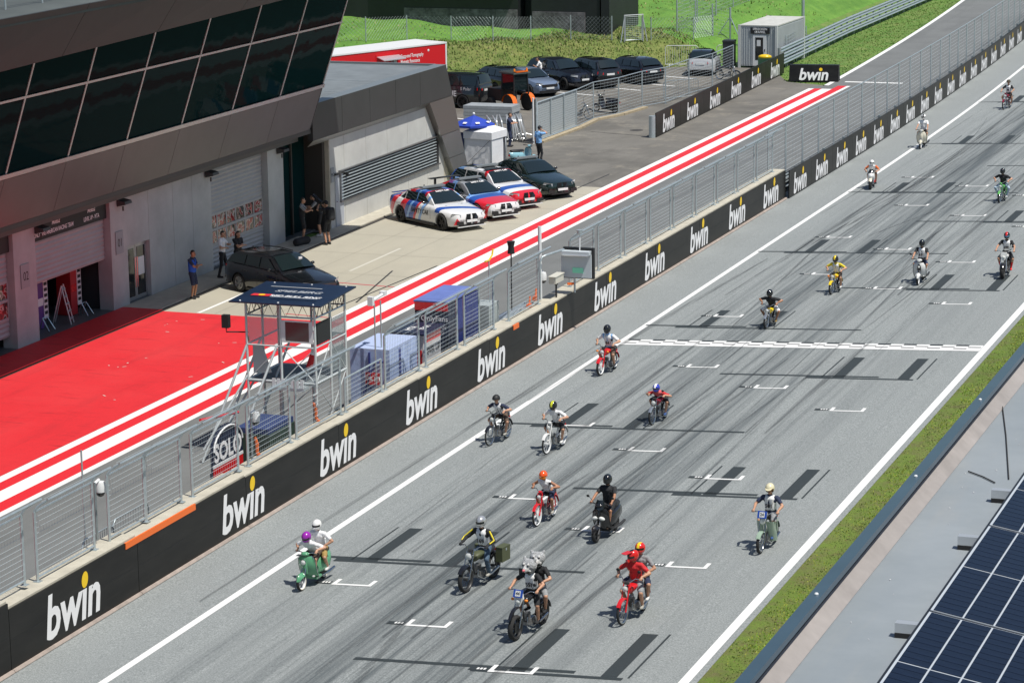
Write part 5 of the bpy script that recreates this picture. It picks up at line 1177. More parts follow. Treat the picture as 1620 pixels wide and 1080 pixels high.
# 6 black maxi scooter
q, r = ride(943, 858, -5, 1.148); KS = 0.87; m, d = scooter(q, r, 'black modern scooter with twin headlights and small screen', B_BLACK, 'maxi', wb=1.32, R=.24, tr=.055, rim=M_BLACK, mirrors=(1, -1), zb=1.02)
rider(q, r, 'heavy person in black helmet, black shirt and sandals on the black scooter', d['seat'], d['grips'], d['pegs'], lean=10, shirt=C_BLACK, pants=C_BLACK, shoes=C_BROWN, helm=('full', M_GLOSSB, M_GLOSSB, None), build_=1.22, head_pitch=12, skin=M_SKIN2)
# 7 red moped single, tank top
q, r = ride(850, 832, -4, 0.984); KS = 0.82; m, d = moto(q, r, 'bright red moped with white wheels and tall chrome bars', 'moped', 'moped', wb=1.2, R=.33, tr=.032, step=True, frame=B_RED, fender=B_RED, forkc=B_RED, rim=M_PWHITE, spokes=6, bars=(.33, 1.06), seat=(.32, .80), lamp_r=.07, mirrors=(1,))
rider(q, r, 'person in orange helmet, goggles and white tank top on the bright red moped', d['seat'], d['grips'], d['pegs'], lean=44, shirt=C_WHITE, pants=C_NAVY, shoes=C_SHOEG, sleeve='tank', helm=('half', paint('helmet_orange', (.80, .10, .015)), M_AMBER, None), head_pitch=16, skin=M_SKIN2, bib=C_WHITE)
# 8 black moped
q, r = ride(775, 705, -8, 1.003); KS = 0.85; m, d = moto(q, r, 'black moped with chrome rims ridden beside the white edge line', 'moped', 'moped', wb=1.18, R=.32, tr=.032, tank=None, step=True, frame=B_BLACK, fender=B_BLACK, bars=(.33, 1.05), seat=(.30, .80), lamp_r=.075, mirrors=(1,))
rider(q, r, 'person in matt black half helmet, navy shirt and white bib on the black moped', d['seat'], d['grips'], d['pegs'], lean=42, shirt=C_NAVY, pants=C_BROWN, shoes=C_SHOEG, helm=('half', M_BLACK, None, None), head_pitch=18, bib=C_WHITE, number='12', knee_out=.9)
# 9 white moped
q, r = ride(865, 718, -6, 1.015); KS = 0.86; m, d = moto(q, r, 'white moped with white frame tube and thin wheels', 'moped', 'moped', wb=1.18, R=.32, tr=.032, step=True, frame=B_WHITE, fender=B_WHITE, forkc=B_WHITE, bars=(.31, 1.03), seat=(.30, .78), lamp_r=.07, rim=M_PWHITE, mirrors=(1,))
rider(q, r, 'person in black and yellow helmet and white shirt on the white moped', d['seat'], d['grips'], d['pegs'], lean=38, shirt=C_WHITE, pants=C_BLACK, shoes=C_SHOEW, helm=('full', M_GLOSSB, M_GLOSSB, paint('helmet_lime', (.62, .65, .03))), head_pitch=24, knee_out=.7)
# 10 red small motorcycle
q, r = ride(950, 594, -6, 1.046); KS = 0.91; m, d = moto(q, r, 'red small motorcycle with orange indicators near the start line', 'motorcycle', 'motorcycle', wb=1.15, R=.29, tr=.045, tank=B_RED, fender=B_RED, forkc=B_RED, rim=M_PWHITE, bars=(.32, .98), seat=(.26, .74), lamp_r=.08, indicators=M_AMBER, mirrors=(1,), spokes=6)
rider(q, r, 'person in black helmet and pale blue shirt with bib on the red motorcycle', d['seat'], d['grips'], d['pegs'], lean=24, shirt=C_LBLUE, sleeves=C_WHITE, pants=C_BROWN, shoes=C_SHOEB, helm=('full', M_GLOSSB, M_DKGLASS, None), head_pitch=28, bib=C_WHITE, number='84')
# 11 silver red moped crouched
q, r = ride(1032, 672, -5, 0.943); KS = 0.82; m, d = moto(q, r, 'dark red and chrome moped with rider crouched flat', 'moped', 'moped', wb=1.15, R=.31, tr=.035, tank=B_MAROON, fender=B_SILVER, bars=(.30, .95), seat=(.36, .74), lamp_r=.085, mirrors=(1,), indicators=None)
rider(q, r, 'person crouching in blue and white helmet and red white shirt on the dark red moped', d['seat'], d['grips'], d['pegs'], lean=66, shirt=cloth('red_white_cloth', (.62, .12, .13)), sleeves=C_RED, pants=C_BLACK, shoes=C_SHOEBL, helm=('full', paint('helmet_blue', (.03, .05, .42)), M_GLOSSB, C_WHITE), head_pitch=6, elbow=1.5, knee_out=.7)
# 12, 13 yellow minibikes
q, r = ride(1212, 520, -4, 0.857); KS = 0.84; m, d = moto(q, r, 'yellow minibike with black rider just past the start line', 'motorcycle', 'minibike', wb=1.02, R=.27, tr=.04, tank=B_YEL, fender=B_SILVER, forkc=M_CHROME, bars=(.32, .90), seat=(.28, .66), lamp_r=.075, mirrors=(1,), rim=M_CHROME)
rider(q, r, 'person in black helmet and black shirt with elbows out on the yellow minibike', d['seat'], d['grips'], d['pegs'], lean=38, shirt=C_BLACK, pants=C_WHITE, shoes=C_TAN, helm=('full', M_GLOSSB, M_DKGLASS, None), head_pitch=20, elbow=1.7, bib=None, skin=M_SKIN2, knee_out=.9)
q, r = ride(1315, 466, -5, 0.871); KS = 0.83; m, d = moto(q, r, 'yellow minibike with orange indicators and yellow dressed rider', 'motorcycle', 'minibike', wb=1.05, R=.28, tr=.04, tank=B_YEL, fender=B_YEL, forkc=M_CHROME, bars=(.32, .94), seat=(.30, .70), lamp_r=.08, indicators=M_AMBER, mirrors=(1,))
rider(q, r, 'person in yellow and black helmet and yellow shirt on the second yellow minibike', d['seat'], d['grips'], d['pegs'], lean=30, shirt=C_YEL, pants=C_BROWN, shoes=C_SHOEW, helm=('full', M_GLOSSB, M_GLOSSB, B_YEL), head_pitch=20, elbow=1.2, bib=C_WHITE)
# 14 white modern scooter
q, r = ride(1452, 451, 2, 1.075); KS = 0.86; m, d = scooter(q, r, 'white modern scooter with black nose panel and twin lamps', B_WHITE, 'modern', wb=1.25, R=.24, rim=M_PWHITE, mirrors=(-1,), zb=1.02)
rider(q, r, 'person in black helmet, black shirt and white bib on the white modern scooter', d['seat'], d['grips'], d['pegs'], lean=6, shirt=C_BLACK, pants=C_NAVY, shoes=C_SHOEW, helm=('full', M_GLOSSB, M_DKGLASS, None), bib=C_WHITE, number='631', head_pitch=10, knee_out=.7)
# 15 white naked motorcycle
q, r = ride(1586, 441, 1, 1.232); KS = 0.88; m, d = moto(q, r, 'black and white naked motorcycle with white headlight mask', 'motorcycle', 'motorcycle', wb=1.40, R=.31, tr=.075, tank=B_WHITE, fender=B_BLACK, forkc=B_SILVER, bars=(.38, 1.06), seat=(.30, .82), numplate=B_WHITE, lamp_r=0, rim=M_BLACK, spokes=5, mirrors=(1,))
rider(q, r, 'person in red and black helmet, bib 690 and red boots on the naked motorcycle', d['seat'], d['grips'], d['pegs'], lean=12, shirt=C_BLACK, pants=C_BLACK, shoes=C_REDB, helm=('full', M_GLOSSB, pm('blue_visor', (.08, .2, .35), .1), MATS['helmet_red']), bib=C_WHITE, number='690', head_pitch=8, knee_out=.6, boots=True)
# 16 sport bike
q, r = ride(1377, 300, 6, 1.088); KS = 0.8; m, d = moto(q, r, 'white and red sport motorcycle with full fairing', 'motorcycle', 'sport_motorcycle', wb=1.36, R=.30, tr=.075, tank=B_WHITE, fender=B_CREAM, bars=(.30, .92), seat=(.34, .80), fairing=(B_WHITE, B_RED), lamp_r=0, rim=M_BLACK, spokes=5, mirrors=(-1, 1))
rider(q, r, 'person in white helmet, orange vest and blue sleeves on the sport motorcycle', d['seat'], d['grips'], d['pegs'], lean=50, shirt=C_WHITE, sleeves=cloth('orange_cloth', (.75, .16, .03)), pants=C_BROWN, shoes=C_SHOEB, helm=('full', MATS['helmet_white'], M_DKGLASS, None), head_pitch=10)
# 17 green minibike
q, r = ride(1581, 321, -3, 0.903); KS = 0.86; m, d = moto(q, r, 'lime green minibike near the right edge of the track', 'motorcycle', 'minibike', wb=1.05, R=.28, tr=.04, tank=B_LIME, step=True, frame=B_LIME, fender=B_LIME, bars=(.33, .98), seat=(.30, .72), lamp_r=.07)
rider(q, r, 'person in black helmet, black shirt and pale jeans on the lime green minibike', d['seat'], d['grips'], d['pegs'], lean=26, shirt=C_BLACK, pants=C_PALE, shoes=C_SHOEW, legs='long', helm=('full', M_GLOSSB, M_DKGLASS, None), head_pitch=14, elbow=1.3, knee_out=.8)
# 18 cream scooter
q, r = ride(1456, 236, 2, 1.137); KS = 0.91; m, d = scooter(q, r, 'cream white vintage scooter riding on the edge line', B_CREAM, 'vintage', wb=1.25, R=.23, rim=M_PWHITE, mirrors=())
rider(q, r, 'person in black and white helmet and white shirt on the cream scooter', d['seat'], d['grips'], d['pegs'], lean=6, shirt=C_WHITE, pants=C_BROWN, shoes=C_SHOEW, helm=('full', MATS['helmet_white'], M_GLOSSB, M_GLOSSB), head_pitch=8, knee_out=.6)
# 19 maroon moped far
q, r = ride(1588, 174, -8, 1.038); KS = 0.88; m, d = moto(q, r, 'maroon moped, farthest rider at the upper right', 'moped', 'moped', wb=1.18, R=.30, tr=.035, tank=B_MAROON, fender=B_MAROON, bars=(.34, 1.02), seat=(.30, .78), lamp_r=.08, step=True, frame=B_MAROON)
rider(q, r, 'person in dark half helmet, black shirt and white bib on the maroon moped', d['seat'], d['grips'], d['pegs'], lean=8, shirt=C_BLACK, pants=C_BROWN, shoes=C_SHOEG, helm=('half', cloth('olive_helmet', (.06, .05, .03)), None, None), bib=C_WHITE, number='98', head_pitch=8, knee_out=.7)
# ================================================================== cars (local frame: forward -Y)
def carpaint(n, c, rough=.18, metal=.0): return pm(n, c, rough, metal, coat=1.)
P_BLACK = carpaint('car_black', (.007, .008, .010)); P_GREEN = carpaint('car_dark_green', (.012, .026, .022), .2, .3); P_GREY = carpaint('car_blue_grey', (.16, .21, .30), .25, .15); P_SILVER = carpaint('car_silver', (.55, .56, .57), .25, .1); P_DKBLUE = carpaint('car_black_blue', (.007, .009, .016))
M_TRIM = pm('black_trim', (.015, .015, .016), .5); M_HEADL = pm('headlight_glass', (.35, .37, .38), .06, coat=1.); M_CARGL = pm('car_glass', (.010, .018, .020), .03, spec=.9); M_RIMB = pm('dark_alloy', (.035, .035, .038), .3, .7); M_RIMS = pm('silver_alloy', (.45, .46, .47), .25, .8)
def livery(name, base, bands, tilt=.5, hood=None):
    """flat coloured foil bands that follow the car body: constant ramp over y + tilt*z"""
    g = NG(name, .2); x, y, z = g.sep()[0:3]; g.b.inputs['Coat Weight'].default_value = .8
    v = g.math('ADD', g.math('MULTIPLY', g.math('ADD', y, g.math('MULTIPLY', z, tilt)), 1 / 6.), .5, True)
    r = g.n.new('ShaderNodeValToRGB'); r.color_ramp.interpolation = 'CONSTANT'; e = r.color_ramp.elements
    while len(e) < len(bands): e.new(.5)
    for k, (p, c) in zip(e, bands): k.position = p / 6. + .5; k.color = (*c, 1)
    g.l.new(v, r.inputs['Fac']); col = r.outputs['Color']
    if hood:   # diagonal band over the bonnet
        s_ = g.math('ADD', y, g.math('MULTIPLY', x, hood[0])); a = g.math('MULTIPLY', g.math('GREATER_THAN', s_, hood[1]), g.math('LESS_THAN', s_, hood[2])); a = g.math('MULTIPLY', a, g.math('GREATER_THAN', z, .70))
        col = g.mix(a, col, hood[3])
    return g.color(col)
W_, R_, B_, LB, PU, GY = (.74, .74, .74), (.66, .015, .03), (.02, .08, .36), (.22, .42, .78), (.30, .10, .40), (.25, .26, .27)
L1 = livery('livery_sedan', W_, [(-3, W_), (.05, LB), (.25, W_), (.45, R_), (.62, B_), (.95, LB), (1.1, B_), (1.35, R_), (1.75, W_), (2.15, R_), (2.5, B_)], .55, (.35, -1.75, -1.45, B_))
L2 = livery('livery_coupe', GY, [(-3, W_), (-2.0, R_), (-1.15, B_), (-.72, LB), (-.5, GY), (.6, LB), (.9, PU), (1.2, R_), (1.6, B_), (2.0, GY)], .25)
L3 = livery('livery_wagon', W_, [(-3, R_), (-1.95, W_), (-1.55, B_), (-1.15, W_), (-.05, R_), (.15, W_), (1.7, LB), (2.1, B_), (2.5, W_)], .2)
DIM = {   # length, width, height, bonnet height, belt, roof span (windscreen base, roof front, roof rear, rear glass base)
    'sedan': dict(L=4.80, W=1.90, H=1.43, hood=.86, belt=.98, deck=1.05, cab=(-.92, -.18, 1.05, 1.80)), 'coupe': dict(L=4.58, W=1.89, H=1.40, hood=.85, belt=.96, deck=1.03, cab=(-.85, -.10, .95, 1.75)),
    'wagon': dict(L=4.80, W=1.87, H=1.47, hood=.88, belt=1.0, deck=1.05, cab=(-.95, -.20, 1.75, 2.28)), 'hatch': dict(L=4.05, W=1.75, H=1.45, hood=.93, belt=.98, deck=1.05, cab=(-.85, -.15, 1.45, 1.92)),
    'suv': dict(L=4.70, W=1.90, H=1.65, hood=1.05, belt=1.12, deck=1.15, cab=(-.95, -.25, 1.75, 2.22)), 'box': dict(L=4.75, W=1.92, H=1.85, hood=1.12, belt=1.22, deck=1.3, cab=(-1.0, -.45, 2.12, 2.32))}
def car(loc, rz, label, kind, paint_, cat='car', name='parked_car', roof=None, rim=M_RIMB, bar=False, grille='kidney', group=None, plate_=True, stripe_text=None, frontplate=True, rwheel=None):
    D = DIM[kind]; L, W, H = D['L'], D['W'] / 2, D['H']; t = thing(name, label, cat, loc, rz, group); f, r_ = -L / 2, L / 2; hd, bl, dk = D['hood'], D['belt'], D['deck']; c0, c1, c2, c3 = D['cab']; zb = .17 if H < 1.55 else .24
    wy0, wy1 = f + .86, r_ - 1.0; wr = rwheel or (.335 if H < 1.55 else .37)
    st = [(f, .30, .50, .60, .62), (f + .06, .22, .58, .70, .78), (f + .28, zb, .64, hd - .10, .90), (f + .7, zb, .72, hd - .03, .97), ((f + .7 + c0) / 2, zb, .80, hd + .03, 1.), (c0, zb, .84, bl - .02, 1.), (.2, zb, .86, bl + .01, 1.), (1.2, zb, .88, bl + .03, 1.), (min(c3, r_ - .5), zb, .88, dk - .01, .99), (r_ - .28, zb + .04, .86, dk, .94), (r_ - .06, .30, .82, dk - .03, .86), (r_, .36, .78, dk - .16, .78)]
    rings = []
    for y, z0, zs, zt, k in st:
        w_ = W * k; half = [(.72 * w_, z0), (.95 * w_, z0 + .05), (w_, z0 + .20), (w_ * 1.0, zs - .10), (w_ * .975, zs), (w_ * .90, zt - .035), (w_ * .74, zt), (w_ * .38, zt + .022)]
        rings.append([Vector((x, y, z)) for x, z in half] + [Vector((0, y, zt + .03))] + [Vector((-x, y, z)) for x, z in half[::-1]] + [Vector((0, y, z0))])
    me = MB().loft(rings).mesh('body', [paint_, M_TRIM])
    bo = link('tmp', me)
    cut = MB()
    for y in (wy0, wy1):
        for s_ in (-1, 1): cut.tube([(s_ * (W - .26), y, wr), (s_ * (W + .3), y, wr)], wr + .055, 20)
    cm = cut.mesh('cut', M_TRIM); co = link('cut', cm); md = bo.modifiers.new('b', 'BOOLEAN'); md.operation = 'DIFFERENCE'; md.object = co; md.solver = 'EXACT'
    dg = bpy.context.evaluated_depsgraph_get(); out = bpy.data.meshes.new_from_object(bo.evaluated_get(dg)); bpy.data.objects.remove(bo); bpy.data.objects.remove(co); out.name = 'body'; out.materials.clear(); out.materials.append(paint_); out.materials.append(M_TRIM)
    shade(out, 32); b = link('body', out, t)
    # dark wheel housings, sill
    for y in (wy0, wy1):
        MB().tube([(-(W - .2), y, wr + .02), (W - .2, y, wr + .02)], wr + .04, 18).build('wheel_housing', M_TRIM, b)
    # cabin: pillars and roof in body colour, glass panels set in
    zB, zR = bl - .01, H; wB, wR = W * .86, W * .665
    cab = MB(); rg = []
    for y, z, wv, dz in ((c0 + .02, zB, wB * .985, 0), (c0 + (c1 - c0) * .5, zB + (zR - zB) * .52, wB * .5 + wR * .5, .0), (c1, zR - .045, wR, .03), ((c1 + c2) / 2, zR - .01, wR * 1.01, .035), (c2, zR - .05, wR * .98, .03), ((c2 + c3) / 2, (zB + zR) / 2 + (.06 if kind in ('wagon', 'suv', 'hatch', 'box') else .02), (wB * .48 + wR * .48), 0), (c3, dk - .02, wB * .88, 0)):
        tz_ = (z - zB) / (zR - zB); ring = [Vector((wB * .99 if y > c0 + .1 and y < c3 - .1 else wB * .985, y, zB - .06)), Vector((wv + (wB - wv) * .42, y, zB + (z - zB) * .52)), Vector((wv, y, z)), Vector((wv * .8, y, z + dz * .7)), Vector((0, y, z + dz))]
        rg.append(ring + [Vector((-p.x, p.y, p.z)) for p in ring[-2::-1]])
    cab.loft(rg).build('cabin', roof or paint_, b, 35)
    def panel(nm, P4, out_, par, n=4, bow=0.):
        """glass: bilinear patch lifted along out_, optionally bowed"""
        a, b_, c, d = [Vector(p) for p in P4]; mb = MB(); o = Vector(out_).normalized()
        V = [[(a.lerp(b_, i / n)).lerp(d.lerp(c, i / n), j / 2) + o * ((.012 if n == 2 else .035) + bow * math.sin(math.pi * i / n)) for i in range(n + 1)] for j in range(3)]
        for j in range(2):
            for i in range(n): mb.quad(V[j][i], V[j][i + 1], V[j + 1][i + 1], V[j + 1][i])
        return mb.build(nm, M_CARGL, par, 50, fix=False)
    panel('windscreen', ((-wB * .93, c0 + .05, zB + .02), (wB * .93, c0 + .05, zB + .02), (wR * .90, c1 - .03, zR - .055), (-wR * .90, c1 - .03, zR - .055)), (0, -.75, .66), t, 6, .06)
    hatchy = kind in ('wagon', 'suv', 'hatch', 'box')
    panel('rear_window', ((wB * .78, c3 - .03, dk + .04), (-wB * .78, c3 - .03, dk + .04), (-wR * .86, c2 + .04, zR - .06), (wR * .86, c2 + .04, zR - .06)), (0, .8, .6), t, 6, .04)
    # side glass: front, rear, quarter
    def sidepos(y, z, s_):
        k = (z - zB) / (zR - zB); return Vector((s_ * (wB + (wR - wB) * k * 1.0 + .028 * math.sin(math.pi * min(1, max(0, k)))), y, z))
    zt = zR - .10; zl = zB + .05; F0, F1 = c0 + .36, c1 + .12; m1 = .28; m2 = 1.12 if kind != 'coupe' else 1.0
    rb, rt = (c3 - .30, c2 + .02) if not hatchy else (c3 - .18, c2 + .08)
    for s_ in (-1, 1):
        pn = [((F0, F1), (m1, m1))]
        pn.append(((m1 + .07, m1 + .07), (m2, m2 - .02)) if kind != 'coupe' else ((m1 + .07, m1 + .07), (rb - .15, rt - .1)))
        if kind != 'coupe': pn.append(((m2 + .06, m2 + .04), (rb, rt)))
        for (y0b, y0t), (y1b, y1t) in pn:
            P4 = [sidepos(y0b, zl, s_), sidepos(y1b, zl, s_), sidepos(y1t, zt, s_), sidepos(y0t, zt, s_)]
            panel('side_window', P4 if s_ > 0 else P4, (s_, 0, .35), t, 2, .004)
        # door gap lines, handle, mirror, lamps
        for y in (m1 + .03, c0 + .02 + .1, m2 + .05):
            MB().bb(s_ * W * .985 - .012, s_ * W * .985 + .016 * s_, y - .006, y + .006, zb + .22, bl - .12).build('door_gap', M_TRIM, b)
        for y in (m1 - .22, m2 - .16): MB().box((s_ * (W * .985), y, bl - .17), (.05, .18, .03)).build('door_handle', M_TRIM if paint_ in (P_BLACK, P_DKBLUE) else paint_, b)
        mr = MB(); mr.ell((s_ * (W + .06), c0 + .42, bl + .06), (.09, .06, .06), 10, 7); mr.tube([(s_ * (W - .12), c0 + .46, bl), (s_ * (W + .03), c0 + .44, bl + .04)], .03, 6); mr.build('mirror', M_GLOSSB, t, 50)
        hl = [Vector((s_ * W * .52, f + .05, hd - .17)), Vector((s_ * W * .86, f + .24, hd - .11)), Vector((s_ * W * .90, f + .30, hd - .20)), Vector((s_ * W * .55, f + .03, hd - .28))]
        MB().prism(hl, (s_ * .012, -.03, .012)).build('headlight', M_HEADL, t)
        tlp = [Vector((s_ * W * .50, r_ - .02, dk - .18)), Vector((s_ * W * .84, r_ - .16, dk - .12)), Vector((s_ * W * .86, r_ - .16, dk - .28)), Vector((s_ * W * .5, r_ - .0, dk - .30))]
        MB().prism(tlp, (s_ * .01, .03, 0)).build('tail_light', M_TAIL, t)
    # front end
    if grille == 'kidney':
        for s_ in (-1, 1):
            k = MB().prism([Vector((s_ * x, f - .0 + dy, z)) for x, z, dy in ((.035, hd - .15, .04), (.23, hd - .15, .04), (.30, hd - .30, -.012), (.25, hd - .56, -.012), (.06, hd - .56, -.012))], (0, -.03, 0)).build('grille', M_GLOSSB, t)
            MB().prism([Vector((s_ * x, f - .01, z)) for x, z in ((.42, .42), (.74, .46), (.76, .30), (.40, .26))], (0, -.02 + .14 * 0, 0)).build('air_intake', M_TRIM, t)
        MB().bb(-.60, .60, f - .02, f + .05, .22, .30).build('air_intake', M_TRIM, t)
    else:
        MB().bb(-.52, .52, f - .015, f + .05, hd - .38, hd - .22).build('grille', M_GLOSSB, t); MB().bb(-.66, .66, f - .01, f + .06, .24, .38).build('air_intake', M_TRIM, t)
    if frontplate: MB().bb(-.26, .26, f - .05, f - .02, hd - .48, hd - .38).build('number_plate', M_PWHITE, t)
    MB().bb(-.26, .26, r_ + .0, r_ + .02, dk - .36, dk - .25).build('number_plate', M_PWHITE, t); MB().bb(-.7, .7, r_ - .05, r_ + .012, .24, .40).build('rear_diffuser', M_TRIM, t)
    for s_ in (-1, 1):   # sill
        MB().bb(s_ * W * .93, s_ * (W + .005), wy0 + wr + .1, wy1 - wr - .1, zb - .03, zb + .07).build('sill', M_TRIM, b)
    # wheels
    for nm, y in (('front_wheel', wy0), ('rear_wheel', wy1)):
        for s_ in (-1, 1):
            c = Vector((s_ * (W - .12), y, wr)); wm = MB(); ri = wr * .70
            wm.lathe([(ri, -.10 * s_), (ri, .10 * s_), (ri - .02, .105 * s_), (ri - .03, .06 * s_), (ri - .03, -.10 * s_)], c, 'X', 20, closed=True); wm.lathe([(.0, .075 * s_), (.06, .075 * s_), (.06, -.02 * s_), (0, -.02 * s_)], c, 'X', 10)
            for k in range(10):
                a = 6.28318 * (k + (.16 if k % 2 else -.16)) / 10; wm.box(c + Vector((s_ * .065, math.cos(a) * ri * .52, math.sin(a) * ri * .52)), (.025, .035, ri * .98), R=Matrix.Rotation(a - math.pi / 2, 3, 'X'))
            wm.lathe([(ri - .03, -.05 * s_), (.0, -.05 * s_)], c, 'X', 16)
            w2 = wm.build(nm, rim, t, 40)
            MB().lathe([(ri + .002, -.11), (wr - .03, -.12), (wr, -.09), (wr, .09), (wr - .03, .12), (ri + .002, .11)], c, 'X', 26).build('tyre', M_RUBBER, w2, 45)
    MB().lathe([(0, 0), (.03, 0), (.02, .06), (0, .07)], (0, c2 - .1, zR + .02), n=8).build('roof_aerial', M_TRIM, t)
    if bar:
        lb = MB(); lb.box((0, (c1 + c2) / 2 - .1, zR + .09), (1.15, .22, .07)); lb.box((0, (c1 + c2) / 2 - .1, zR + .04), (.9, .1, .06)); lb.build('light_bar', pm('light_bar_grey', (.22, .24, .25), .25), t)
    return t, D
def car_at(px, py, hd_deg, off, *a, **k):
    """px,py: a wheel's contact in the picture; off: that wheel's place in the car's own frame"""
    rz = math.radians(hd_deg); p = at(px, py); q = p - Matrix.Rotation(rz, 3, 'Z') @ Vector(off); q.z = .004; return car(q, rz, *a, **k)
# heading angle of forward -Y rotated by rz: forward = (sin rz, -cos rz)
H1 = 57.0
def wheel_off(kind, which): D = DIM[kind]; W = D['W'] / 2; return {'rf': (-W + .1, -D['L'] / 2 + .86, 0), 'rr': (-W + .1, D['L'] / 2 - 1.0, 0), 'lf': (W - .1, -D['L'] / 2 + .86, 0), 'lr': (W - .1, D['L'] / 2 - 1.0, 0)}[which]
FW = Vector((math.sin(math.radians(H1)), -math.cos(math.radians(H1)), 0))
t1, D = car_at(700.4, 364.7, H1, wheel_off('sedan', 'rf'), 'white safety sedan with red, blue and violet bands and a roof light bar', 'sedan', L1, cat='car', name='safety_car', roof=None, bar=True, group='safety cars in front of the annex', frontplate=True)
base = t1.location.copy()
for txt, s_ in (('SAFETY', -.02), ('CAR', .62)): place_text('SAFETY CAR' if txt == 'SAFETY' else '', .26, (-D['W'] / 2 - .004, -.05, .62), (0, -1, 0), (0, 0, 1), M_BLACK, t1, bold=.006, shear=.2, sx=.85) if txt == 'SAFETY' else None
place_text('SAFETY CAR', .16, (0, -1.15, D['hood'] + .075), (1, 0, 0), (0, .99, .06), M_BLACK, t1, shear=.2, bold=.004)
# spoiler and nose wedges in red
MB().bb(-.70, .70, D['L'] / 2 - .22, D['L'] / 2 - .06, D['deck'] + .05, D['deck'] + .075).build('spoiler', carpaint('foil_blue', (.02, .06, .28)), t1)
for s_ in (-1, 1): MB().prism([Vector((s_ * x, y, z)) for x, y, z in ((.46, -D['L'] / 2 - .012, .30), (.84, -D['L'] / 2 + .10, .30), (.72, -D['L'] / 2 + .02, .58))], (0, -.012, 0)).build('nose_flash', carpaint('foil_red', (.62, .015, .03)), t1)
t2, D = car((base.x + .55, base.y + 2.75, .004), math.radians(H1), 'grey safety coupe with red and blue bonnet and a rear wing', 'coupe', L2, name='safety_car', bar=True, group='safety cars in front of the annex')
MB().bb(-.78, .78, 1.98, 2.26, 1.30, 1.325).build('rear_wing', M_GLOSSB, t2)
for s_ in (-.5, .5): MB().bb(s_ - .02, s_ + .02, 2.05, 2.18, 1.0, 1.30).build('wing_support', M_GLOSSB, t2)
t3, D = car((base.x + .45, base.y + 5.65, .004), math.radians(H1), 'white safety estate car with blue and red bands', 'wagon', L3, name='safety_car', bar=True, group='safety cars in front of the annex', roof=None)
MB().bb(-.6, .6, D['cab'][1] + .02, D['cab'][1] + .3, D['H'] + .025, D['H'] + .03).build('roof_foil', M_TRIM, t3)
place_text('SAFETY CAR', .17, (0, -1.12, D['hood'] + .075), (1, 0, 0), (0, .99, .06), M_BLACK, t3, shear=.2)
t4, D = car((base.x + .95, base.y + 8.75, .004), math.radians(H1 - 2), 'dark green safety sedan with a roof light bar beside the white tent', 'sedan', P_GREEN, name='safety_car', bar=True, group='safety cars in front of the annex')
t5, D = car_at(381, 461, 64, wheel_off('wagon', 'rr'), 'black estate car with silver wheels parked by the garages', 'wagon', P_BLACK, name='estate_car', rim=M_RIMS, grille='bar')
for s_ in (-1, 1): MB().tube([(s_ * .52, .0, D['H'] + .03), (s_ * .54, .8, D['H'] + .06), (s_ * .52, 1.7, D['H'] + .02)], .018, 6).build('roof_rail', M_TRIM, t5)
MB().bb(.30, .46, -.56, -.60, 1.28, 1.36).build('windscreen_pass', M_PWHITE, t5)
for q, kd in ((t1, 'sedan'), (t2, 'coupe'), (t3, 'wagon')):   # black roof skins and white windscreen strips
    D = DIM[kd]; c0, c1, c2, c3 = D['cab']; wR = D['W'] / 2 * .665; H = D['H']
    MB().loft([[Vector((x * wR, y, H + dz - .055 * x * x)) for x in (-.8, -.4, 0, .4, .8)] for y, dz in ((c1 + .03, .0), ((c1 + c2) / 2, .04), (c2 - .02, .0))], caps=False, closed=False).build('roof_skin', M_GLOSSB, q, 60, fix=False)
    zB = D['belt'] - .01; a = Vector((0, c0 + .05, zB + .02)); b = Vector((0, c1 - .03, H - .055)); k = a.lerp(b, .86); up = (b - a).normalized(); nn_ = Vector((1, 0, 0)).cross(up)
    place_text('SAFETY CAR', .12, k + nn_ * .10, (1, 0, 0), up, M_LET, q, bold=.004, off=.004)
    MB().bb(-.70, .70, -D['L'] / 2 - .03, -D['L'] / 2 + .05, .19, .225).build('front_lip', M_PWHITE, q)
# car park
GP = 'cars parked below the grass bank'
t6, D = car_at(733, 172, 262, wheel_off('box', 'lr'), 'black box-shaped rescue off-roader with white lettering', 'box', P_BLACK, name='rescue_car', grille='bar', group=GP)
place_text('RESCUE', .42, (D['W'] / 2 + .004, .35, .80), (0, 1, 0), (0, 0, 1), M_LET, t6, bold=.01, sx=.9); place_text('S Polar', .24, (D['W'] / 2 + .004 - .06, 1.55, 1.08), (0, 1, 0), (0, 0, 1), M_LET, t6, shear=.2)
place_text('Pyrotechnic', .16, (.0, D['L'] / 2 + .03, 1.30), (-1, 0, 0), (0, 0, 1), M_LET, t6) if False else MB().bb(-.5, .35, D['L'] / 2 - .12, D['L'] / 2 - .09, 1.36, 1.42).build('lettering', M_LET, t6)
for s_ in (-1, 1): MB().tube([(s_ * .62, -.3, D['H'] + .04), (s_ * .62, 2.0, D['H'] + .04)], .02, 6).build('roof_rail', M_TRIM, t6)
car_at(839, 153, H1 - 4, wheel_off('hatch', 'rf'), 'blue grey hatchback facing the fence', 'hatch', P_GREY, grille='bar', group=GP, rim=M_RIMB)
car_at(893, 143, H1, wheel_off('suv', 'rf'), 'black coupe-like off-roader facing the fence beside the blue grey hatchback', 'suv', P_DKBLUE, grille='kidney', group=GP)
car_at(932, 140, H1 + 180 - 6, wheel_off('suv', 'lr'), 'black off-roader parked tail first, second from the right in the row', 'suv', P_BLACK, grille='bar', group=GP)
car_at(1000, 133, H1 + 180 - 4, wheel_off('wagon', 'lr'), 'black estate parked tail first at the right end of the row', 'wagon', P_BLACK, grille='bar', group=GP)
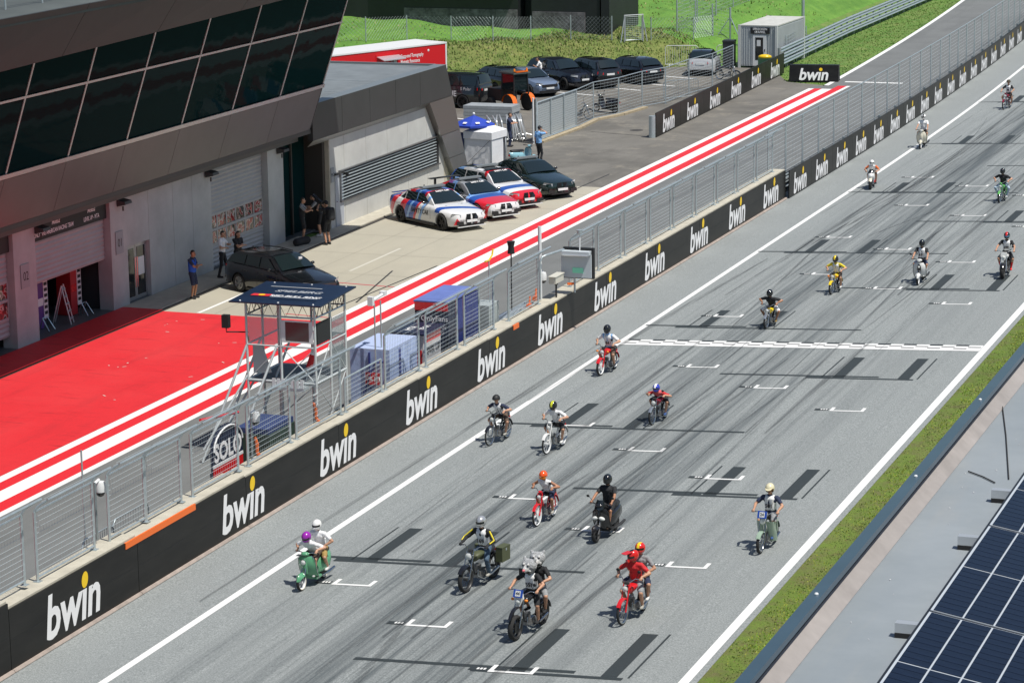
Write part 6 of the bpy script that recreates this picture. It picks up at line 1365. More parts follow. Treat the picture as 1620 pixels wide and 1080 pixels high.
car_at(1090, 118, 190, wheel_off('hatch', 'lr'), 'silver hatchback with black roof seen from behind', 'hatch', P_SILVER, grille='bar', group=GP, roof=P_BLACK)
p = at(800, 150); car((p.x - 1.2, p.y + 1.6, .004), math.radians(H1 + 176), 'black car mostly hidden behind the rescue off-roader', 'wagon', P_BLACK, grille='bar', group=GP)
# red trailer
A = Vector((-55.5, 139.7, 0)); U = Vector((-.42, -.907, 0)); N = Vector((-.907, .42, 0)); ang = math.atan2(U.y, U.x)
tr = thing('medical_trailer', 'long red medical trailer with white roof and open hatch behind the annex', 'trailer', A, ang); M_TRED = pm('trailer_red', (.60, .012, .018), .3, coat=.4)
# local: x along the side away from the right end, -y ... outward side faces the camera
sd = 1 if Matrix.Rotation(ang, 3, 'Z') @ Vector((0, 1, 0)) @ N < 0 else -1
LT = 13.0; ww = -2.5 * sd
MB().bb(0, LT, 0, ww, .95, 3.42).build('body', M_TRED, tr); MB().bb(-.03, LT + .03, .03 * sd, ww - .03 * sd, 3.42, 3.5).build('roof', M_PWHITE, tr); MB().bb(-.02, .08, .02 * sd, ww, .9, 3.43).build('corner_post', M_PWHITE, tr)
for x in (2.2, 3.4, 9.5, 10.7): MB().lathe([(0, -.14), (.48, -.14), (.5, 0), (.48, .14), (0, .14)], (x, -.25 * sd, .5), 'Y', 18).build('wheel', M_RUBBER, tr)
MB().bb(.2, LT, -.1 * sd, ww * .9, .6, .95).build('chassis', M_TRIM, tr)
hb = MB().bb(4.05, 5.25, .0, .03 * sd, 1.4, 3.22).build('hatch_frame', M_REDP, tr); MB().bb(4.35, 5.0, .025 * sd, .05 * sd, 1.5, 2.75).build('hatch_opening', M_BLACK, hb); MB().prism([Vector((3.6, .03 * sd, 3.08)), Vector((5.2, .03 * sd, 3.08)), Vector((5.2, .62 * sd, 2.92)), Vector((3.6, .62 * sd, 2.92))], (0, 0, .04)).build('awning', M_ALU, hb); MB().bb(4.0, 4.2, .03 * sd, .30 * sd, 1.4, 2.95).build('hatch_door', M_GALV, hb)
MB().bb(5.7, LT - .5, .0, .05 * sd, 1.3, 2.55).build('white_panel', M_PWHITE, tr); MB().bb(6.2, LT - .5, .0, .12 * sd, 2.62, 2.7).build('awning_case', M_REDP, tr)
for k, tx in enumerate(('Computed Tomography', 'Magnetic Resonance', 'Ultrasound', 'Digital and X-Ray')): place_text(tx, .28, (3.45, .004 * sd, 2.98 - k * .30), (-1, 0, 0), (0, 0, 1), M_LET, tr, 'lettering', align='LEFT', bold=.004, sx=.62, shear=.1)
MB().ell((1.35, .0, 3.15), (.07, .02, .07), 8, 6).build('lamp', M_PWHITE, tr)
# forklift tractor behind the mats
p = at(803, 176); t = thing('tractor', 'orange compact tractor with dark cab behind the stacked grey mats', 'tractor', (p.x + .1, p.y + .5, 0), math.radians(238))
MB().bb(-.55, .55, -1.5, -.3, .5, 1.15).build('bonnet', M_TRIM, t, 40); 
for s_ in (-1, 1):
    fdr = MB(); rg = [[Vector((s_ * (.48 + x), .55 + .52 * math.cos(a), .45 + .52 * math.sin(a))) for x in (0, .14, .3)] for a in [.1 + .37 * k for k in range(9)]]; fdr.loft(rg, caps=False, closed=False).build('fender', B_ORANGE, t, 50, fix=False)
    for y, r in ((.55, .46), (-1.1, .33)): MB().lathe([(0, -.12), (r * .6, -.13), (r, -.1), (r, .1), (r * .6, .13), (0, .12)], (s_ * .62, y, r), 'X', 20).build('wheel', M_RUBBER, t, 45)
for x in (-.5, .5):
    for y in (-.3, .8): MB().tube([(x, y, .9), (x * .9, y * .95, 2.05)], .04, 6).build('cab_post', M_TRIM, t)
MB().bb(-.47, .47, -.28, .76, 1.15, 2.0).build('cab_glass', M_CARGL, t)
rf = MB().bb(-.58, .58, -.42, .9, 2.05, 2.13).build('cab_roof', pm('tractor_roof', (.09, .11, .105), .5), t)
for k in range(7): MB().bb(-.5 + k * .16, -.44 + k * .16, -.35, .8, 2.13, 2.16).build('roof_rib', MATS['tractor_roof'], rf)
MB().bb(-.4, .4, .7, .92, 2.14, 2.2).build('roof_edge', B_ORANGE, rf)
for x in (-.4, .45): MB().lathe([(0, 0), (.06, 0), (.05, .13), (0, .15)], (x, .8, 2.2), n=10).build('beacon', M_AMBER, rf, 50)
# parked scooters
KS = .95
p = at(829, 262); s1, _ = scooter((p.x, p.y, 0), math.radians(150), 'pale blue scooter parked beside the dark green safety car', B_LBLUE, 'modern', name='scooter', mirrors=(1, -1), group='parked scooters')
p = at(958, 178); s2, _ = scooter((p.x, p.y, 0), math.radians(255), 'black scooter parked behind the wire fence', B_BLACK, 'modern', name='scooter', mirrors=(1, -1), group='parked scooters')
p = at(1165, 128); s3, _ = moto((p.x - .6, p.y + .3, 0), math.radians(80), 'dark moped parked in front of the container', 'moped', 'moped', wb=1.15, R=.30, tr=.035, tank=B_BLACK, bars=(.33, 1.0), seat=(.3, .78)); s3['group'] = 'parked scooters'
p = at(925, 192); s4, _ = moto((p.x - .5, p.y + .6, 0), math.radians(100), 'small grey bicycle-like moped leaning behind the gate', 'moped', 'moped', wb=1.1, R=.30, tr=.03, tank=None, step=True, frame=M_GALVD, bars=(.3, .95), seat=(.3, .72)); s4['group'] = 'parked scooters'
KS = 1.0
# ================================================================== timing stand on the pit wall
ts = thing('timing_stand', 'grey steel marshal stand with navy roof above the pit wall', 'tower', (-31.3, 67.2, 0)); TL = (-31.3, 67.2, 0); T_ = lambda o: inp(o, TL)
X0, X1, Y0_, Y1_ = -32.38, -30.32, 66.2, 68.25; ZF, ZT = 1.75, 4.42; DY = Y1_ - Y0_
M_NAVY = pm('navy_roof', (.010, .022, .052), .32, noise=(2, .15)); M_TUBE = pm('pale_steel_tube', (.62, .66, .66), .38, .25)
rf = T_(MB().prism([Vector((X0 - .42, Y0_ - .2, 4.86)), Vector((X1 + .28, Y0_ - .2, 4.86)), Vector((X1 + .28, Y1_ + .2, 4.96)), Vector((X0 - .42, Y1_ + .2, 4.96))], (0, 0, .04)).build('roof', M_NAVY, ts))
XM = (X0 + X1) / 2
for x, y in ((X0 - .12, Y0_ - .1), (XM, Y0_ - .1), (X1 + .02, Y0_ - .1), (X0 - .12, Y1_ + .1), (XM, Y1_ + .1), (X1 + .02, Y1_ + .1)): MB().ell((x, y, 4.915 + (y - Y0_) * .035), (.03, .03, .02), 8, 5).build('bolt', M_PWHITE, rf)
def rprint(txt, size, y, m, x=XM, bold=.0): place_text(txt, size, (x, y, 4.912 + (y - Y0_) * .0337), (1, 0, 0), (0, 1, .034), m, rf, bold=bold, shear=.25, off=.006)
rprint('SPIELBERG', .30, Y0_ + DY * .60, pm('silver_print', (.42, .44, .46), .4), bold=.008); rprint('RED BULL RING', .22, Y0_ + DY * .33, M_LET, XM + .15, .006)
for y0, y1, a, b in ((Y0_ + DY * .80, Y0_ + DY * .83, X0 + .0, X1 - .5), (Y0_ + DY * .14, Y0_ + DY * .17, X0 + .6, X1 - .05)): MB().bb(a, b, y0, y1, 4.985, 4.99).build('roof_stripe', MATS['silver_print'], rf)
MB().bb(X0 - .1, X0 + .45, Y0_ + DY * .25, Y0_ + DY * .38, 4.945, 4.951).build('roof_emblem', M_RED, rf); MB().lathe([(0, 4.955), (.10, 4.955)], (X0 + .2, Y0_ + DY * .31, 0), n=14).build('roof_emblem', M_DOT, rf, fix=False)
posts = [(X0, Y0_), (XM, Y0_), (X1, Y0_), (X0, Y1_), (XM, Y1_), (X1, Y1_), (X0, (Y0_ + Y1_) / 2), (X1, (Y0_ + Y1_) / 2)]
for x, y in posts: T_(MB().tube([(x, y, 0), (x, y, 4.86)], .038, 8).build('post', M_TUBE, ts, 50))
def rail(a, b, r=.028, nm='rail', m=None): return T_(MB().tube([a, b], r, 6).build(nm, m or M_TUBE, ts, 50))
for z in (ZF, 2.78, ZT):
    for a, b in (((X0, Y0_), (X1, Y0_)), ((X0, Y1_), (X1, Y1_)), ((X0, Y0_), (X0, Y1_)), ((X1, Y0_), (X1, Y1_))): rail((*a, z), (*b, z), .034)
for k in range(6):   # light truss under the roof
    for y in (Y0_, Y1_):
        x = X0 + (X1 - X0) * k / 6; xn = X0 + (X1 - X0) * (k + .5) / 6; xe = X0 + (X1 - X0) * (k + 1) / 6
        T_(MB().tube([(x, y, 4.84), (xn, y, ZT), (xe, y, 4.84)], .011, 4).build('truss_bar', M_TRIM, ts))
    for x in (X0, X1):
        y = Y0_ + (Y1_ - Y0_) * k / 6; yn = Y0_ + (Y1_ - Y0_) * (k + .5) / 6; ye = Y0_ + (Y1_ - Y0_) * (k + 1) / 6
        T_(MB().tube([(x, y, 4.84), (x, yn, ZT), (x, ye, 4.84)], .011, 4).build('truss_bar', M_TRIM, ts))
T_(MB().bb(X0, X1, Y0_, Y1_, ZF - .05, ZF).build('floor', M_GALVD, ts))
for a, b in (((X0, Y0_, ZF), (XM, Y0_, 2.78)), ((X1, Y0_, 2.78), (XM, Y0_, ZF)), ((XM, Y0_, 2.78), (X1, Y0_, ZF)), ((X1, Y0_, .2), (X1, Y1_, ZF)), ((X1, Y1_, ZF), (X1, (Y0_ + Y1_) / 2, 2.78)), ((X1, Y0_, ZF), (X1, (Y0_ + Y1_) / 2, 2.78)), ((X0, Y0_, .3), (X1, Y0_, ZF)), ((X1, Y1_, .3), (X1, Y0_, ZF))): rail(a, b, .016, 'brace')
M_ACR = glass('acrylic', (.55, .58, .60), .30, .08); M_ACRD = glass('smoked_acrylic', (.03, .045, .045), .95, .08)
T_(MB().bb(X0 + .06, XM - .08, Y0_ - .01, Y0_ + .01, 2.85, 4.30).build('window_pane', M_ACR, ts)); T_(MB().bb(X0 - .01, X0 + .01, Y0_ + .05, Y1_ - .05, 2.85, 4.3).build('window_pane', glass('tinted_red_view', (.4, .4, .42), .16), ts))
T_(MB().bb(X1 - .01, X1 + .01, (Y0_ + Y1_) / 2 + .05, Y1_ - .05, 1.85, 4.0).build('window_pane', glass('grey_acrylic', (.20, .24, .25), .6), ts))
wf = T_(MB().bb(XM + .04, X1 - .04, Y0_ - .04, Y0_ - .02, 3.02, 3.10).bb(XM + .04, X1 - .04, Y0_ - .04, Y0_ - .02, 4.18, 4.26).bb(XM + .04, XM + .16, Y0_ - .04, Y0_ - .02, 3.1, 4.18).bb(X1 - .16, X1 - .04, Y0_ - .04, Y0_ - .02, 3.1, 4.18).build('window_frame', M_PWHITE, ts)); MB().bb(XM + .16, X1 - .16, Y0_ - .035, Y0_ - .025, 3.1, 4.18).build('smoked_pane', M_ACRD, wf)
T_(MB().bb(X1 - .02, X1 + .02, Y0_ + .12, Y0_ + 1.1, 2.9, 4.1).build('screen_back', M_BLACK, ts)); T_(MB().bb(XM + .2, X1 - .3, Y0_ + 1.2, Y0_ + 2.1, 2.72, 2.8).build('desk', M_PWHITE, ts)); T_(MB().bb(X1 - .62, X1 - .32, Y0_ + 1.0, Y0_ + 1.4, 2.8, 3.05).build('crate', C_BLUE, ts))
T_(MB().prism([Vector((X0 + .1, Y0_ + .15, 1.9)), Vector((X0 + .65, Y0_ + .15, 1.95)), Vector((X0 + .4, Y0_ + .15, 2.7)), Vector((X0 + .1, Y0_ + .15, 2.72))], (0, .03, 0)).build('leaning_board', pm('pale_board', (.45, .50, .50), .5), ts))
# braces and ladder down to the pit lane side
for y in (Y0_ + .0, Y0_ + .9):
    rail((X0, y, 2.78), (X0 - .95, y - 1.1, .02), .036, 'raking_shore'); rail((X0 + .9, y, 2.78), (X0 - .0, y - 1.3, .02), .036, 'raking_shore'); rail((X0, y, 1.9), (X0 - .9, y - 1.1, .3), .03, 'raking_shore')
for k in range(6): rail((X1 + .05, Y0_ - .35 + .0, .3 + k * .25), (X1 + .05, Y0_ - .02, .3 + k * .25), .014, 'ladder_rung')
T_(MB().bb(X1 - 1.15, X1 - .2, Y0_ - .40, Y0_ - .05, ZF - .12, ZF - .05).build('step_plate', M_GALV, ts))
for k in range(7): T_(MB().box((X1 - 1.1 + k * .14, Y0_ - .38, ZF + .06), (.10, .02, .24)).build('flag_slat', M_PWHITE, ts))
for o_ in ts.children_recursive:   # storey heights of the stand
    for v_ in o_.data.vertices: v_.co.z = float(np.interp(v_.co.z, [0, 1.75, 2.78, 4.42, 4.86, 5.2], [0, 2.2, 3.2, 4.02, 4.38, 4.72]))
fl = thing('flag', 'rolled red and white signal flag leaning inside the stand', 'flag', (XM + .55, Y0_ + .4, 2.2)); MB().tube([(0, 0, 0), (.28, .05, 1.15)], .015, 6).build('pole', M_PWHITE, fl); MB().tube([(.1, .0, .35), (.2, .03, .72)], [.10, .08], 8).build('cloth', C_RED, fl, 50); MB().tube([(.2, .03, .72), (.27, .05, 1.05)], [.08, .05], 8).build('cloth_white', C_WHITE, fl, 50)
lt = thing('signal_lamp', 'black lamp on an arm beside the marshal stand', 'lamp', (X0 - .35, Y0_ - .3, 3.75)); MB().box((-.12, 0, .12), (.2, .16, .36)).build('housing', M_BLACK, lt); MB().tube([(-.12, 0, -.06), (-.12, 0, -.18), (.33, .45, -.25)], .018, 6).build('arm', M_BLACK, lt); MB().lathe([(0, -.5), (.05, -.5), (.04, -.36), (0, -.34)], (.33, .4, 0), n=8).build('amber_beacon', M_AMBER, lt, 50)

# ================================================================== team boxes behind the wall
def wall_box(nm, label, cat, x0, x1, y0, y1, z1, m, top=None, z0=.1, roofover=.0):
    t = thing(nm, label, cat, (x0, y0, 0)); L = lambda o: inp(o, (x0, y0, 0)); L(MB().bb(x0, x1, y0, y1, z0, z1).build('body', m, t)); L(MB().bb(x0 - roofover, x1 + roofover, y0 - roofover, y1 + roofover, z1 + .002, z1 + .05).build('roof', top or m, t)); return t, L
M_PBLUE = pm('pale_blue_tarp', (.36, .45, .68), .5, noise=(2.5, .25), bump=(5, .4)); M_DBLUE = pm('dark_blue_tarp', (.03, .045, .20), .5, noise=(2, .25), bump=(4, .3)); M_TBLUE = pm('blue_tarp_top', (.13, .18, .45), .5, noise=(2, .2)); M_NVY = pm('navy_panel', (.012, .018, .045), .4); M_SILP = pm('silver_panel', (.58, .58, .58), .4, noise=(3, .2))
t, L = wall_box('covered_pit_box', 'pit wall box wrapped in pale blue tarpaulin', 'box', -31.5, -30.25, 71.2, 73.3, 2.05, M_PBLUE, pm('pale_blue_top', (.42, .50, .70), .5))
L(MB().bb(-30.9, -30.85, 71.19, 71.15, .1, 2.0).bb(-30.247, -30.22, 71.9, 72.0, .1, 2.0).build('strap', M_DBLUE, t)); L(MB().tube([(-31.2, 71.15, .4), (-30.7, 71.15, 1.7), (-30.4, 71.15, 1.75)], .03, 6).build('strap', M_DBLUE, t)); s_ = L(MB().bb(-31.0, -30.5, 71.13, 71.17, 1.05, 1.40).build('sign', M_REDP, t)); place_text('OIL JET', .15, (-30.75, 71.13, 1.23), (1, 0, 0), (0, 0, 1), M_LET, s_, bold=.006)
t, L = wall_box('team_pit_box', 'small team box lettered on silver front with navy roof', 'box', -31.3, -30.3, 73.95, 75.35, 1.98, M_SILP, M_NVY, roofover=.12)
f_ = L(MB().bb(-30.297, -30.28, 74.0, 75.3, .5, 1.68).build('lettered_panel', M_SILP, t)); place_text('LEVEL UP', .30, (-30.28, 74.64, 1.40), (0, 1, 0), (0, 0, 1), M_BLACK, f_, bold=.008, sx=.95); L(MB().bb(-30.297, -30.278, 74.0, 75.3, 1.69, 1.92).build('red_band', M_REDP, t)); L(MB().bb(-31.2, -30.35, 73.93, 73.96, .3, 1.5).build('red_side', M_REDP, t)); L(MB().bb(-31.2, -30.35, 73.92, 73.94, .85, .95).build('yellow_band', M_DOT, t))
o = L(MB().bb(-31.2, -30.4, 73.9, 75.2, 2.035, 2.04).build('roof_print', M_NVY, t)); place_text('MTA', .3, (-30.9, 74.5, 2.04), (0, 1, 0), (-1, 0, 0), M_LET, o, bold=.006); place_text('TEAM', .26, (-30.55, 74.7, 2.04), (0, 1, 0), (-1, 0, 0), M_LET, o, bold=.006)
t, L = wall_box('team_pit_box', 'tall navy team box with blue cover and white lettering', 'box', -31.4, -30.3, 76.0, 78.5, 2.55, M_NVY, M_TBLUE, roofover=.03)
L(MB().bb(-31.4, -30.3, 75.97, 75.998, 2.3, 2.56).build('red_valance', M_REDP, t)); f_ = L(MB().bb(-31.38, -30.32, 75.985, 76.0, .3, 2.28).build('end_panel', M_NVY, t)); place_text('OnlyFans', .24, (-30.75, 75.985, 2.05), (1, 0, 0), (0, 0, 1), M_LET, f_, bold=.004); place_text('AMERICAN', .14, (-30.72, 75.985, 1.78), (1, 0, 0), (0, 0, 1), M_LET, f_, shear=.2); place_text('RACING', .14, (-30.7, 75.985, 1.62), (1, 0, 0), (0, 0, 1), M_LET, f_, shear=.2)
L(MB().bb(-30.295, -30.27, 76.7, 78.48, .15, 2.5).build('blue_cover', M_DBLUE, t)); L(MB().bb(-31.2, -30.5, 77.0, 78.0, .3, .32).build('shelf', M_GALV, t))
p = thing('person', 'mostly hidden person in blue sleeve leaning between the team boxes', 'person', (-30.6, 75.6, 0)); 
# (a full standing figure is built further down for this place)
bpy.data.objects.remove(p)
ban = thing('advertising_banner', 'round topped dark banner with white SOLO lettering behind the mesh fence', 'banner', (-31.1, 62.2, .62))
yb = [(-.9, 0), (.9, 0)] + [(.9 * math.cos(a), .78 + .58 * math.sin(a)) for a in [math.pi * k / 14 for k in range(15)]]
MB().prism([Vector((0, a, b)) for a, b in yb], (-.05, 0, 0)).build('panel', M_NVY, ban); MB().tube([Vector((.03, .84 * math.cos(a), .78 + .52 * math.sin(a))) for a in [math.pi * k / 14 for k in range(15)]], .028, 5).build('white_arc', M_PWHITE, ban)
place_text('SOLO', .66, (.004, .02, .68), (0, 1, 0), (0, 0, 1), M_LET, ban, bold=.022, sx=.95, off=.008); MB().bb(.003, .02, -.89, .89, .34, .42).build('white_stripe', M_PWHITE, ban); MB().bb(.003, .015, -.88, .88, .0, .33).build('red_base', M_REDP, ban)
MB().tube([(-.1, -1.3, 1.75), (-.1, .9, 1.45)], .04, 6).build('red_pole', M_REDP, ban)
for y in (-.8, .8): MB().bb(-.12, -.02, y - .04, y + .04, -.6, .2).build('leg', M_GALVD, ban)
bag = thing('equipment_cover', 'dark green and navy covered equipment under the marshal stand', 'cover', (-31.1, 64.3, 0)); MB().bb(-.5, .55, -.7, 1.0, .05, 1.35).build('cover', pm('dark_green_cover', (.03, .055, .04), .6, noise=(4, .4)), bag); MB().bb(-.45, .5, -.65, .95, 1.352, 1.5).build('blue_bundle', pm('navy_bundle', (.03, .05, .14), .6, bump=(6, .6)), bag)
for (x, y, lab) in ((-30.0, 65.3, 'orange strap hanging on the fence below the stand'), (-29.9, 61.4, 'orange strap hanging beside the dome camera post')): t = thing('strap', lab, 'strap', (x, y, 1.35)); MB().tube([(0, 0, .55), (.03, .05, .35), (0, .1, .12), (.04, .16, 0)], [.03, .05, .04, .06], 6).build('webbing', M_ORANGE, t, 50)
# crowd barriers beside the orange strip
def crowd_barrier(loc, rz, label, L=2.0, h=1.1, group=None, n=14, feet=True, m=None, thick=1.):
    t = thing('crowd_barrier', label, 'barrier', loc, rz, group); m = m or M_GALV
    MB().tube([(0, 0, .15), (0, 0, h - .12), (0, .12, h), (0, L - .12, h), (0, L, h - .12), (0, L, .15), (0, 0, .15)], .021 * thick, 6).build('frame', m, t, 50)
    bb_ = MB()
    for k in range(1, n): bb_.tube([(0, L * k / n, .15), (0, L * k / n, h - .02)], .008 * thick, 4)
    bb_.build('bars', m, t)
    if feet:
        for y in (.25, L - .25): MB().tube([(-.3, y, .01), (0, y, .16), (.3, y, .01)], .016, 5).build('foot', m, t)
    return t
crowd_barrier((-30.45, 53.25, .25), .0, 'left one of two steel crowd barriers behind the orange strip', 1.5, group='crowd barriers on the pit wall'); crowd_barrier((-30.6, 55.0, .25), .0, 'right one of two steel crowd barriers behind the orange strip', 1.8, group='crowd barriers on the pit wall')
# slim posts, cameras, sensors on the wall
def dome_cam(x, y, z, lab, h=1.4):
    t = thing('dome_camera', lab, 'camera', (x, y, z)); MB().tube([(0, 0, -h), (0, 0, .0), (.0, .0, .14)], .03, 6).build('post', M_GALVD, t, 50); MB().tube([(0, 0, .12), (.0, .2, .16)], .035, 6).build('arm', M_PWHITE, t, 50); MB().lathe([(0, .12), (.10, .10), (.13, .0), (.12, -.14), (0, -.14)], (0, .25, 0), n=14).build('housing', M_PWHITE, t, 50); MB().ell((0, .25, -.15), (.11, .11, .11), 12, 8).build('dome', M_GLOSSB, t, 50)
dome_cam(-29.80, 61.0, 2.5, 'white dome camera on the fence left of the marshal stand'); dome_cam(-29.85, 52.9, 2.75, 'small white camera on the fence near the crowd barriers', 1.2)
t = thing('mast', 'tall slim white mast beside the hanging signal box', 'pole', (-29.9, 83.3, 1.25)); MB().tube([(0, 0, 0), (0, 0, 2.5)], .06, 10).build('tube', M_PWHITE, t, 50); MB().box((0, 0, .01), (.35, .35, .02)).build('base_plate', M_GALV, t); MB().tube([(0, 0, .9), (.02, .2, .95)], .04, 6).build('camera_arm', M_PWHITE, t); MB().lathe([(0, .14), (.10, .12), (.13, 0), (.12, -.14), (0, -.14)], (.02, .22, .80), n=14).build('camera_housing', M_PWHITE, t, 50); MB().ell((.02, .22, .65), (.11, .11, .10), 12, 8).build('camera_dome', M_GLOSSB, t, 50)
# hanging signal box
t = thing('signal_box', 'grey signal light box with green label hanging from a pipe arm over the wall', 'signal', (-29.45, 84.5, 1.35)); M_SBOX = pm('signal_grey', (.52, .57, .60), .45)
MB().tube([(-.35, -1.5, .0), (-.35, -1.5, 1.25), (-.30, -1.40, 1.42), (-.2, -1.25, 1.46), (.0, -.1, 1.46)], .04, 8).build('pipe_arm', M_GALV, t, 50)
MB().bb(-.1, .95, -.08, .0, .52, 1.42).build('box', M_SBOX, t); MB().bb(-.06, 1.02, .0, .14, .48, 1.52).build('black_shroud', M_BLACK, t); hdm = MB().bb(-.02, .95, -.30, -.02, 1.32, 1.44).build('hood', M_SBOX, t); MB().tube([(0, -.3, 1.31), (.92, -.3, 1.31)], .03, 6).build('hood_tube', M_ALU, hdm)
MB().bb(.30, .68, -.095, -.081, .68, .86).build('green_label', pm('mint_label', (.30, .85, .58), .5), t); MB().tube([(.55, -.05, 1.42), (.55, -.05, 1.8), (.55, -.05, 2.0)], [.02, .03, .02], 6).build('sensor_post', M_PWHITE, t); MB().lathe([(0, 2.0), (.09, 2.02), (.11, 2.14), (0, 2.16)], (.55, -.05, 0), n=10).build('sensor_cap', M_GALV, t, 50); MB().tube([(.35, -.02, .0), (.35, -.02, .5)], .035, 6).build('lower_post', M_GALV, t)
MB().box((.25, -.15, .32), (.22, .07, .07), .6).build('orange_ratchet', M_ORANGE, t)
t = thing('timing_camera', 'cream bullet camera on a short post over the pit wall', 'camera', (-29.5, 83.75, 1.3)); MB().bb(-.12, .12, -.38, .42, .52, .74).build('housing', pm('cream_housing', (.60, .58, .50), .4), t); MB().bb(-.14, .14, -.42, .48, .745, .77).build('sun_shield', MATS['cream_housing'], t); MB().tube([(0, 0, 0), (0, 0, .5)], .03, 6).build('post', M_BLACK, t); MB().ell((0, 0, .47), (.07, .09, .06), 8, 6).build('bracket', M_BLACK, t)
t = thing('pipe_bundle', 'heap of grey pipes and hoses lying behind the wall left of the mast', 'pipes', (-30.1, 80.2, 1.1))
for k in range(7): MB().tube([(-.25 + .09 * k, -.9 + .1 * k, .06 + .05 * (k % 3)), (-.3 + .1 * k, .8, .10 + .04 * k), (-.2 + .07 * k, 2.7 - .15 * k, .12 + .05 * (k % 2))], .045, 7).build('pipe', M_GALV if k % 2 else M_ALU, t, 50)
for (y, z) in ((82.5, 1.5), (81.9, 1.35)): tt = thing('ratchet_strap', 'small orange ratchet strap on the pipe heap, %s one' % ('upper' if z > 1.4 else 'lower'), 'strap', (-29.8, y, z)); MB().box((0, 0, 0), (.12, .22, .14)).build('buckle', M_ORANGE, tt); MB().tube([(0, .05, .05), (0, .12, .3)], .03, 6).build('webbing', M_ORANGE, tt)
for (x, y, z, h, lab) in ((-30.9, 54.2, 1.35, 1.9, 'bare slim grey pole sticking up behind the near fence'), (-30.6, 71.0, 1.35, 2.15, 'left slim pole of the wind gauge'), (-30.6, 71.45, 1.35, 2.15, 'right slim pole of the wind gauge carrying a white head'), (-30.3, 79.6, 1.35, 1.9, 'slim pole with yellow hook behind the fence'), (-30.1, 81.1, 1.2, 2.0, 'black post with lamp head behind the fence')):
    t = thing('slim_pole', lab, 'pole', (x, y, z)); MB().tube([(0, 0, -.3), (0, 0, h)], .022, 6).build('tube', M_GALV if 'black' not in lab else M_BLACK, t)
    if 'white head' in lab: MB().tube([(0, -.75, h + .1), (0, .25, h + .16)], .05, 8).build('head', M_PWHITE, t, 50); MB().box((0, -.7, h + .12), (.16, .14, .26)).build('sensor', M_PWHITE, t); MB().box((0, .22, h + .18), (.16, .2, .12)).build('sensor', M_PWHITE, t)
    if 'yellow' in lab: MB().tube([(0, -.35, h + .02), (0, 0, h + .0), (0, .3, h + .12), (0, .38, h + .3)], .03, 6).build('hook', M_YELLOW, t)
    if 'lamp head' in lab: MB().lathe([(0, h), (.12, h + .02), (.10, h + .25), (.14, h + .42), (0, h + .44)], (0, 0, 0), n=10).build('lamp', M_BLACK, t, 50)
t = thing('box_cabinet', 'pale grey cabinet right of the blue covered team box', 'cabinet', (-30.4, 79.2, 0)); MB().bb(-.35, .3, -.2, .7, .1, 1.9).build('body', pm('cabinet_grey', (.36, .40, .40), .5), t); MB().bb(.3, .315, -.1, .6, .3, 1.8).build('door', pm('cabinet_door', (.33, .37, .37), .5), t)

# ================================================================== standing people
GPP = 'people standing in the pit lane'
p = at(306, 472); t, J = stand((p.x, p.y, .0), 0, 'person in blue vest, navy shorts and folded arms standing at the edge of the apron', C_NAVY, C_NAVY, C_SHOEB, arms='crossed', vest=C_BLUE, group=GPP, skin=M_SKIN2)
p = at(353, 441); stand((p.x, p.y, .055), 8, 'person in white shirt with lanyard and black trousers behind the estate car', C_WHITE, C_BLACK, C_SHOEB, legs='long', arms='drink', group=GPP, step=.12)
p = at(378, 438); stand((p.x - .1, p.y + .2, .055), -25, 'person with long dark hair and black polo behind the estate car', C_BLACK, C_BLACK, C_SHOEB, legs='long', arms='crossed', hgt=1.66, hair='long', group=GPP)
stand((-45.15, 97.7, .055), 20, 'person in grey shirt and black shorts facing a colleague at the dark entrance', C_GREY, C_BLACK, C_SHOEB, arms='phone', group=GPP, vest=C_BLACK)
stand((-44.9, 98.9, .055), 200, 'person in black vest bending forward at the dark entrance', C_GREY, C_BLACK, C_SHOEW, arms='phone', lean=22, group=GPP, vest=C_BLACK)
p = at(519, 387); t, J = stand((p.x, p.y, .0), 165, 'person in black with backpack filming upwards with a shoulder camera', C_BLACK, C_BLACK, C_SHOEB, arms='camera', group=GPP, cap=C_BLACK)
bpk = fuse('backpack', [(Vector((-.20, .08, 1.10)), .13, Vector((-.19, .08, 1.40)), .12, 0), (Vector((-.20, -.08, 1.10)), .13, Vector((-.19, -.08, 1.40)), .12, 0)], [C_BLACK], t, .02)
cm = thing('video_camera', 'black video camera with microphone raised by the person with the backpack', 'camera', (p.x, p.y, 0), math.radians(165)); MB().box((.42, 0, 1.72), (.34, .12, .16), R=Matrix.Rotation(-.5, 3, 'Y')).build('camera_body', M_BLACK, cm); MB().tube([(.5, 0, 1.78), (.72, 0, 1.92)], [.05, .065], 10).build('lens', M_GLOSSB, cm, 50); MB().tube([(.4, .05, 1.84), (.62, .05, 2.02)], .025, 6).build('microphone', M_TRIM, cm); MB().tube([(.36, 0, 1.62), (.38, 0, 1.46)], .022, 6).build('grip', M_BLACK, cm)
tag(fuse('kit_bag', [(Vector((-44.9, 96.6, .2)), .17, Vector((-44.75, 97.2, .2)), .17, 0)], [C_BLACK]), 'black kit bag lying by the pier at the entrance', 'bag')
p = at(853, 259); stand((p.x, p.y, .0), 60, 'person in light blue shirt, black trousers and cap drinking by the sliding gate', C_LBLUE, C_BLACK, C_SHOEB, legs='long', arms='mouth', cap=C_BLACK, group=GPP, hgt=1.82)
p = at(850, 140); stand((p.x, p.y + .8, .0), 200, 'person in white shirt leaning into the black off-roader', C_WHITE, C_BLACK, C_SHOEB, legs='long', arms='drink', lean=18, group=GPP)
stand((-30.75, 75.68, .3), -80, 'person with blue sleeve squeezed between the two lettered team boxes', C_BLUE, C_BLACK, C_SHOEB, legs='long', arms='phone', hgt=1.62, group=GPP)
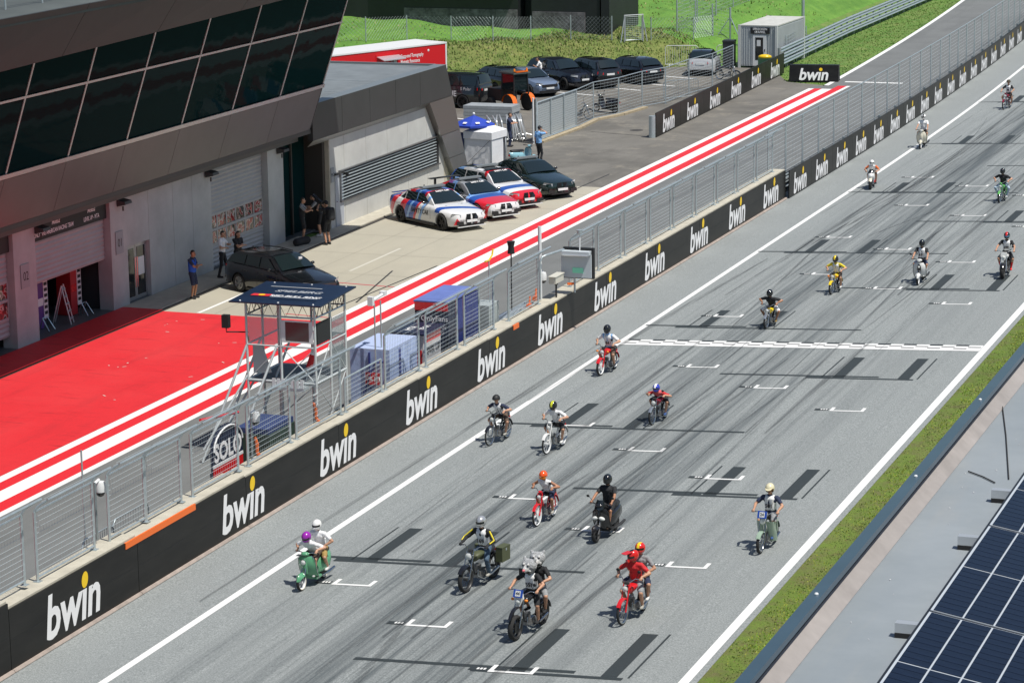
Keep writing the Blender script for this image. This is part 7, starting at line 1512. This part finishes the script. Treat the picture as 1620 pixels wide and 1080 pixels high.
# person at barriers behind the tent
p = at(806, 232); stand((p.x, p.y, 0), 10, 'half hidden person behind the white tent by the stacked barriers', C_NAVY, C_NAVY, C_SHOEB, legs='long', arms='phone', group=GPP, hgt=1.7)

# ================================================================== yard by the annex end
a = at(778, 262); rz = math.atan2(.345 * .47 + .938 * .88, .938 * .47 - .345 * .88); wdt = 1.45
tn = thing('tent', 'small white square tent with closed walls behind the safety cars', 'tent', a, rz); M_TENT = pm('tent_white', (.74, .75, .76), .7, noise=(2, .05), bump=(3, .2))
zw = 1.5
wl = MB(); n = 8
def wallp(p, q):
    P0, Q0 = Vector(p), Vector(q); d = (Q0 - P0).normalized(); nn_ = Vector((d.y, -d.x, 0))
    g_ = [[P0.lerp(Q0, i / n) + nn_ * (.012 * math.sin(i * 2.3 + j * 1.7) * (1 - j / 5)) + Vector((0, 0, zw * j / 5)) for i in range(n + 1)] for j in range(6)]
    for j in range(5):
        for i in range(n): wl.quad(g_[j][i], g_[j][i + 1], g_[j + 1][i + 1], g_[j + 1][i])
w0 = wdt
wallp((0, 0, 0), (w0 * .68, 0, 0)); wallp((w0, w0, 0), (0, w0, 0)); wallp((0, w0, 0), (0, 0, 0)); wallp((w0, 0, 0), (w0, w0, 0)); wl.build('walls', M_TENT, tn, 60, fix=False)
MB().add([(w0 * .68, .0, 0), (w0 * .74, -.03, .02), (w0 * .80, 0, zw), (w0 * .68, 0, zw)], [(0, 1, 2, 3)]).add([(w0 * .92, .0, zw), (w0 * .97, -.05, 0), (w0, 0, 0), (w0, 0, zw)], [(0, 1, 2, 3)]).build('door_flap', M_TENT, tn, fix=False); MB().bb(w0 * .74, w0 * .95, .1, .12, 0, zw).build('doorway_shade_sheet', pm('tent_interior_shade', (.42, .42, .43), .8), tn)  # grey sheet painted as the shade inside the tent doorway
MB().add([(-.04, -.04, zw - .28), (w0 + .04, -.04, zw - .28), (w0 + .04, -.04, zw + .06), (-.04, -.04, zw + .06), (w0 + .04, w0 + .04, zw - .28), (w0 + .04, w0 + .04, zw + .06), (-.04, w0 + .04, zw - .28), (-.04, w0 + .04, zw + .06), (w0 / 2, w0 / 2, zw + .42)], [(0, 1, 2, 3), (1, 4, 5, 2), (4, 6, 7, 5), (6, 0, 3, 7), (3, 2, 8), (2, 5, 8), (5, 7, 8), (7, 3, 8)]).build('roof', M_TENT, tn)
for x, y in ((0, 0), (w0, 0), (w0, w0), (0, w0)): MB().tube([(x, y, 0), (x, y, zw)], .025, 6).build('leg', M_GALV, tn)
MB().tube([(-.03, w0 * .9, .05), (-.05, .05, 1.2)] if True else [(w0 * .18, -.03, .05), (w0 * .66, -.04, 1.2)], .008, 4).build('slanting_line', M_TRIM, tn)  # thin dark tube running diagonally along the tent wall
p = at(745, 205, 1.2); um = thing('parasol', 'blue octagonal parasol with white print behind the white tent', 'parasol', (-46.35, 120.05, 0)); M_UMB = pm('parasol_blue', (.02, .055, .40), .6, noise=(3, .1)); R_, zr, zp = 1.02, 1.82, 2.24
seg = [(R_ * math.cos(math.pi * k / 4 + .2), R_ * math.sin(math.pi * k / 4 + .2)) for k in range(8)]
for k in range(8):
    (x0, y0), (x1, y1) = seg[k], seg[(k + 1) % 8]; mid = ((x0 + x1) * .27, (y0 + y1) * .27)
    MB().add([(x0, y0, zr), (x1, y1, zr), (0, 0, zp), ((x0 + x1) * .25, (y0 + y1) * .25, (zr + zp) / 2 + .0), (x0, y0, zr - .10), (x1, y1, zr - .10)], [(0, 1, 3), (1, 2, 3), (2, 0, 3), (4, 5, 1, 0)]).build('canopy_panel', M_UMB, um)
for k in (5, 6, 7): 
    (x0, y0), (x1, y1) = seg[k], seg[(k + 1) % 8]; c = Vector(((x0 + x1) * .42, (y0 + y1) * .42, zr + .12)); dx = Vector((x1 - x0, y1 - y0, 0)).normalized(); up_ = (Vector((0, 0, zp)) - Vector(((x0 + x1) / 2, (y0 + y1) / 2, zr))).normalized(); nq = dx.cross(up_); dx = dx if nq.z > 0 else -dx
    nq = dx.cross(up_); MB().quad(c - dx * .1 - up_ * .07 + nq * .02, c + dx * .1 - up_ * .07 + nq * .02, c + dx * .1 + up_ * .07 + nq * .02, c - dx * .1 + up_ * .07 + nq * .02).build('printed_logo', M_LET, um, fix=False)
MB().tube([(0, 0, 0), (0, 0, zp + .08)], .035, 8).build('pole', M_PWHITE, um); MB().ell((0, 0, zp + .06), (.07, .07, .07), 10, 6).build('finial', M_PWHITE, um, 50); MB().box((0, 0, .05), (.7, .7, .1)).build('base', M_CONC, um)
tag(MB().bb(-47.3, -46.6, 119.9, 120.0, 0, 1.4).build('counter_screen', pm('navy_screen', (.02, .035, .13), .6)), 'dark blue screen panel below the parasol behind the tent', 'panel')
# stacked grey mats and the bundle of crowd barriers
a, b = at(733, 194), at(824, 197); st_rz = math.atan2(b.y - a.y, b.x - a.x); t = thing('mat_stack', 'stack of large grey barrier mats behind the blue parasol', 'stack', (a.x, a.y, 0), st_rz)
for k in range(5): MB().bb(.02 * (k % 2), 2.75 - .03 * (k % 3), .0, 1.3, .02 + k * .18, .185 + k * .18).build('mat', pm('mat_grey%d' % (k % 2), (.30 + .04 * (k % 2), .325 + .04 * (k % 2), .34 + .04 * (k % 2)), .6, noise=(2, .15)), t)
c0 = at(790, 227); c1 = at(841, 224)
for k in range(12):
    q = c0.lerp(c1, k / 11.); crowd_barrier((q.x - .3, q.y, 0), math.radians(22 + random.uniform(-5, 5)), ('%s steel crowd barrier in the tight bundle, counted from the tent' % ORD[k]), 2.1, 1.15, group='bundled crowd barriers', n=9, m=M_ALU, thick=1.7).rotation_euler.y = random.uniform(-.30, -.04)
tag(MB().lathe([(0, 0), (.2, 0), (.14, .5), (.16, .8), (.0, .82)], at(783, 222), n=12).build('litter_bin', M_YELLOW), 'small yellow topped post beside the barrier bundle', 'post')
# sliding gate of grey slats, then the wire fence along the car park
g0, g1 = at(850, 226), at(912, 203); dg_ = (g1 - g0); Lg = dg_.length; gz = math.atan2(dg_.y, dg_.x)
gt = thing('sliding_gate', 'pale grey slatted sliding gate at the car park entrance', 'gate', g0, gz); M_GATE = pm('gate_pale', (.42, .46, .47), .5, .2)
MB().tube([(0, 0, .12), (Lg, 0, .12), (Lg, 0, 2.0), (0, 0, 2.0), (0, 0, .12)], .045, 6).build('frame', M_GALV, gt, 50)
for k in range(16): MB().bb(.04, Lg - .04, .02, .05, .17 + k * .114, .268 + k * .114).build('slat', M_GATE, gt)
for k in range(1, 3): MB().tube([(Lg * k / 3, -.03, .1), (Lg * k / 3, -.03, 2.0)], .035, 6).build('upright', M_GALV, gt)
MB().tube([(-.15, 0, 0), (-.15, 0, 2.25)], .06, 8).build('gate_post', M_GALV, gt); MB().tube([(-.38, .05, 0), (-.38, .05, 2.3)], .05, 8).build('gate_post', M_PWHITE, gt); MB().bb(-.33, -.22, -.02, .06, 0, 2.2).build('gate_motor_cover', M_BLACK, gt)
fpx = [(912, 203), (939, 190), (979, 182), (1016, 171), (1053, 164), (1090, 150), (1127, 140), (1160, 125)]
for k, (p0, p1) in enumerate(zip(fpx, fpx[1:])):
    A, B = at(*p0), at(*p1); d = B - A; L = d.length; fence_panel(A, L - .02, 2.0, top=False, rz=math.atan2(d.y, d.x) - math.pi / 2, label='%s wire fence panel of the car park, counted from the sliding gate' % ORD[k], group='car park fence panels', dv=.30, dh=.17, wr=.005)
kp = [at(850, 226)] + [at(x, y) for x, y in fpx[:4]]
for A, B in zip(kp, kp[1:]): d = (B - A).normalized(); nq = Vector((d.y, -d.x, 0)); tag(MB().prism([A + nq * .05, A + nq * .35, B + nq * .35, B + nq * .05], (0, 0, .10)).build('kerb', MATS['apron_concrete'] if False else pm('sandy_kerb', (.36, .30, .20), .85, noise=(3, .2))), kind='structure')
crowd_barrier(at(1050, 160), math.radians(-40), 'crowd barrier leaning on the car park fence', 2.3, 1.1, group='crowd barriers in the car park')
crowd_barrier((-49.2, 160.4, 0), math.radians(-75), 'tall white crowd barrier left of the silver hatchback', 2.0, 1.3, group='crowd barriers in the car park', m=M_PWHITE); crowd_barrier((-46.2, 161.4, 0), math.radians(-75), 'tall white crowd barrier right of the silver hatchback', 2.0, 1.3, group='crowd barriers in the car park', m=M_PWHITE)

# ================================================================== container office, bin
cx, cy = -44.65, 161.0; u_ = Vector((.9995, -.03, 0)); ct = thing('container_office', 'pale grey container office with small door and black sign', 'container', (cx, cy, 0), math.atan2(u_.y, u_.x)); M_CONT = pm('container_grey', (.42, .45, .46), .5, .1, noise=(1.5, .08)); CWD, CL, CHT = 2.35, 6.0, 2.6
MB().bb(.02, CWD - .02, .02, CL - .02, .12, CHT - .05).build('body', M_CONT, ct); MB().bb(-.01, CWD + .01, -.01, CL + .01, CHT - .05, CHT + .02).build('roof', pm('container_roof', (.52, .52, .48), .6, noise=(2, .15)), ct)
for x, y in ((0, 0), (CWD, 0), (0, CL), (CWD, CL)): MB().bb(x - .07, x + .07, y - .07, y + .07, 0, CHT + .03).build('corner_post', pm('container_pale', (.55, .57, .56), .5), ct)
for k in range(14): MB().bb(.12 + k * .155, .17 + k * .155, -.005, .02, .2, CHT - .15).build('corrugation', M_CONT, ct) if not (4.5 < k < 10) else None
for k in range(26): MB().bb(CWD - .02, CWD + .012, .15 + k * .225, .24 + k * .225, .2, CHT - .15).build('corrugation', M_CONT, ct)
d_ = MB().bb(.86, 1.72, -.03, .02, .15, 2.02).build('door', M_PWHITE, ct); MB().bb(1.02, 1.52, -.036, -.03, .5, 1.88).build('door_glass', M_DKGLASS, d_); MB().bb(1.12, 1.36, -.040, -.036, 1.35, 1.72).build('notice', M_PWHITE, d_); MB().box((1.62, -.05, 1.1), (.04, .05, .14)).build('door_handle', M_TRIM, d_)
sg = MB().bb(.72, 1.92, -.05, .0, 2.1, 2.48).build('sign', M_BLACK, ct); place_text('STRECKEN', .19, (1.32, -.05, 2.385), (1, 0, 0), (0, 0, 1), M_LET, sg, bold=.004); place_text('STAFFEL', .19, (1.32, -.05, 2.20), (1, 0, 0), (0, 0, 1), M_LET, sg, bold=.004)
t = thing('wheelie_bin', 'tall dark bin against the left side of the container', 'bin', (-45.35, 161.2, 0), .1); MB().bb(-.35, .35, -.35, .35, .08, 1.55).build('body', pm('bin_black', (.025, .028, .03), .5), t); MB().bb(-.37, .37, -.38, .38, 1.55, 1.66).build('lid', MATS['bin_black'], t)
t = thing('waste_bin', 'green bin with yellow bag on top in front of the container', 'bin', at(1210, 116, 0) , .2); MB().bb(-.4, .4, -.3, .3, .0, .9).build('body', pm('bin_green', (.03, .09, .05), .5), t); MB().ell((0, 0, .98), (.42, .3, .16), 12, 7).build('yellow_bag', M_YELLOW, t, 50)
# light pole behind the container
for (x, y, h, lab) in ((-45.6, 180.5, 7.0, 'grey lamp pole rising behind the container'), (-44.6, 208, 7.0, 'grey pole beside the guard rail at the top edge')): t = thing('lamp_pole', lab, 'pole', (x, y, hz(x, y))); MB().tube([(0, 0, -.3), (0, 0, h)], .11, 10).build('mast', M_GALV, t, 50); MB().tube([(0, 0, h - .1), (.8, -.5, h + .1)], .05, 6).build('arm', M_GALV, t); MB().box((.9, -.55, h + .08), (.5, .22, .1)).build('luminaire', M_GALVD, t)

# ================================================================== fences, gate and screen on the bank
def chain_fence(P, hgt, label, post=.035, diag=True, step=.11, mcol=None, group=None):
    """posts as parts; diamond wire mesh as one part"""
    t = thing('chain_link_fence', label, 'fence', P[0], 0, group); L = lambda o: inp(o, P[0]); mw_ = MB()
    for a in P: L(MB().tube([a - Vector((0, 0, .1)), a + Vector((0, 0, hgt + .05))], post, 7).build('post', M_GALV, t, 50))
    for a, b in zip(P, P[1:]):
        n = max(2, int((b - a).length / step)); m_ = max(2, int(hgt / step)); g_ = lambda i, j: a.lerp(b, i / n) + Vector((0, 0, .05 + (hgt - .05) * j / m_))
        if diag:
            for i in range(n):
                for j in range(m_):
                    p0, p1 = (g_(i, j), g_(i + 1, j + 1)) if (i + j) % 2 == 0 else (g_(i, j + 1), g_(i + 1, j)); mw_.tube([p0, p1], .0055, 3, caps=False)
        else:
            for i in range(0, n): mw_.tube([g_(i, 0), g_(i, m_)], .0055, 3, caps=False)
            for j in range(m_ + 1): mw_.tube([g_(0, j), g_(n, j)], .008, 3, caps=False)
    o = L(mw_.build('wire_mesh', M_GALV if mcol is None else mcol, t, fix=False)); o['kind'] = 'stuff'; return t
def bank(px, py):
    d = _ray(px, py); k = 100.0 / d[1]
    while k * d[1] < 400:
        q = (k * d[0], k * d[1], CAM_H + k * d[2])
        if q[2] <= hz(q[0], q[1]) : break
        k += .08 / d[1]
    return Vector((q[0], q[1], hz(q[0], q[1])))
chain_fence([bank(x, y) for x, y in ((520, 68), (579, 66), (644, 63), (714, 64), (780, 65), (840, 64), (903, 63), (968, 64))], 1.45, 'diamond mesh fence along the top of the grass bank below the dark screen', step=.13, mcol=M_GALVD)
chain_fence([bank(x, y) for x, y in ((1030, 64), (1097, 63), (1128, 58))], 1.4, 'short diamond mesh fence right of the garden gate', step=.13, mcol=M_GALVD)
gp = bank(988, 68); gp2 = bank(1017, 68); t = thing('mesh_gate', 'single mesh gate standing open on the bank', 'gate', gp, math.atan2(gp2.y - gp.y, gp2.x - gp.x)); wg = (gp2 - gp).length
MB().tube([(0, 0, 0), (0, 0, 1.65), (wg, 0, 1.65), (wg, 0, 0)], .05, 6).build('portal', M_ALU, t, 50); MB().tube([(.07, 0, .1), (.07, 0, 1.55), (wg - .07, 0, 1.55), (wg - .07, 0, .1), (.07, 0, .1)], .028, 6).build('leaf_frame', M_GALV, t, 50); mb = MB()
for k in range(1, 9): mb.tube([(.07 + (wg - .14) * k / 9, 0, .1), (.07 + (wg - .14) * k / 9, 0, 1.55)], .006, 3)
for k in range(1, 12): mb.tube([(.07, 0, .1 + .12 * k), (wg - .07, 0, .1 + .12 * k)], .006, 3)
o = mb.build('wire_mesh', M_WIRE, t); o['kind'] = 'stuff'
for s_ in (0, wg): MB().tube([(s_, 0, 1.5), (s_ + (-.35 if s_ == 0 else .2), -.2, 0)], .03, 6).build('strut', M_ALU, t)
hl = [bank(x, y) for x, y in ((1071, 51), (1100, 52), (1127, 57), (1155, 64))]; chain_fence(hl, 2.0, 'green tinted mesh fence climbing the meadow, near row', diag=False, step=.22, post=.05)
hl = [bank(x, y) for x, y in ((1071, 51), (1103, 36), (1133, 24), (1160, 12), (1185, 2))]; chain_fence(hl, 2.0, 'green tinted mesh fence climbing the meadow, far row', diag=False, step=.25, post=.045)
e = hl and bank(1155, 64)
t = thing('fence_brace', 'braced end post of the meadow fence', 'post', e); MB().tube([(0, 0, -.1), (0, 0, 2.1)], .07, 8).build('post', M_GALV, t)
for dx in (-.95, .8): MB().tube([(0, 0, 1.5), (dx, -.3, 0)], .035, 6).build('strut', M_GALV, t)
chain_fence([Vector((x, y, hz(x, y))) for x, y in ((-42.12, 162.5), (-42.2, 165.5), (-42.3, 168.3))], 1.9, 'wire fence on the right side of the container', diag=False, step=.2)
q = bank(995, 12); t = thing('marker_post', 'small orange marker post in the meadow', 'post', q); MB().box((0, 0, .35), (.1, .06, .5)).build('marker', M_ORANGE, t); MB().box((0, 0, .05), (.05, .05, .3)).build('stake', M_GALVD, t)
# dark screen building: black faced wall with video screen
sb = thing('screen_building', 'large black clad structure with big video screen on the meadow', 'building', (-60, 181, 1.8)); SBL = (-60, 181, 1.8); S2 = lambda o: inp(o, SBL)
br = bank(964, 57); M_SCRW = pm('black_cladding', (.014, .017, .018), .5, noise=(.8, .3)); M_SCRL = pm('dark_green_screen', (.012, .035, .034), .25); M_STONE = pm('stone_print', (.13, .12, .13), .8, noise=(2.2, .75), bump=(4, .5))
xr = br.x; yq = br.y
def wall_at(pxa, pxb, z0, z1, dy, nm, m, th=.3):
    xa, xb_ = at(pxa, 40, 2.5).x, at(pxb, 40, 2.5).x
    f = lambda px: (lambda d: yq / d[1] * d[0])(_ray(px, 40)); xa, xb_ = f(pxa), f(pxb)
    return S2(MB().bb(xa, xb_, yq + dy, yq + dy + th, z0, z1).build(nm, m, sb))
zg = br.z - .6
wall_at(480, 820, zg, 14, .0, 'wall_panel', M_SCRW, 6); wall_at(840, 948, zg, 14, .12, 'wall_panel', M_SCRW, 6); wall_at(951, 964, zg, 14, .0, 'wall_panel', M_SCRW, 6); wall_at(821, 839, zg, 14, 1.2, 'recess', M_BLACK, 4)
wall_at(640, 819, zg, br.z + 1.5, -.06, 'stone_base', M_STONE, .1); wall_at(842, 925, zg, br.z + 1.4, .04, 'stone_base', M_STONE, .1)
sc = wall_at(613, 812, br.z + 2.55, 13, -.4, 'video_screen', M_SCRL, .4); wall_at(611, 815, br.z + 2.42, br.z + 2.56, -.45, 'screen_edge', M_ALU, .45); wall_at(609, 613, br.z + 2.42, 13, -.45, 'screen_edge', M_ALU, .45)
# ================================================================== start gantry beyond the top of the frame (its shadow crosses the far end)
gn = thing('track_gantry', 'dark truss gantry crossing the track at the far top edge', 'gantry', (-28, 212, 0)); GNL = (-28, 212, 0); G_ = lambda o: inp(o, GNL)
for z in (8.2, 9.4):
    for y in (209.5, 210.9): G_(MB().tube([(-47, y, z), (-12, y, z)], .09, 6).build('chord', M_GALVD, gn))
G_(MB().bb(-46, -13, 209.4, 209.5, 8.2, 9.4).build('banner', M_BOARD, gn))
for x in (-47, -12): G_(MB().tube([(x, 210.2, 0), (x, 210.2, 9.4)], .2, 8).build('leg', M_GALVD, gn, 50))
